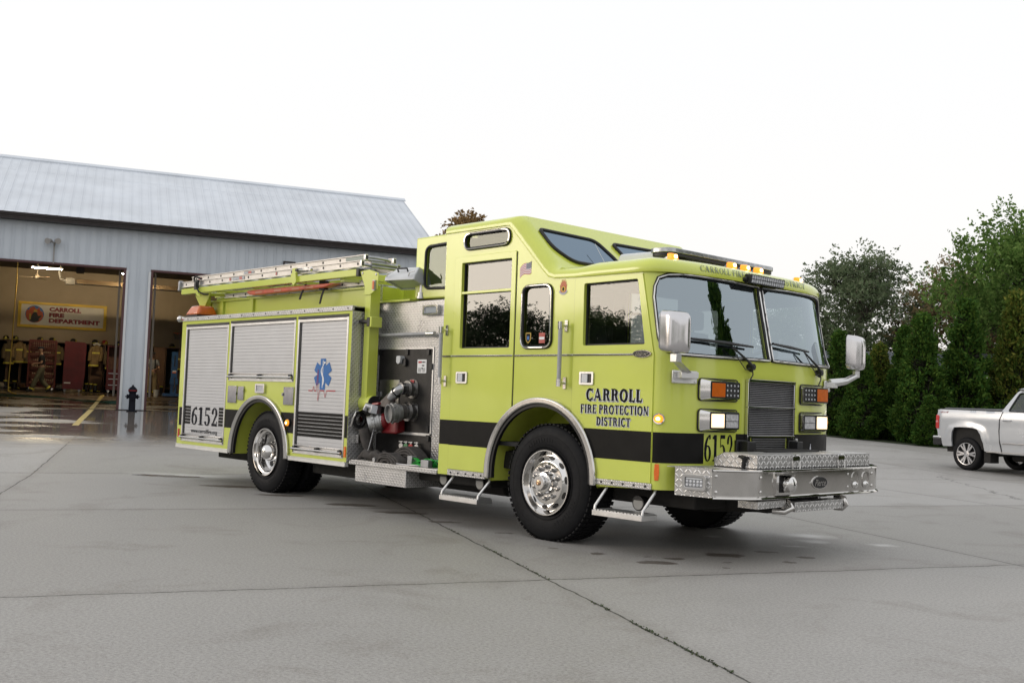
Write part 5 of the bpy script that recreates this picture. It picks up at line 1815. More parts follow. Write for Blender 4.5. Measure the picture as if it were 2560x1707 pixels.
# hand wheel / cap hanging on the wall of the body
m = MB()
c = Vector((-3.295, -1.225, 1.02))
m.tube([c+Vector((0.03, 0.075*math.cos(t), 0.085*math.sin(t))) for t in np.linspace(0, 2*PI, 20, endpoint=False)], 0.022, 8, True, 0)
m.tube([c+Vector((0.03, -0.11, -0.08)), c+Vector((0.10, -0.13, 0.02)), c+Vector((0.11, -0.10, 0.09)), c+Vector((0.10, -0.02, 0.115)), c+Vector((0.06, 0.08, 0.10))], 0.013, 8, m=1)
m.cyl(c, c+Vector((0.05, 0, 0)), 0.035, n=18, m=1)
m.obox(c+Vector((0.03, 0.01, -0.225)), (0.03, 0, 0), (0, 0.03, 0), (0, 0, 0.05), 1)
m.build('deck_handle', [MT['black'], MT['chrome']], pump, 40)
# horizontal hand rail and side flood lamp
m = MB()
m.tube([(-3.24, -1.02, 2.03), (-2.20, -1.02, 2.03)], 0.020, 12, m=0)
for x in (-3.20, -2.26):
    m.cyl((x, -1.02, 2.03), (x, -0.95, 2.03), 0.014, n=10, m=1)
m.tube([(-3.24, -1.02, 2.03), (-3.20, -1.02, 2.03)], 0.026, 12, m=1)
m.tube([(-2.30, -1.02, 2.03), (-2.16, -1.02, 2.03)], 0.026, 12, m=1)
m.build('hand_rail', [MT['rub_grey'], MT['chrome']], pump, 40)
m = MB()
m.plate(rect(-2.425, -2.150, 2.245, 2.362, 0.02, 4), P9, 0.008, 0.055, [rect(-2.395, -2.18, 2.268, 2.340, 0.012)], mf=0)
m.plate(rect(-2.40, -2.175, 2.262, 2.345), P9, 0.012, 0.042, mf=1)
m.plate(rect(-2.396, -2.179, 2.267, 2.341), P9, 0.046, 0.046, mf=2)
m.build('scene_lamp', [MT['chrome'], MT['grey_white'], MT['lens']], pump, 30, bevel=0.006)
# ledge, green inner wall
m = MB()
m.box(-3.312, -2.655, -1.01, 0.9, 2.421, 2.446)
m.box(-3.305, -2.66, -0.62, -0.58, 2.446, 2.76)
m.build('deck_ledge', [MT['paint']], pump, 30, bevel=0.006)
# raised crew box behind the cab
W_EXT = rpoly([(-2.462, 2.570), (-1.70, 2.545), (-1.70, 3.055), (-2.452, 3.035)], 0.08, 6)
m = MB()
for fn in (lambda a, b, d: (a, -0.945-d, b), lambda a, b, d: (a, 0.945+d, b)):
    m.plate([(-2.66, 2.445), (-1.56, 2.43), (-1.56, 3.165), (-2.66, 3.165)], fn, -0.04, 0.0, [W_EXT], mf=0)
m.box(-2.66, -2.62, -0.905, 0.905, 2.44, 3.164)
m.box(-2.62, -1.56, -0.905, 0.905, 3.125, 3.164)
ext = m.build('crew_box', [MT['paint']], pump, 30, bevel=0.03, seg=3)
for sg in (-1, 1):
    fn = lambda a, b, d, s_=sg: (a, s_*(0.945+d), b)
    pane(W_EXT, fn, -0.012, ext, 'glass_pale')
    m = MB()
    m.tube([fn(x, z, 0.006) for x, z in subdiv(inset(W_EXT, 0.008), 0.05)], 0.017, 8, True)
    m.build('window_seal', [MT['gasket']], ext, 60)
# hose reel / bundle glimpsed through the crew box window
m = MB()
m.ell((-2.3, 0.1, 2.62), 0.16, 0.25, 0.13, 16, 10)
m.build('white_helmet', [MT['grey_white']], ext, 60)
# running board with its box
m = MB()
m.box(-3.25, -1.62, -1.355, -0.955, 0.500, 0.546)
m.box(-3.125, -2.16, -1.345, -0.65, 0.312, 0.4995)
rb = m.build('running_board', [MT['diamond']], truck, 30, bevel=0.004)
m = MB()
for y in np.linspace(-1.33, -0.98, 16):
    m.box(-3.24, -1.63, float(y)-0.004, float(y)+0.004, 0.5462, 0.552)
m.build('board_tread', [MT['alu']], rb, 0)

# ------------------------------------------------------------------ ladder rack
YB = -1.20
m = MB()
m.box(-8.08, -3.44, YB-0.04, YB+0.04, 2.735, 2.820, 0)
m.box(-3.44, -3.385, YB-0.041, YB+0.041, 2.734, 2.821, 1)
m.box(-8.05, -3.44, -0.70, -0.64, 2.735, 2.815, 0)
for x in (-7.85, -7.2, -6.2, -5.0, -3.9):
    m.box(x-0.04, x+0.04, YB+0.0405, -0.7005, 2.745, 2.79, 0)
m.hexa([(-7.75, YB+0.04, 2.70), (-7.65, YB+0.04, 2.70), (-6.7, -0.7, 2.70), (-6.8, -0.7, 2.70)], [(-7.75, YB+0.04, 2.742), (-7.65, YB+0.04, 2.742), (-6.7, -0.7, 2.742), (-6.8, -0.7, 2.742)], 0)
m.hexa([(-7.5, -0.95, 2.64), (-7.4, -0.95, 2.64), (-6.3, -0.7, 2.70), (-6.4, -0.7, 2.70)], [(-7.5, -0.95, 2.68), (-7.4, -0.95, 2.68), (-6.3, -0.7, 2.742), (-6.4, -0.7, 2.742)], 0)
m.hexa([(-3.9, YB+0.04, 2.70), (-3.8, YB+0.04, 2.70), (-3.3, -0.7, 2.66), (-3.4, -0.7, 2.66)], [(-3.9, YB+0.04, 2.74), (-3.8, YB+0.04, 2.74), (-3.3, -0.7, 2.70), (-3.4, -0.7, 2.70)], 0)
rack = m.build('ladder_rack', [MT['paint'], MT['black']], truck, 30, bevel=0.006)
# rear post with flared head
m = MB()
yy0, yy1 = -1.24, -1.10
m.plate([(-7.80, 2.734), (-7.30, 2.734), (-7.34, 2.69), (-7.47, 2.54), (-7.49, 2.366), (-7.61, 2.366), (-7.61, 2.54), (-7.77, 2.69)], lambda a, b, d: (a, -1.14-d, b), 0.0, 0.012)
m.box(-7.60, -7.50, -1.14, -1.04, 2.366, 2.734)
m.build('rear_post', [MT['paint']], rack, 30, bevel=0.004)
# front swing post with pivot
m = MB()
m.box(-3.275, -3.165, -1.205, -1.065, 1.19, 2.62, 0)
m.plate([(-3.20, 2.80), (-3.01, 2.75), (-3.02, 2.56), (-3.16, 2.50), (-3.28, 2.50), (-3.28, 2.60), (-3.385, 2.79)], lambda a, b, d: (a, -1.207-d, b), 0.0, 0.012, mf=0)
m.cyl((-3.305, -1.135, 1.215), (-3.10, -1.135, 1.215), 0.095, n=24, m=0)
m.cyl((-3.10, -1.135, 1.215), (-3.085, -1.135, 1.215), 0.092, n=24, m=1)
for a, b in ((-3.05, 2.735), (-3.33, 2.765)):
    m.cyl((a, -1.219, b), (a, -1.226, b), 0.016, n=10, m=2)
m.box(-3.17, -3.09, -1.205, -0.65, 2.66, 2.74, 0)
post = m.build('swing_post', [MT['paint'], MT['black'], MT['galv']], rack, 40, bevel=0.008)
m = MB()
m.plate(rect(-3.095, -3.045, 2.545, 2.665, 0.006), lambda a, b, d: (a, -1.219-d, b), 0.0, 0.022, mf=0)
m.plate(rect(-3.086, -3.054, 2.555, 2.655, 0.006), lambda a, b, d: (a, -1.219-d, b), 0.022, 0.030, mf=1)
m.build('side_reflector', [MT['galv'], MT['amber_off']], post, 30)
m = MB()
m.tube([(-3.45, -1.245, 2.19), (-3.33, -1.245, 2.186)], 0.030, 12, m=0)
m.tube([(-3.33, -1.245, 2.185), (-3.10, -1.235, 2.172)], [0.020, 0.026], 10, m=1)
m.box(-3.15, -3.09, -1.26, -1.20, 2.12, 2.225, 1)
m.box(-3.10, -3.06, -1.255, -1.10, 2.11, 2.235, 2)
m.build('lock_handle', [MT['red_paint'], MT['black'], MT['paint']], post, 40, bevel=0.005)
# brackets and straps of the rack
m = MB()
m.plate([(-4.88, 2.85), (-4.76, 2.86), (-4.74, 2.735), (-4.80, 2.69), (-4.85, 2.735)], lambda a, b, d: (a, YB-0.041-d, b), 0.0, 0.035, mf=0)
m.box(-4.87, -4.76, YB-0.06, YB-0.042, 2.82, 2.92, 0)
m.box(-4.76, -4.70, YB-0.085, YB-0.04, 2.872, 2.905, 1)
m.tube([(-4.72, YB-0.07, 2.885), (-4.44, YB-0.07, 2.878)], 0.010, 8, m=2)
m.tube([(-4.72, YB-0.07, 2.905), (-4.47, YB-0.07, 2.895)], 0.007, 8, m=2)
m.cyl((-4.41, YB-0.085, 2.882), (-4.41, YB-0.05, 2.882), 0.026, n=14, m=2)
m.build('ladder_clamp', [MT['paint'], MT['black'], MT['chrome']], rack, 40, bevel=0.004)
m = MB()
m.plate([(-7.62, 2.80), (-7.50, 2.80), (-7.46, 2.72), (-7.40, 2.68), (-7.48, 2.68), (-7.56, 2.74)], lambda a, b, d: (a, YB-0.042-d, b), 0.0, 0.03, mf=0)
m.box(-7.60, -7.50, YB-0.075, YB-0.042, 2.78, 2.93, 1)
m.build('ladder_clamp', [MT['paint'], MT['black'], MT['chrome']], rack, 40, bevel=0.004)
m = MB()
m.tube([(-7.62, YB-0.06, 2.91), (-7.60, YB-0.08, 2.955), (-7.52, YB-0.09, 2.975), (-7.45, YB-0.08, 2.95), (-7.40, YB-0.06, 2.935)], 0.014, 8)
m.tube([(-7.53, YB-0.07, 2.90), (-7.50, YB-0.09, 2.82), (-7.40, YB-0.09, 2.74), (-7.28, YB-0.07, 2.70), (-7.22, YB-0.03, 2.70)], 0.012, 8)
def strap(pts, w):
    for i in range(len(pts)-1):
        a, b = Vector(pts[i]), Vector(pts[i+1])
        q = Vector((w/2, 0, 0))
        m.hexa([a-q, a+q, b+q, b-q], [a-q+Vector((0, 0.006, 0)), a+q+Vector((0, 0.006, 0)), b+q+Vector((0, 0.006, 0)), b-q+Vector((0, 0.006, 0))])
m.build('cable', [MT['webbing']], rack, 60)
m = MB()
strap([(-4.78, -1.10, 2.73), (-4.80, -1.12, 2.66), (-4.84, -1.13, 2.59), (-4.87, -1.13, 2.525)], 0.045)
m.build('strap', [MT['webbing']], rack, 40)
m = MB()
strap([(-4.32, -1.05, 2.74), (-4.33, -1.10, 2.66), (-4.36, -1.12, 2.56), (-4.40, -1.12, 2.45)], 0.040)
m.box(-4.43, -4.31, -1.12, -1.06, 2.63, 2.745)
m.build('strap', [MT['webbing']], rack, 40)
# telescoping flood light on the ledge
m = MB()
m.cyl((-2.545, -0.93, 2.447), (-2.545, -0.93, 2.475), 0.055, n=16)
m.cyl((-2.545, -0.93, 2.475), (-2.545, -0.93, 2.52), 0.045, n=16)
m.cyl((-2.545, -0.93, 2.52), (-2.545, -0.93, 2.70), 0.026, n=16)
fp = m.build('flood_light_pole', [MT['alu']], truck, 40)
m = MB()
c = Vector((-2.68, -1.02, 2.675))
Rm = (Matrix.Rotation(rad(14), 3, 'Z') @ Matrix.Rotation(rad(-14), 3, 'X'))
def lv(a, b, d):
    return tuple(c+Rm @ Vector((a, b, d)))
q0 = rect(-0.22, 0.22, -0.17, 0.17, 0.02)
q1 = rect(-0.15, 0.17, -0.06, 0.13, 0.02)
n_ = len(q0)
m.add([lv(a, b, -0.06) for a, b in q0]+[lv(a, b, -0.03) for a, b in q0]+[lv(a, b, 0.12) for a, b in q1], [(k*n_+i, k*n_+(i+1) % n_, (k+1)*n_+(i+1) % n_, (k+1)*n_+i) for k in range(2) for i in range(n_)]+[tuple(2*n_+i for i in range(n_))], 0)
m.plate(q0, lv, -0.072, -0.06, [inset(q0, -0.025)], mf=0)
m.tube([lv(-0.08, -0.11, 0.05), lv(-0.08, -0.14, 0.08), lv(0.06, -0.14, 0.08), lv(0.06, -0.11, 0.05)], 0.011, 8, m=2)
for a in (-0.17, 0.15):
    m.tube([lv(a, -0.19, -0.04), lv(a+0.01, -0.20, 0.0), lv(a+0.06, -0.17, 0.03)], 0.008, 6, m=3)
fl_h = m.build('flood_light', [MT['grey_white'], MT['black'], MT['black'], MT['chrome']], fp, 40, bevel=0.004)
m = MB()
m.plate(inset(q0, -0.024), lv, -0.058, -0.058)
m.build('flood_glass', [mat('flood reflector', (0.42, 0.46, 0.38), 0.3)], fl_h, 0)
# ================================================================== THINGS CARRIED ON THE TRUCK
# aluminium extension ladder lying on the rack
def ladder(name, label, sections, rung_x, group=None, loc=(-5, -0.9, 2.82)):
    root = thing(name, label, 'ladder', loc, group)
    for sname, y0, y1, z0, z1, x0, x1, hx in sections:
        m = MB()
        for y, s_ in ((y0, -1), (y1, 1)):
            m.box(x0, x1, min(y, y+s_*-0.006), max(y, y+s_*-0.006), z0+0.010, z1-0.010, 0)
            for zz in (z0, z1-0.010):
                m.box(x0, x1, min(y-0.016, y+0.016), max(y-0.016, y+0.016), zz, zz+0.0098, 0)
            for q in hx:
                m.cyl((q, y+s_*-0.0, (z0+z1)/2), (q, y+s_*0.004, (z0+z1)/2), 0.016, n=12, m=1)
        sec = m.build(sname, [MT['ladder'], MT['black']], root, 30)
        for q in hx:
            m = MB()
            m.cyl((q, y0+0.004, (z0+z1)/2), (q, y1-0.004, (z0+z1)/2), 0.018, n=12)
            m.build('rung', [MT['galv']], sec, 40)
        for y in (y0, y1):
            m = MB()
            for q in (x1+0.001,):
                m.plate(rect(-0.020, 0.020, z0-0.001, z1+0.001, 0.010), lambda a, b, d, y=y, q=q: (q+d, y+a, b), 0.0, 0.035, mf=0)
                m.plate(rect(-0.016, -0.002, z0+0.012, z1-0.012), lambda a, b, d, y=y, q=q: (q+d, y+a, b), 0.0352, 0.036, mf=1)
                m.plate(rect(0.002, 0.016, z0+0.012, z1-0.012), lambda a, b, d, y=y, q=q: (q+d, y+a, b), 0.0352, 0.036, mf=1)
            m.build('end_cap', [MT['alu'], MT['black']], sec, 30)
    return root
b_x = [-3.458-0.378*i for i in range(13)]
f_x = [-3.550-0.386*i for i in range(12)]
lad = ladder('extension_ladder', 'aluminium extension ladder lying along the top of the lime yellow ladder rack',
             [('base_section', YB-0.005, -0.665, 2.846, 2.928, -8.14, -3.39, b_x), ('fly_section', YB+0.055, -0.725, 2.930, 3.005, -7.92, -3.40, f_x)], None)
m = MB()
for y in (YB-0.02, -0.66):
    m.hexa([(-8.19, y-0.03, 2.80), (-8.13, y-0.03, 2.80), (-8.13, y+0.03, 2.80), (-8.19, y+0.03, 2.80)], [(-8.17, y-0.035, 2.94), (-8.13, y-0.035, 2.955), (-8.13, y+0.035, 2.955), (-8.17, y+0.035, 2.94)])
m.build('ladder_foot', [MT['galv']], lad, 40, bevel=0.01)
m = MB()
for i, (x, w, mi) in enumerate(((-6.62, 0.02, 1), (-6.50, 0.05, 0), (-6.40, 0.05, 0), (-6.31, 0.04, 1), (-6.24, 0.03, 0), (-5.35, 0.015, 1))):
    m.plate(rect(x-w, x+w, 2.868, 2.908), PY(YB-0.0115), 0.0, 0.0012, mf=mi)
for i, (x, w, mi) in enumerate(((-6.28, 0.06, 0), (-6.17, 0.04, 1), (-6.09, 0.03, 0), (-7.66, 0.05, 1))):
    m.plate(rect(x-w, x+w, 2.95, 2.982), PY(YB+0.0485), 0.0, 0.0012, mf=mi)
m.plate(rect(-3.80, -3.42, 2.945, 2.992), PY(YB+0.0485), 0.0, 0.001, mf=2)
m.build('ladder_sticker', [mat('pale sticker', (0.45, 0.48, 0.52), 0.5, 0, 0.3, 60), mat('red sticker', (0.6, 0.2, 0.18), 0.5, 0, 0.3, 60), mat('grey sticker', (0.36, 0.40, 0.36), 0.5)], lad, 0)
m = MB()
m.tube([(-3.35, -1.13, 2.97), (-3.30, -1.05, 2.965), (-3.28, -0.9, 2.955), (-3.36, -0.80, 2.95)], 0.018, 8)
m.tube([(-3.33, -0.72, 2.90), (-3.33, -1.10, 2.90)], 0.020, 8)
m.tube([(-3.33, -0.72, 2.86), (-3.33, -1.10, 2.86)], 0.018, 8)
m.build('halyard_pipe', [MT['galv']], lad, 50)
lad2 = ladder('roof_ladder', 'small grey ladder slung under the ladder rack beside the orange board',
              [('frame', -1.02, -0.72, 2.655, 2.715, -7.1, -3.55, [-3.7-0.35*i for i in range(10)])], None, loc=(-5, -0.87, 2.655))
# orange rescue board under the rack
root = thing('rescue_board', 'long orange plastic rescue board strapped beneath the ladder rack', 'backboard', (-5.2, -1.08, 2.64))
m = MB()
sh = rpoly([(-6.30, -1.10), (-6.0, -1.15), (-4.4, -1.15), (-4.05, -1.10), (-4.05, -1.04), (-6.30, -1.04)], 0.03, 4)
m.plate([(-6.26, 2.690), (-6.15, 2.648), (-6.05, 2.640), (-4.30, 2.650), (-4.02, 2.690), (-4.10, 2.70), (-6.2, 2.715)], lambda a, b, d: (a, -1.15+d, b), 0.0, 0.11, mf=0)
m.build('board_shell', [MT['orange_board']], root, 40, bevel=0.014, seg=3)
m = MB()
for x in (-5.9, -5.4, -4.95, -4.6):
    m.plate(rect(x-0.09, x+0.09, 2.660, 2.682, 0.011), lambda a, b, d: (a, -1.15-d, b), 0.0, 0.003)
m.build('hand_slots', [mat('pale slot edge', (0.55, 0.25, 0.15), 0.5)], root, 0)

# folded hoses, crumpled hose and green strap on the running board
def hose_bundle(label, x, y, z, R, w, rings, squash=0.72, tilt=0.0):
    root = thing('hose_roll', label, 'fire hose', (x, y, z), 'folded hoses on the running board')
    m = MB()
    for k in range(rings):
        r0 = R-0.030*k
        r1 = r0-0.025
        if r1 < 0.02:
            break
        n = 26
        o, i_ = [], []
        for q in range(n+1):
            a = PI*q/n
            wob = 1+0.025*math.sin(a*5+k)
            o.append((math.cos(a)*r0*1.25*wob, math.sin(a)*r0*squash*wob*1.25))
            i_.append((math.cos(a)*r1*1.25*wob, math.sin(a)*r1*squash*wob*1.25))
        # flat runs towards the tail
        yy = 0.008*(k % 3)
        for q in range(n):
            m.add([(x+o[q][0], y-w/2-yy, z+o[q][1]), (x+o[q+1][0], y-w/2-yy, z+o[q+1][1]), (x+i_[q+1][0], y-w/2-yy, z+i_[q+1][1]), (x+i_[q][0], y-w/2-yy, z+i_[q][1]),
                   (x+o[q][0]+tilt, y+w/2-yy, z+o[q][1]), (x+o[q+1][0]+tilt, y+w/2-yy, z+o[q+1][1]), (x+i_[q+1][0]+tilt, y+w/2-yy, z+i_[q+1][1]), (x+i_[q][0]+tilt, y+w/2-yy, z+i_[q][1])],
                  [(0, 1, 2, 3), (7, 6, 5, 4), (0, 4, 5, 1), (3, 2, 6, 7)] + ([(0, 3, 7, 4)] if q == 0 else []) + ([(1, 5, 6, 2)] if q == n-1 else []))
    m.build('hose_jacket', [MT['hose_cloth']], root, 40, bevel=0.005)
    m = MB()
    m.cyl((x-R*1.05, y-w/2-0.02, z+0.03), (x-R*1.05, y+w/2-0.06, z+0.03), 0.026, n=14)
    m.build('hose_fitting', [MT['galv']], root, 40)
    return root
hose_bundle('taller folded grey fire hose standing behind another on the running board', -2.42, -1.10, 0.552, 0.20, 0.16, 5, 0.78)
hose_bundle('lower folded grey fire hose at the front edge of the running board', -2.56, -1.27, 0.552, 0.19, 0.13, 5, 0.50)
root = thing('crumpled_hose', 'crumpled dark grey hose end slumped at the rear of the running board', 'fire hose', (-3.0, -1.2, 0.552), 'folded hoses on the running board')
m = MB()
rr = random.Random(4)
for k in range(7):
    a0, yy = rr.uniform(-3.22, -2.95), rr.uniform(-1.30, -1.05)
    pts = [(a0, yy, 0.575), (a0+0.06, yy+0.02, 0.60+rr.uniform(0, .05)), (a0+0.15, yy-0.02, 0.61+rr.uniform(0, .04)), (a0+0.26, yy+0.03, 0.585), (a0+0.34, yy, 0.572)]
    m.tube(pts, [0.02, 0.038, 0.042, 0.034, 0.02], 8)
m.build('hose_jacket', [MT['hose_cloth']], root, 60)
m = MB()
m.cyl((-2.78, -1.30, 0.575), (-2.70, -1.32, 0.60), 0.022, n=12)
m.build('nozzle_tip', [MT['chrome']], root, 40)
root = thing('ratchet_strap', 'bright green strap with grey ratchet lying on the running board', 'strap', (-1.9, -1.2, 0.552))
m = MB()
def ribbon(pts, w, th=0.006):
    for i in range(len(pts)-1):
        a, b = Vector(pts[i]), Vector(pts[i+1])
        q = Vector((0, w/2, 0))
        n_ = (b-a).cross(Vector((0, 1, 0))).normalized()*th
        m.hexa([a-q, b-q, b+q, a+q], [a-q+n_, b-q+n_, b+q+n_, a+q+n_])
for x0, r, y in ((-1.93, 0.095, -1.22), (-1.90, 0.07, -1.20), (-1.76, 0.09, -1.25), (-2.10, 0.05, -1.24)):
    ribbon([(x0+r*math.cos(a)*1.2, y, 0.556+r*math.sin(a)*0.95) for a in np.linspace(0, PI, 12)], 0.05)
ribbon([(-2.20, -1.25, 0.56), (-2.19, -1.25, 0.63), (-2.12, -1.25, 0.635), (-2.05, -1.25, 0.60), (-1.98, -1.25, 0.62), (-1.90, -1.25, 0.60)], 0.05)
ribbon([(-2.16, -1.30, 0.56), (-2.02, -1.31, 0.585), (-1.92, -1.30, 0.56)], 0.05)
m.build('webbing', [MT['green_strap']], root, 0)
m = MB()
m.box(-1.93, -1.80, -1.33, -1.27, 0.555, 0.635)
m.box(-2.22, -2.14, -1.29, -1.22, 0.555, 0.66)
m.tube([(-2.45, -1.33, 0.565), (-2.2, -1.335, 0.562), (-1.95, -1.32, 0.570)], 0.010, 6)
m.build('ratchet', [MT['galv']], root, 40, bevel=0.005)

# ================================================================== GROUND
TV, NV, BC = Vector((0.34694, 0.93789, 0)), Vector((0.93789, -0.34694, 0)), -25.2078
def gz(s):
    """the apron rises gently towards the station"""
    return 0.58 if s < 0 else max(0.0, 0.58*(1-s/18.0))
def TS(t, s, z=0.0):
    p = TV*t+NV*(BC+s)
    return (p.x, p.y, z)
def s_of(x, y):
    return NV.x*x+NV.y*y-BC
def ground_z(x, y):
    return gz(s_of(x, y))

m, nt, p, o = new_mat('weathered concrete')
tc = N(nt, 'ShaderNodeTexCoord')
sep = N(nt, 'ShaderNodeSeparateXYZ')
nt.links.new(tc.outputs['Object'], sep.inputs[0])
gx, gy = sep.outputs[0], sep.outputs[1]
def lin(a, b, c):
    return math_n(nt, 'ADD', math_n(nt, 'MULTIPLY_ADD', gx, a, c), math_n(nt, 'MULTIPLY', gy, b))
big = noise(nt, 0.35, 5, 0.6)
mid = noise(nt, 2.2, 6, 0.65)
fine = noise(nt, 48, 5, 0.78)
grain = noise(nt, 180, 2, 0.6)
col = ramp(nt, big, [(0.32, (0.275, 0.264, 0.250)), (0.68, (0.375, 0.362, 0.343))])
col = mixc(nt, 0.5, col, ramp(nt, mid, [(0.3, (0.245, 0.236, 0.224)), (0.72, (0.395, 0.382, 0.364))]))
col = mixc(nt, 0.52, col, ramp(nt, fine, [(0.36, (0.14, 0.134, 0.127)), (0.50, (0.335, 0.325, 0.312)), (0.68, (0.58, 0.565, 0.545))]))
col = mixc(nt, 0.16, col, ramp(nt, grain, [(0.42, (0.08, 0.08, 0.08)), (0.56, (0.5, 0.49, 0.47))]))
stn = noise(nt, 0.9, 7, 0.7, dist=0.6)
col = mixc(nt, 0.55, col, ramp(nt, stn, [(0.36, (0.72, 0.69, 0.66)), (0.47, (1.0, 1.0, 1.0)), (0.62, (1.0, 1.0, 1.0)), (0.72, (1.10, 1.10, 1.10))]), 'MULTIPLY')
# pour slabs differ a little
wob = math_n(nt, 'MULTIPLY_ADD', noise(nt, 3.0, 5, 0.65), 0.06, -0.03)
pq = math_n(nt, 'ADD', math_n(nt, 'MULTIPLY', lin(0.426, 0.905, -(0.426*1.58+0.905*-2.85)), 1/4.58), math_n(nt, 'MULTIPLY', wob, 0.25))
qq = math_n(nt, 'ADD', math_n(nt, 'MULTIPLY', lin(0.932, -0.363, -(0.932*1.58-0.363*-2.85)), 1/4.90), math_n(nt, 'MULTIPLY', wob, 0.35))
pr, qr = math_n(nt, 'ROUND', pq), math_n(nt, 'ROUND', qq)
pd = math_n(nt, 'MULTIPLY', math_n(nt, 'ABSOLUTE', math_n(nt, 'SUBTRACT', pq, pr)), 4.58)
qd = math_n(nt, 'MULTIPLY', math_n(nt, 'ABSOLUTE', math_n(nt, 'SUBTRACT', qq, qr)), 4.90)
cellv = N(nt, 'ShaderNodeCombineXYZ')
nt.links.new(math_n(nt, 'FLOOR', pq), cellv.inputs[0])
nt.links.new(math_n(nt, 'FLOOR', qq), cellv.inputs[1])
wnz = N(nt, 'ShaderNodeTexWhiteNoise')
nt.links.new(cellv.outputs[0], wnz.inputs['Vector'])
col = mixc(nt, 1.0, col, ramp(nt, wnz.outputs[0], [(0.0, (0.88, 0.875, 0.86)), (1.0, (1.07, 1.075, 1.085))]), 'MULTIPLY')
jw = math_n(nt, 'MULTIPLY_ADD', noise(nt, 7.0, 4, 0.7), 0.022, 0.000)
jm = math_n(nt, 'MINIMUM', math_n(nt, 'MULTIPLY', pd, 1.0), math_n(nt, 'MULTIPLY', qd, 0.9))
jmask = math_n(nt, 'SUBTRACT', 1.0, math_n(nt, 'DIVIDE', jm, jw), clamp=True)
jmask = math_n(nt, 'POWER', jmask, 0.5, clamp=True)
jsoft = math_n(nt, 'SUBTRACT', 1.0, math_n(nt, 'MULTIPLY', jm, 7.0), clamp=True)
# one random crack on the far side
ex, ey = 3.48, -4.5
el = math.hypot(ex, ey)
cw = math_n(nt, 'MULTIPLY_ADD', noise(nt, 1.3, 6, 0.7), 0.9, -0.45)
cd = math_n(nt, 'ABSOLUTE', math_n(nt, 'ADD', lin(-ey/el, ex/el, -(-ey/el*-3.22+ex/el*13.82)), cw))
cal = lin(ex/el, ey/el, -(ex/el*-3.22+ey/el*13.82))
cin = math_n(nt, 'MULTIPLY', math_n(nt, 'GREATER_THAN', cal, 0.0), math_n(nt, 'LESS_THAN', cal, 6.5))
cmask = math_n(nt, 'MULTIPLY', math_n(nt, 'SUBTRACT', 1.0, math_n(nt, 'MULTIPLY', cd, 40.0), clamp=True), cin)
col = mixc(nt, math_n(nt, 'MULTIPLY', jsoft, 0.22), col, (0.17, 0.155, 0.14))
col = mixc(nt, math_n(nt, 'MAXIMUM', jmask, cmask), col, (0.022, 0.021, 0.017))
# drips and spots on the slab; pale dried rings
wx = math_n(nt, 'ADD', gx, math_n(nt, 'MULTIPLY_ADD', noise(nt, 6.0, 4, 0.6), 0.22, -0.11))
wy = math_n(nt, 'ADD', gy, math_n(nt, 'MULTIPLY_ADD', noise(nt, 6.7, 4, 0.6), 0.22, -0.11))
def spot(cx, cy, a, b, soft=0.16, ang=0.0):
    ca, sa = math.cos(ang), math.sin(ang)
    dx, dy = math_n(nt, 'ADD', wx, -cx), math_n(nt, 'ADD', wy, -cy)
    u = math_n(nt, 'ADD', math_n(nt, 'MULTIPLY', dx, ca/a), math_n(nt, 'MULTIPLY', dy, sa/a))
    v = math_n(nt, 'ADD', math_n(nt, 'MULTIPLY', dx, -sa/b), math_n(nt, 'MULTIPLY', dy, ca/b))
    r = math_n(nt, 'SQRT', math_n(nt, 'ADD', math_n(nt, 'MULTIPLY', u, u), math_n(nt, 'MULTIPLY', v, v)))
    return math_n(nt, 'DIVIDE', math_n(nt, 'SUBTRACT', 1.0, r), soft, clamp=True)
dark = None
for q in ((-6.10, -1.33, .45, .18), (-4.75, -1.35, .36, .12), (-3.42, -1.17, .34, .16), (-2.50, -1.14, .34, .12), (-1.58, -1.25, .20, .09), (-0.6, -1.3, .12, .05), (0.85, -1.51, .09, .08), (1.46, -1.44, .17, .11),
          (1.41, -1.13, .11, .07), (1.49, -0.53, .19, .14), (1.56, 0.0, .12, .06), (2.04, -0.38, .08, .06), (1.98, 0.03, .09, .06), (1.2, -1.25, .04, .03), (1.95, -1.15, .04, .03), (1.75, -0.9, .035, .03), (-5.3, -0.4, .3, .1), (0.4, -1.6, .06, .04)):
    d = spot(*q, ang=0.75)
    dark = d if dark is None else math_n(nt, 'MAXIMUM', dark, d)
pale = None
for q in ((1.38, 1.13, .20, .17), (1.50, 0.62, .14, .08), (1.1, 1.5, .35, .22), (0.6, 0.5, .12, .1), (1.9, 1.55, .18, .12), (-7.9, -1.0, 1.1, .36)):
    d = spot(*q, soft=0.8, ang=0.75)
    pale = d if pale is None else math_n(nt, 'MAXIMUM', pale, d)
col = mixc(nt, math_n(nt, 'MULTIPLY', pale, 0.75), col, (0.60, 0.595, 0.585))
puddle = spot(-7.95, -1.35, .62, .20, 0.2, 0.75)
dark = math_n(nt, 'MAXIMUM', dark, math_n(nt, 'MULTIPLY', puddle, 0.9))
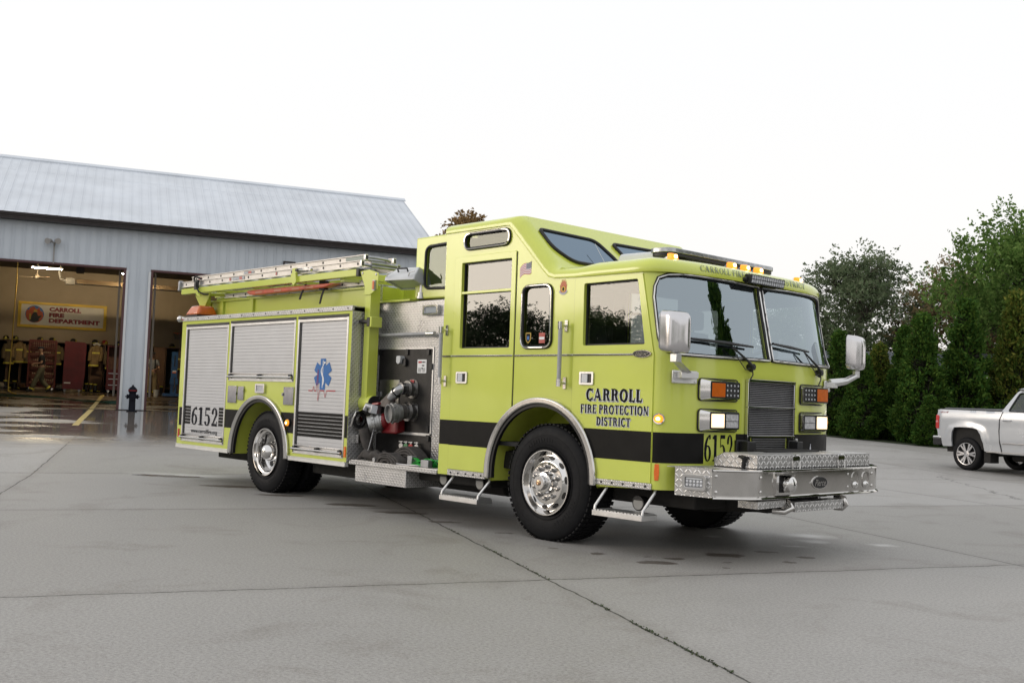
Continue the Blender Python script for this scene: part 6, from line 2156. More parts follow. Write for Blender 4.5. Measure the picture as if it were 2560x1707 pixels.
# water hosed out of the bays
sS, tT = lin(NV.x, NV.y, -BC), lin(TV.x, TV.y, 0.0)
wc = N(nt, 'ShaderNodeCombineXYZ')
nt.links.new(math_n(nt, 'MULTIPLY', sS, 0.55), wc.inputs[0])
nt.links.new(math_n(nt, 'MULTIPLY', tT, 0.22), wc.inputs[1])
wnn = N(nt, 'ShaderNodeTexNoise')
wnn.inputs['Scale'].default_value = 1.0
wnn.inputs['Detail'].default_value = 6
wnn.inputs['Roughness'].default_value = 0.6
nt.links.new(wc.outputs[0], wnn.inputs['Vector'])
near = math_n(nt, 'MULTIPLY', math_n(nt, 'SUBTRACT', 14.5, sS), 1/6.0, clamp=True)
bay = math_n(nt, 'SUBTRACT', 1.0, math_n(nt, 'MULTIPLY', math_n(nt, 'ABSOLUTE', math_n(nt, 'ADD', tT, 2.6)), 1/7.0), clamp=True)
wet = math_n(nt, 'MULTIPLY', math_n(nt, 'ADD', wnn.outputs[0], math_n(nt, 'MULTIPLY_ADD', bay, 0.42, -0.62)), 9.0, clamp=True)
wet = math_n(nt, 'MULTIPLY', wet, near)
col = mixc(nt, math_n(nt, 'MULTIPLY', wet, 0.85), col, mixc(nt, 0.75, col, (0.135, 0.105, 0.080), 'MIX'))
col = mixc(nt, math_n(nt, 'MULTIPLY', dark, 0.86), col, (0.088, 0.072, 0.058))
nt.links.new(col, p.inputs['Base Color'])
rg = math_n(nt, 'MULTIPLY_ADD', mid, 0.24, 0.46)
rg = math_n(nt, 'SUBTRACT', rg, math_n(nt, 'MULTIPLY', wet, 0.64))
rg = math_n(nt, 'SUBTRACT', rg, math_n(nt, 'MULTIPLY', dark, 0.05))
rg = math_n(nt, 'SUBTRACT', rg, math_n(nt, 'MULTIPLY', puddle, 0.5))
nt.links.new(math_n(nt, 'MAXIMUM', rg, 0.05), p.inputs['Roughness'])
p.inputs['Specular IOR Level'].default_value = 0.4
bu = N(nt, 'ShaderNodeBump')
bu.inputs['Strength'].default_value = 0.35
bu.inputs['Distance'].default_value = 0.006
hgt = math_n(nt, 'SUBTRACT', math_n(nt, 'ADD', math_n(nt, 'MULTIPLY', fine, 0.5), math_n(nt, 'MULTIPLY', grain, 0.4)), math_n(nt, 'MULTIPLY', math_n(nt, 'MAXIMUM', jmask, cmask), 2.5))
hgt = math_n(nt, 'MULTIPLY', hgt, math_n(nt, 'SUBTRACT', 1.0, wet))
nt.links.new(hgt, bu.inputs['Height'])
nt.links.new(bu.outputs[0], p.inputs['Normal'])
M_CONC = m

g = MB()
sv = [-600, -60, 0.0, 6, 12, 18, 30, 60, 600]
tvv = [-600, -40, 0, 40, 600]
for s in sv:
    for t in tvv:
        g.v.append(TS(t, s, gz(s)))
k = len(tvv)
for i in range(len(sv)-1):
    for j in range(k-1):
        g.f.append((i*k+j, i*k+j+1, (i+1)*k+j+1, (i+1)*k+j))
        g.m.append(0)
tag(g.build('ground', [M_CONC], None, 0, recalc=False), kind='structure')
# lawn beyond the edge of the paving
m, nt, p, o = new_mat('lawn turf')
nt.links.new(mixc(nt, 0.5, ramp(nt, noise(nt, 0.8, 5), [(0.3, (0.018, 0.030, 0.010)), (0.7, (0.045, 0.065, 0.022))]), ramp(nt, noise(nt, 40, 3), [(0.3, (0.015, 0.022, 0.010)), (0.7, (0.06, 0.08, 0.03))])), p.inputs['Base Color'])
p.inputs['Roughness'].default_value = 0.9
g = MB()
edge = [(-40, 33.0), (-16.0, 26.2), (-12.6, 25.2), (-10.7, 24.9), (-8.4, 24.3), (-6.0, 25.3), (-2.0, 27.2), (8, 33), (40, 55)]
far = [(-160, 120), (-120, 160), (-80, 180), (-60, 190), (-40, 200), (-20, 210), (20, 220), (60, 220), (120, 220)]
for a, b in zip(edge, far):
    for q in range(7):
        f_ = (q/6)**2
        x, y = a[0]+(b[0]-a[0])*f_, a[1]+(b[1]-a[1])*f_
        g.v.append((x, y, ground_z(x, y)+0.012))
for i in range(len(edge)-1):
    for q in range(6):
        g.f.append((i*7+q, (i+1)*7+q, (i+1)*7+q+1, i*7+q+1))
        g.m.append(0)
tag(g.build('lawn', [m], None, 0), kind='structure')
# yellow painted bay line
g = MB()
pl_ = [(-5.28, 7.5), (-5.12, 5.0), (-4.95, 2.5), (-4.80, 0.25)]
for t, s in pl_:
    for w in (-0.075, 0.075):
        g.v.append(TS(t+w, s, gz(s)+0.004))
for i in range(len(pl_)-1):
    g.f.append((2*i, 2*i+1, 2*i+3, 2*i+2))
    g.m.append(0)
m, nt, p, o = new_mat('worn yellow line paint')
nt.links.new(ramp(nt, noise(nt, 9, 6, 0.7), [(0.36, (0.26, 0.22, 0.14)), (0.5, (0.48, 0.37, 0.12)), (0.7, (0.58, 0.46, 0.15))]), p.inputs['Base Color'])
p.inputs['Roughness'].default_value = 0.55
M_YL = m
tag(g.build('bay_line', [m], None, 0), kind='structure')

# weeds rooted in the joint
m, nt, p, o = new_mat('weed leaf')
gi = N(nt, 'ShaderNodeNewGeometry')
nt.links.new(ramp(nt, gi.outputs['Random Per Island'], [(0.0, (0.020, 0.040, 0.010)), (0.6, (0.040, 0.070, 0.018)), (1.0, (0.09, 0.085, 0.035))]), p.inputs['Base Color'])
p.inputs['Roughness'].default_value = 0.7
g = MB()
rr = random.Random(11)
d1 = Vector((-0.905, 0.426, 0)).normalized()
o1 = Vector((1.58, -2.85, 0))
for (a, b, dens, hh) in ((-2.75, -0.10, 190, 0.010), (0.0, 2.8, 120, 0.008), (2.8, 6.5, 60, 0.007)):
    for k in range(int(dens)):
        al = a+(b-a)*rr.random()
        if math.sin(al*5.1)+math.sin(al*11.7+1)+math.sin(al*2.3) < -0.35:
            continue
        c = o1+d1*al+Vector((rr.gauss(0, .010), rr.gauss(0, .010), 0.0))
        for q in range(rr.randint(3, 7)):
            an = rr.uniform(0, 2*PI)
            L = hh*rr.uniform(0.5, 1.6)
            dx, dy = math.cos(an)*L, math.sin(an)*L
            w = L*0.28
            g.add([c, c+Vector((dx*.5-dy/L*w, dy*.5+dx/L*w, L*rr.uniform(.3, .7))), c+Vector((dx, dy, L*rr.uniform(.3, .9))), c+Vector((dx*.5+dy/L*w, dy*.5-dx/L*w, L*rr.uniform(.3, .7)))], [(0, 1, 2, 3)])
wd = g.build('weeds', [m], None, 0, recalc=False)
tag(wd, kind='stuff')
# ================================================================== FIRE STATION
M_SIDING = mat('pale blue grey metal siding', (0.515, 0.56, 0.615), 0.45, 0.1, 0.05, 0.7, rvar=0.08)
M_ROOF = mat('pale metal roofing', (0.56, 0.60, 0.655), 0.36, 0.2, 0.11, 0.6, rvar=0.1)
M_BROWN = mat('dark brown trim', (0.020, 0.013, 0.013), 0.5, 0, 0.15, 2)
M_MAROON = mat('maroon door trim', (0.075, 0.026, 0.028), 0.5, 0, 0.15, 2)
M_TAN = mat('tan steel liner wall', (0.46, 0.36, 0.235), 0.55, 0.05, 0.10, 0.8, rvar=0.1)
M_CEIL = mat('dark insulation ceiling', (0.07, 0.055, 0.040), 0.9, 0, 0.2, 1.5)

m, nt, p, o = new_mat('wet bay floor')
nt.links.new(ramp(nt, noise(nt, 0.8, 5), [(0.35, (0.060, 0.042, 0.028)), (0.65, (0.125, 0.092, 0.062))]), p.inputs['Base Color'])
nt.links.new(ramp(nt, noise(nt, 0.6, 4), [(0.4, (0.08, 0.08, 0.08)), (0.65, (0.5, 0.5, 0.5))]), p.inputs['Roughness'])
M_FLOOR = m

def FB(off=0.0):
    """facade map: (t, z, depth out of the wall)"""
    return lambda a, b, d: TS(a, off+d, b)
def zf(off):
    return 0.585-0.033*off
st = thing('fire_station', 'pale blue grey metal fire station with open bays and pale ridged roof', 'fire station', TS(-3.65, 0, 0.56))
T0, T1, TR = -17.0, 5.92, 6.98
OPS = [(-8.45, -4.02), (-3.28, 1.15)]
ZT = 4.93
m = MB()
m.plate([(T0, 0.50), (OPS[0][0], 0.50), (OPS[0][0], ZT), (OPS[0][1], ZT), (OPS[0][1], 0.50), (OPS[1][0], 0.50), (OPS[1][0], ZT), (OPS[1][1], ZT), (OPS[1][1], 0.50), (T1, 0.50), (T1, 6.25), (T0, 6.25)], FB(), -0.22, 0.0)
t = T0+0.1
while t < T1-0.05:
    for dt, w in ((0.0, 0.022), (0.085, 0.022)):
        a, b = t+dt-w/2, t+dt+w/2
        inop = any(o0-0.1 < t+dt < o1+0.1 for o0, o1 in OPS)
        m.plate([(a, (ZT+0.07 if inop else 0.62)), (b, (ZT+0.07 if inop else 0.62)), (b, 6.18), (a, 6.18)], FB(), 0.0005, 0.015)
    t += 0.30
m.build('front_wall', [M_SIDING], st, 0)
m = MB()
# slanting gable end and rear
a, b, c_ = TS(T1, 0, 0.4), TS(TR+0.9, -15, 0.4), TS(TR, -7.5, 9.4)
m.add([a, b, TS(TR+0.9, -15, 6.2), c_, TS(T1, 0, 6.2)], [(0, 1, 2, 3, 4)])
m.add([TS(T0, 0, 0.4), TS(T0, -15, 0.4), TS(T0, -15, 6.2), TS(T0, -7.5, 9.4), TS(T0, 0, 6.2)], [(0, 1, 2, 3, 4)])
m.add([TS(T0, -15.4, 0.4), TS(TR+0.9, -15.4, 0.4), TS(TR+0.9, -15.4, 6.2), TS(T0, -15.4, 6.2)], [(0, 1, 2, 3)])
m.build('end_wall', [M_SIDING], st, 0, recalc=False)
# roof: sheets with standing ribs, ridge cap
m = MB()
EO, EZ, RO_, RZ = 0.42, 6.36, -7.5, 9.50
def RF(u, w, d=0.0):          # u along the eave 0..1, w up the slope
    te, tr = T0+(T1+0.12-T0)*u, T0-0.6+(TR+0.6-T0)*u
    t = te+(tr-te)*w
    return TS(t, EO+(RO_-EO)*w, EZ+(RZ-EZ)*w+d)
m.add([RF(0, 0), RF(1, 0), RF(1, 1), RF(0, 1)], [(0, 1, 2, 3)])
m.add([RF(0, 0, -0.05), RF(1, 0, -0.05), RF(1, 1, -0.05), RF(0, 1, -0.05)], [(3, 2, 1, 0)])
m.add([RF(1, 0, -0.06), RF(1, 1, -0.06), RF(1, 1, 0.03), RF(1, 0, 0.03)], [(0, 1, 2, 3)])
nrb = 78
for i in range(nrb+1):
    u = i/nrb
    for du, wd_, hh in ((0.0, 0.0010, 0.011), (0.0028, 0.0005, 0.006)):
        if u+du > 1:
            continue
        a0, a1 = max(0, u+du-wd_), min(1, u+du+wd_)
        m.add([RF(a0, 0, 0.002), RF(a1, 0, 0.002), RF(a1, 0, hh), RF(a0, 0, hh), RF(a0, 1, 0.002), RF(a1, 1, 0.002), RF(a1, 1, hh), RF(a0, 1, hh)], [(0, 1, 2, 3), (3, 2, 6, 7), (0, 3, 7, 4), (1, 5, 6, 2)])
m.add([RF(0, 0.97, 0.045), RF(1.004, 0.97, 0.045), RF(1.004, 1.0, 0.075), RF(0, 1.0, 0.075)], [(0, 1, 2, 3)])
m.add([RF(0, 0.97, 0.0), RF(1.004, 0.97, 0.0), RF(1.004, 0.97, 0.045), RF(0, 0.97, 0.045)], [(0, 1, 2, 3)])
m.add([RF(0, 0.735, 0.003), RF(1, 0.735, 0.003), RF(1, 0.738, 0.008), RF(0, 0.738, 0.008)], [(0, 1, 2, 3)])
bk = [TS(T0-0.6, -7.5, 9.57), TS(TR+0.05, -7.5, 9.57), TS(TR+1.0, -15.6, 6.1), TS(T0-0.6, -15.6, 6.1)]
m.add(bk, [(0, 1, 2, 3)])
m.build('roof', [M_ROOF], st, 0, recalc=False)
m = MB()
m.plate(rect(T0-0.1, T1+0.1, 6.165, 6.200), FB(), 0.0, 0.40)
for z0, z1, d0, d1 in ((6.200, 6.255, 0.30, 0.42), (6.255, 6.300, 0.30, 0.46), (6.300, 6.350, 0.30, 0.50)):
    m.plate(rect(T0-0.1, T1+0.14, z0, z1-0.001), FB(), d0, d1)
m.build('gutter', [M_BROWN], st, 0)
for o0, o1 in OPS:
    m = MB()
    m.plate(rect(o0-0.01, o1+0.01, ZT-0.01, ZT+0.055), FB(), -0.20, 0.03, mf=0)
    for x0, x1 in ((o0-0.005, o0+0.065), (o1-0.065, o1+0.005)):
        m.plate(rect(x0, x1, 0.60, ZT-0.011), FB(), -0.20, 0.032, mf=0)
    for x0, x1 in ((o0-0.075, o0-0.006), (o1+0.006, o1+0.075)):
        m.plate(rect(x0, x1, 0.575, ZT-0.02), FB(), 0.0, 0.036, mf=1)
    m.build('door_trim', [M_MAROON, MT['grey_white']], st, 0)
    # raised overhead door with its tracks
    m = MB()
    for x in (o0+0.16, o1-0.16):
        m.plate(rect(x-0.03, x+0.03, 1.0, ZT+0.35), FB(-0.34), 0.0, 0.05)
    m.add([TS(o0+0.1, -0.6, ZT+0.42), TS(o1-0.1, -0.6, ZT+0.42), TS(o1-0.1, -4.6, ZT+0.62), TS(o0+0.1, -4.6, ZT+0.62)], [(0, 1, 2, 3)])
    m.build('overhead_door', [mat('raised door panel', (0.14, 0.12, 0.10), 0.6)], st, 0)
m = MB()
m.plate(rect(-4.02, -3.28, 0.56, 0.60), FB(), 0.0, 0.04)
m.build('base_trim', [M_BROWN], st, 0)
# twin floodlight on its conduit, small louvre
m = MB()
m.plate(rect(-6.125, -6.085, 4.95, 5.52), FB(), 0.022, 0.05)
m.tube([TS(-6.10, 0.06, 5.50), TS(-6.12, 0.16, 5.56), TS(-6.22, 0.20, 5.60)], 0.022, 8)
m.tube([TS(-6.10, 0.06, 5.50), TS(-6.08, 0.16, 5.58), TS(-6.04, 0.22, 5.62)], 0.022, 8)
m.cyl(TS(-6.20, 0.12, 5.62), TS(-6.30, 0.30, 5.58), 0.05, 0.09, 14)
m.cyl(TS(-6.06, 0.14, 5.64), TS(-6.00, 0.32, 5.60), 0.05, 0.09, 14)
m.build('wall_light', [mat('weathered grey fixture', (0.30, 0.29, 0.28), 0.6)], st, 40)
m = MB()
m.plate(rect(0.80, 1.20, 5.28, 5.60), FB(), 0.022, 0.075, [rect(0.845, 1.155, 5.32, 5.555)], mf=0)
m.plate(rect(0.84, 1.16, 5.31, 5.56), FB(), 0.022, 0.05, mf=1)
m.build('wall_vent', [M_BROWN, mat('grey glass', (0.35, 0.36, 0.38), 0.3)], st, 0)
m = MB()
m.tube([TS(-7.62, 0.10, 4.95), TS(-7.60, 0.14, 5.05)], 0.02, 6)
m.build('pipe_stub', [MT['galv']], st, 40)
# inside of the bays
m = MB()
m.add([TS(T0, 0.06, zf(0)), TS(T1, 0.06, zf(0)), TS(TR, -14.98, zf(-15)), TS(T0, -14.98, zf(-15))], [(0, 1, 2, 3)])
m.build('floor', [M_FLOOR], st, 0, recalc=False)
m = MB()
m.plate(rect(T0, TR, 0.9, 6.25), FB(-15.0), -0.1, 0.0)
t = T0+0.15
while t < 1.6:
    m.plate(rect(t-0.012, t+0.012, 1.1, 6.2), FB(-15.0), 0.0005, 0.018)
    m.plate(rect(t+0.06, t+0.075, 1.1, 6.2), FB(-15.0), 0.0005, 0.012)
    t += 0.305
m.add([TS(T0+0.1, -0.3, 0.5), TS(T0+0.1, -15, 0.9), TS(T0+0.1, -15, 6.2), TS(T0+0.1, -0.3, 6.2)], [(0, 1, 2, 3)])
m.add([TS(T1-0.2, -0.3, 0.5), TS(TR+0.4, -15, 0.9), TS(TR+0.4, -15, 6.2), TS(T1-0.2, -0.3, 6.2)], [(0, 1, 2, 3)])
m.build('inner_wall', [M_TAN], st, 0, recalc=False)
m = MB()
m.add([TS(T0, -0.2, 6.15), TS(T1, -0.2, 6.15), TS(TR+0.8, -15, 6.22), TS(T0, -15, 6.22)], [(0, 1, 2, 3)])
m.build('ceiling', [M_CEIL], st, 0, recalc=False)
m = MB()
pts = [(-4.80, 0.02), (-4.62, -3.0), (-4.45, -6.0), (-4.2, -10.5)]
for t, s in pts:
    for w in (-0.07, 0.07):
        m.v.append(TS(t+w, s, zf(s)+0.004))
m.f += [(0, 1, 3, 2), (2, 3, 5, 4), (4, 5, 7, 6)]
m.m += [0, 0, 0]
m.v += [TS(-8.4, -9.2, zf(-9.2)+0.004), TS(-8.4, -9.35, zf(-9.35)+0.004), TS(-7.25, -11.4, zf(-11.4)+0.004), TS(-7.25, -11.55, zf(-11.55)+0.004)]
m.f += [(8, 9, 11, 10)]
m.m += [0]
m.build('floor_line', [M_YL], st, 0)

# ------------------------------------------------------------------ things inside the bays
sg_ = thing('wall_sign', 'yellow framed white sign reading CARROLL FIRE DEPARTMENT on the tan wall', 'sign', TS(-5.85, -14.9, 3.72))
SA = lambda a, b, d: TS(-7.645+a*3.545, -14.95+d, 3.70+b*1.10)
m = MB()
m.plate(rect(0, 1, 0, 1), SA, -0.04, 0.05, [rect(0.035, 0.965, 0.10, 0.90)])
m.plate(rect(0.022, 0.978, 0.068, 0.932), SA, 0.0505, 0.075, [rect(0.036, 0.964, 0.102, 0.898)])
m.build('frame', [mat('yellow sign frame', (0.80, 0.53, 0.010), 0.4, 0, 0.1, 3)], sg_, 0)
m = MB()
m.plate(rect(0.03, 0.97, 0.09, 0.91), SA, 0.0, 0.03)
m.build('sign_board', [mat('cream sign board', (0.80, 0.74, 0.64), 0.5, 0, 0.05, 2)], sg_, 0)
m = MB()
for s_, b0, b1, a1 in (('CARROLL', 0.655, 0.830, 0.705), ('FIRE', 0.435, 0.605, 0.515), ('DEPARTMENT', 0.215, 0.385, 0.925)):
    V_, F_ = fit_text(s_, 0.345, a1, b0, b1, 0.065)
    m.flat(V_, F_, SA, 0.034, 0)
m.build('lettering', [mat('maroon sign lettering', (0.24, 0.008, 0.022), 0.5)], sg_, 0)
m = MB()
ASP = 3.545/1.10
def disc(cx, cy, r, d, mi, n=36):
    m.plate([(cx+r*math.cos(2*PI*i/n)/ASP, cy+r*math.sin(2*PI*i/n)) for i in range(n)], SA, 0.0302, d, mf=mi)
disc(0.185, 0.52, 0.335, 0.032, 0)
fl = [(0.09, 0.42), (0.088, 0.60), (0.105, 0.70), (0.118, 0.66), (0.130, 0.76), (0.155, 0.80), (0.175, 0.82), (0.19, 0.74), (0.215, 0.72), (0.23, 0.80), (0.245, 0.66), (0.27, 0.62), (0.283, 0.45), (0.262, 0.30), (0.23, 0.22), (0.185, 0.192), (0.14, 0.22), (0.105, 0.30)]
m.plate(fl, SA, 0.0322, 0.0335, mf=1)
m.plate([(0.13, 0.24), (0.155, 0.50), (0.175, 0.60), (0.205, 0.60), (0.225, 0.45), (0.262, 0.48), (0.262, 0.43), (0.235, 0.36), (0.235, 0.26), (0.185, 0.200)], SA, 0.0337, 0.0345, mf=2)
m.plate([(0.172, 0.60), (0.175, 0.67), (0.19, 0.705), (0.21, 0.67), (0.214, 0.60)], SA, 0.0347, 0.0353, mf=3)
m.plate([(0.128, 0.30), (0.126, 0.52), (0.145, 0.54), (0.146, 0.30)], SA, 0.0347, 0.0353, mf=3)
m.build('round_emblem', [MT['blue_film'], mat('flame orange', (0.55, 0.09, 0.012), 0.5), mat('emblem charcoal', (0.03, 0.025, 0.022), 0.6), mat('emblem gold', (0.55, 0.36, 0.03), 0.5)], sg_, 0)

# lockers along the rear wall
M_LOCK = mat('dark wood locker', (0.115, 0.062, 0.035), 0.6, 0, 0.2, 3)
M_DARKIN = mat('dark locker inside', (0.010, 0.014, 0.016), 0.8)
def locker(t0, t1, label, front=0.0):
    r_ = thing('gear_locker', label, 'locker', TS((t0+t1)/2, -14.4, zf(-14.4)), 'gear lockers along the bay wall')
    zb, zt = zf(-14.0)-0.02, 3.06
    m = MB()
    m.plate(rect(t0, t1, zb, zt), FB(-14.9), 0.0, 0.03, mf=1)
    for a, b in ((t0, t0+0.03), (t1-0.03, t1)):
        m.plate(rect(a, b, zb, zt), FB(-14.9), 0.031, 0.85, mf=0)
    m.plate(rect(t0, t1, zt, zt+0.03), FB(-14.9), 0.0, 0.86, mf=0)
    m.build('locker_case', [M_LOCK, M_DARKIN], r_, 0)
    m = MB()
    m.plate(rect(t0+0.031, t1-0.031, zb+0.25, zb+0.28), FB(-14.9), 0.031, 0.83)
    m.build('shelf', [M_LOCK], r_, 0)
    return r_
for t0, t1, lb in ((-8.35, -7.92, 'dark open gear locker at the far end beside the hanging yellow hose'), (-7.90, -7.42, 'dark open gear locker behind the coat next to the mesh rack'), (-7.40, -6.95, 'dark gear locker half behind the red mesh rack'),
                   (-6.05, -5.62, 'dark gear locker between the red mesh rack and solid red cart'), (-4.92, -4.70, 'narrow tan locker beside the solid red cart'), (-4.68, -4.15, 'brown gear locker behind the tan coat with white collar'), (-4.12, -3.45, 'brown locker behind the red tool cart by the bay post'),
                   (-2.10, -1.62, 'plain brown locker behind the man with braces'), (-1.60, -1.02, 'dark open locker behind the blue lift post'), (-1.0, -0.4, 'brown locker past the blue lift post towards the truck')):
    locker(t0, t1, lb)
M_PLY = mat('brown plywood', (0.12, 0.060, 0.028), 0.65, 0, 0.15, 2)
m = MB()
m.plate(rect(-2.10, -1.63, zf(-14)-0.02, 3.10), FB(-14.03), 0.0, 0.03)
bp_ = m.build('locker_panel', [M_PLY], None, 0)
tag(bp_, 'brown plywood sheet covering the locker beside the man in braces', 'panel', 'plywood sheets on the lockers')
m = MB()
m.plate(rect(-4.68, -4.16, zf(-14)-0.02, 2.60), FB(-14.03), 0.0, 0.03)
bp_ = m.build('locker_panel', [M_PLY], None, 0)
tag(bp_, 'brown plywood sheet covering the locker behind the coat with white collar', 'panel', 'plywood sheets on the lockers')

# helmets on the lockers
M_HEL = mat('black helmet shell', (0.016, 0.017, 0.014), 0.35, 0, 0.2, 20)
M_HELR = mat('red helmet shell', (0.35, 0.03, 0.02), 0.35)
M_YEL = mat('yellow reflective trim', (0.60, 0.52, 0.06), 0.5, 0, 0.1, 20)
def helmet_proto(mh):
    m = MB()
    m.lathe([(0.185, 0.0), (0.175, 0.012), (0.135, 0.02), (0.130, 0.07), (0.110, 0.135), (0.06, 0.175), (0.0, 0.185)], (0, 0, 0), (0, 0, 1), 20)
    for k in range(3):
        a = PI*k/3
        m.tube([(0.13*math.cos(a)*c, 0.13*math.sin(a)*c, 0.075+0.115*math.sqrt(max(0, 1-c*c))) for c in np.linspace(-1, 1, 9)], 0.010, 5)
    r_ = thing('fire_helmet', 'x', 'helmet', (0, 0, 0), 'fire helmets on top of the lockers')
    sh_ = m.build('shell', [mh], None, 40)
    sh_.parent = r_
    m = MB()
    m.lathe([(0.134, 0.03), (0.134, 0.055)], (0, 0, 0), (0, 0, 1), 20)
    m.box(0.12, 0.145, -0.035, 0.035, 0.03, 0.14)
    tr_ = m.build('trim_band', [M_YEL], None, 0, recalc=False)
    tr_.parent = r_
    return r_
hp = helmet_proto(M_HEL)
hl = [(-8.02, 'black fire helmet on the locker at the far end of the row'), (-7.66, 'black fire helmet above the coat beside the hanging yellow hose'), (-6.70, 'black fire helmet peeking over the mesh rack above the walking man'), (-6.24, 'black fire helmet peeking over the mesh rack on its solid cart side'),
      (-5.40, 'black fire helmet above the solid red cart'), (-4.52, 'black fire helmet behind the tan coat with white collar'), (-3.55, 'black fire helmet half hidden by the bay post trim'), (-1.32, 'black fire helmet above the blue lift post')]
for i, (t, lb) in enumerate(hl):
    h_ = hp if i == 0 else copy_tree(hp)
    h_.location = TS(t, -14.45, 3.092)
    h_.rotation_euler = (0, 0, rad(-20+17*i))
    h_['label'] = lb
hr = helmet_proto(M_HELR)
hr['label'] = 'red fire helmet with yellow band on the brown locker'
hr.location = TS(-4.12, -14.45, 3.092)

# turnout coats
M_COAT = mat('tan turnout cloth', (0.20, 0.130, 0.055), 0.85, 0, 0.2, 12, bump=0.3)
M_COATD = mat('dark turnout cloth', (0.095, 0.068, 0.034), 0.85, 0, 0.2, 12, bump=0.3)
def coat(t, off, zt, h, w, label, mc, lean=0.0, band=True):
    r_ = thing('turnout_coat', label, 'coat', TS(t, off, zt-h), 'turnout coats hanging on the lockers')
    m = MB()
    lv_ = [(0.0, 0.16), (0.06, 0.30), (0.14, 0.46), (0.3, 0.50), (0.6, 0.50), (0.85, 0.54), (1.0, 0.56)]
    n = 18
    vv = []
    for q, ww in lv_:
        for i in range(n):
            a = 2*PI*i/n
            rr_ = 1+0.10*math.sin(a*5+q*4)*q
            vv.append(TS(t+lean*q+ww*w*math.cos(a)*rr_, off+0.10*math.sin(a)*rr_*(0.5+q*0.7), zt-h*q))
    m.add(vv, [(k*n+i, k*n+(i+1) % n, (k+1)*n+(i+1) % n, (k+1)*n+i) for k in range(len(lv_)-1) for i in range(n)]+[tuple(range(n))])
    m.build('coat_body', [mc], r_, 60)
    for s_ in (-1, 1):
        m = MB()
        m.tube([TS(t+s_*w*0.40, off, zt-h*0.10), TS(t+s_*w*0.60+lean*.3, off+0.02, zt-h*0.38), TS(t+s_*w*0.58+lean*.6, off+0.06, zt-h*0.74)], [0.075, 0.085, 0.075], 10)
        m.build('sleeve', [mc], r_, 60)
    if band:
        for q0 in (0.34, 0.90):
            m = MB()
            for i in range(n):
                a, b = 2*PI*i/n, 2*PI*(i+1)/n
                f_ = lambda an, q: TS(t+lean*q+0.545*w*math.cos(an)*(1+0.10*math.sin(an*5+q*4)*q)*1.02, off+0.115*math.sin(an)*(0.5+q*0.7)*(1+0.10*math.sin(an*5+q*4)*q), zt-h*q)
                m.add([f_(a, q0), f_(b, q0), f_(b, q0+0.07), f_(a, q0+0.07)], [(0, 1, 2, 3)])
            m.build('reflective_band', [M_YEL], r_, 0, recalc=False)
    return r_
coat(-7.84, -13.95, 3.0, 0.95, 0.36, 'tan turnout coat hanging beside the long yellow hose', M_COATD)
coat(-7.46, -13.95, 3.02, 0.90, 0.38, 'tan turnout coat with bright yellow bands between hose and mesh rack', M_COAT)
coat(-7.10, -13.95, 2.92, 0.8, 0.30, 'dark tan coat half hidden behind the red mesh rack', M_COATD)
coat(-5.98, -13.95, 2.95, 0.85, 0.30, 'dark tan coat between the red mesh rack and the solid cart', M_COATD)
cw_ = coat(-4.45, -13.60, 3.04, 0.95, 0.36, 'tan coat with yellow bands and a white collar', M_COAT, -0.10)
m = MB()
m.tube([TS(-4.58, -13.58, 3.02), TS(-4.46, -13.52, 3.08), TS(-4.34, -13.58, 3.02)], 0.05, 8)
m.build('collar', [mat('white fleece', (0.5, 0.46, 0.40), 0.9)], cw_, 60)
coat(-3.98, -13.7, 2.85, 0.85, 0.2, 'dark coat with yellow edge squeezed beside the red tool cart', M_COATD)
coat(-1.0, -13.95, 2.9, 0.8, 0.32, 'dark coat with yellow bands past the blue lift post', M_COATD)

# red racks and carts
M_RED = mat('dark red cart paint', (0.075, 0.004, 0.006), 0.55, 0.1, 0.2, 4)
M_RMESH = mat('red wire rack paint', (0.095, 0.016, 0.012), 0.65, 0.1, 0.2, 6)
def castors(m_, t0, t1, off, dep, mi):
    for t in (t0+0.08, t1-0.08):
        for d in (0.06, dep-0.06):
            z = zf(off+d)
            a, b = Vector(TS(t-0.025, off+d, z+0.07)), Vector(TS(t+0.025, off+d, z+0.07))
            m_.cyl(a, b, 0.068, n=14, m=mi)
            m_.plate(rect(t-0.04, t+0.04, z+0.10, z+0.17), FB(off+d), -0.03, 0.03, mf=mi)
r_ = thing('hose_rack', 'tall red wire mesh hose rack behind the walking man', 'rack', TS(-6.5, -12.3, zf(-12.3)), 'red racks and carts in the bay')
m = MB()
t0, t1, zb, zt = -7.02, -6.02, zf(-12.3)+0.16, 3.04
for t in (t0, t1):
    for d in (0.0, 0.62):
        m.plate(rect(t-0.025, t+0.025, zb, zt), FB(-12.6+d), -0.025, 0.025)
for d in (0.0, 0.62):
    for z in (zb, (zb+zt)/2, zt-0.025):
        m.plate(rect(t0, t1, z, z+0.05), FB(-12.6+d), -0.03, 0.0245)
m.build('frame', [M_RMESH], r_, 0)
m = MB()
for d in (0.02, 0.60):
    for t in np.arange(t0+0.06, t1, 0.075):
        m.plate(rect(t-0.006, t+0.006, zb, zt), FB(-12.6+d), -0.006, 0.006)
    for z in np.arange(zb+0.06, zt, 0.11):
        m.plate(rect(t0, t1, z-0.008, z+0.008), FB(-12.6+d), -0.005, 0.007)
m.build('wire_mesh', [M_RMESH], r_, 0)
m = MB()
for q in range(6):
    z = zb+0.16+q*0.28
    for k in range(3):
        m.ell(TS(t0+0.2+k*0.29, -12.3, z), 0.13, 0.2, 0.11, 10, 6)
m.build('stored_hose', [mat('stored hose', (0.10, 0.045, 0.03), 0.9, 0, 0.4, 5)], r_, 60)
m = MB()
castors(m, t0, t1, -12.6, 0.62, 0)
m.build('castor', [MT['galv']], r_, 40)
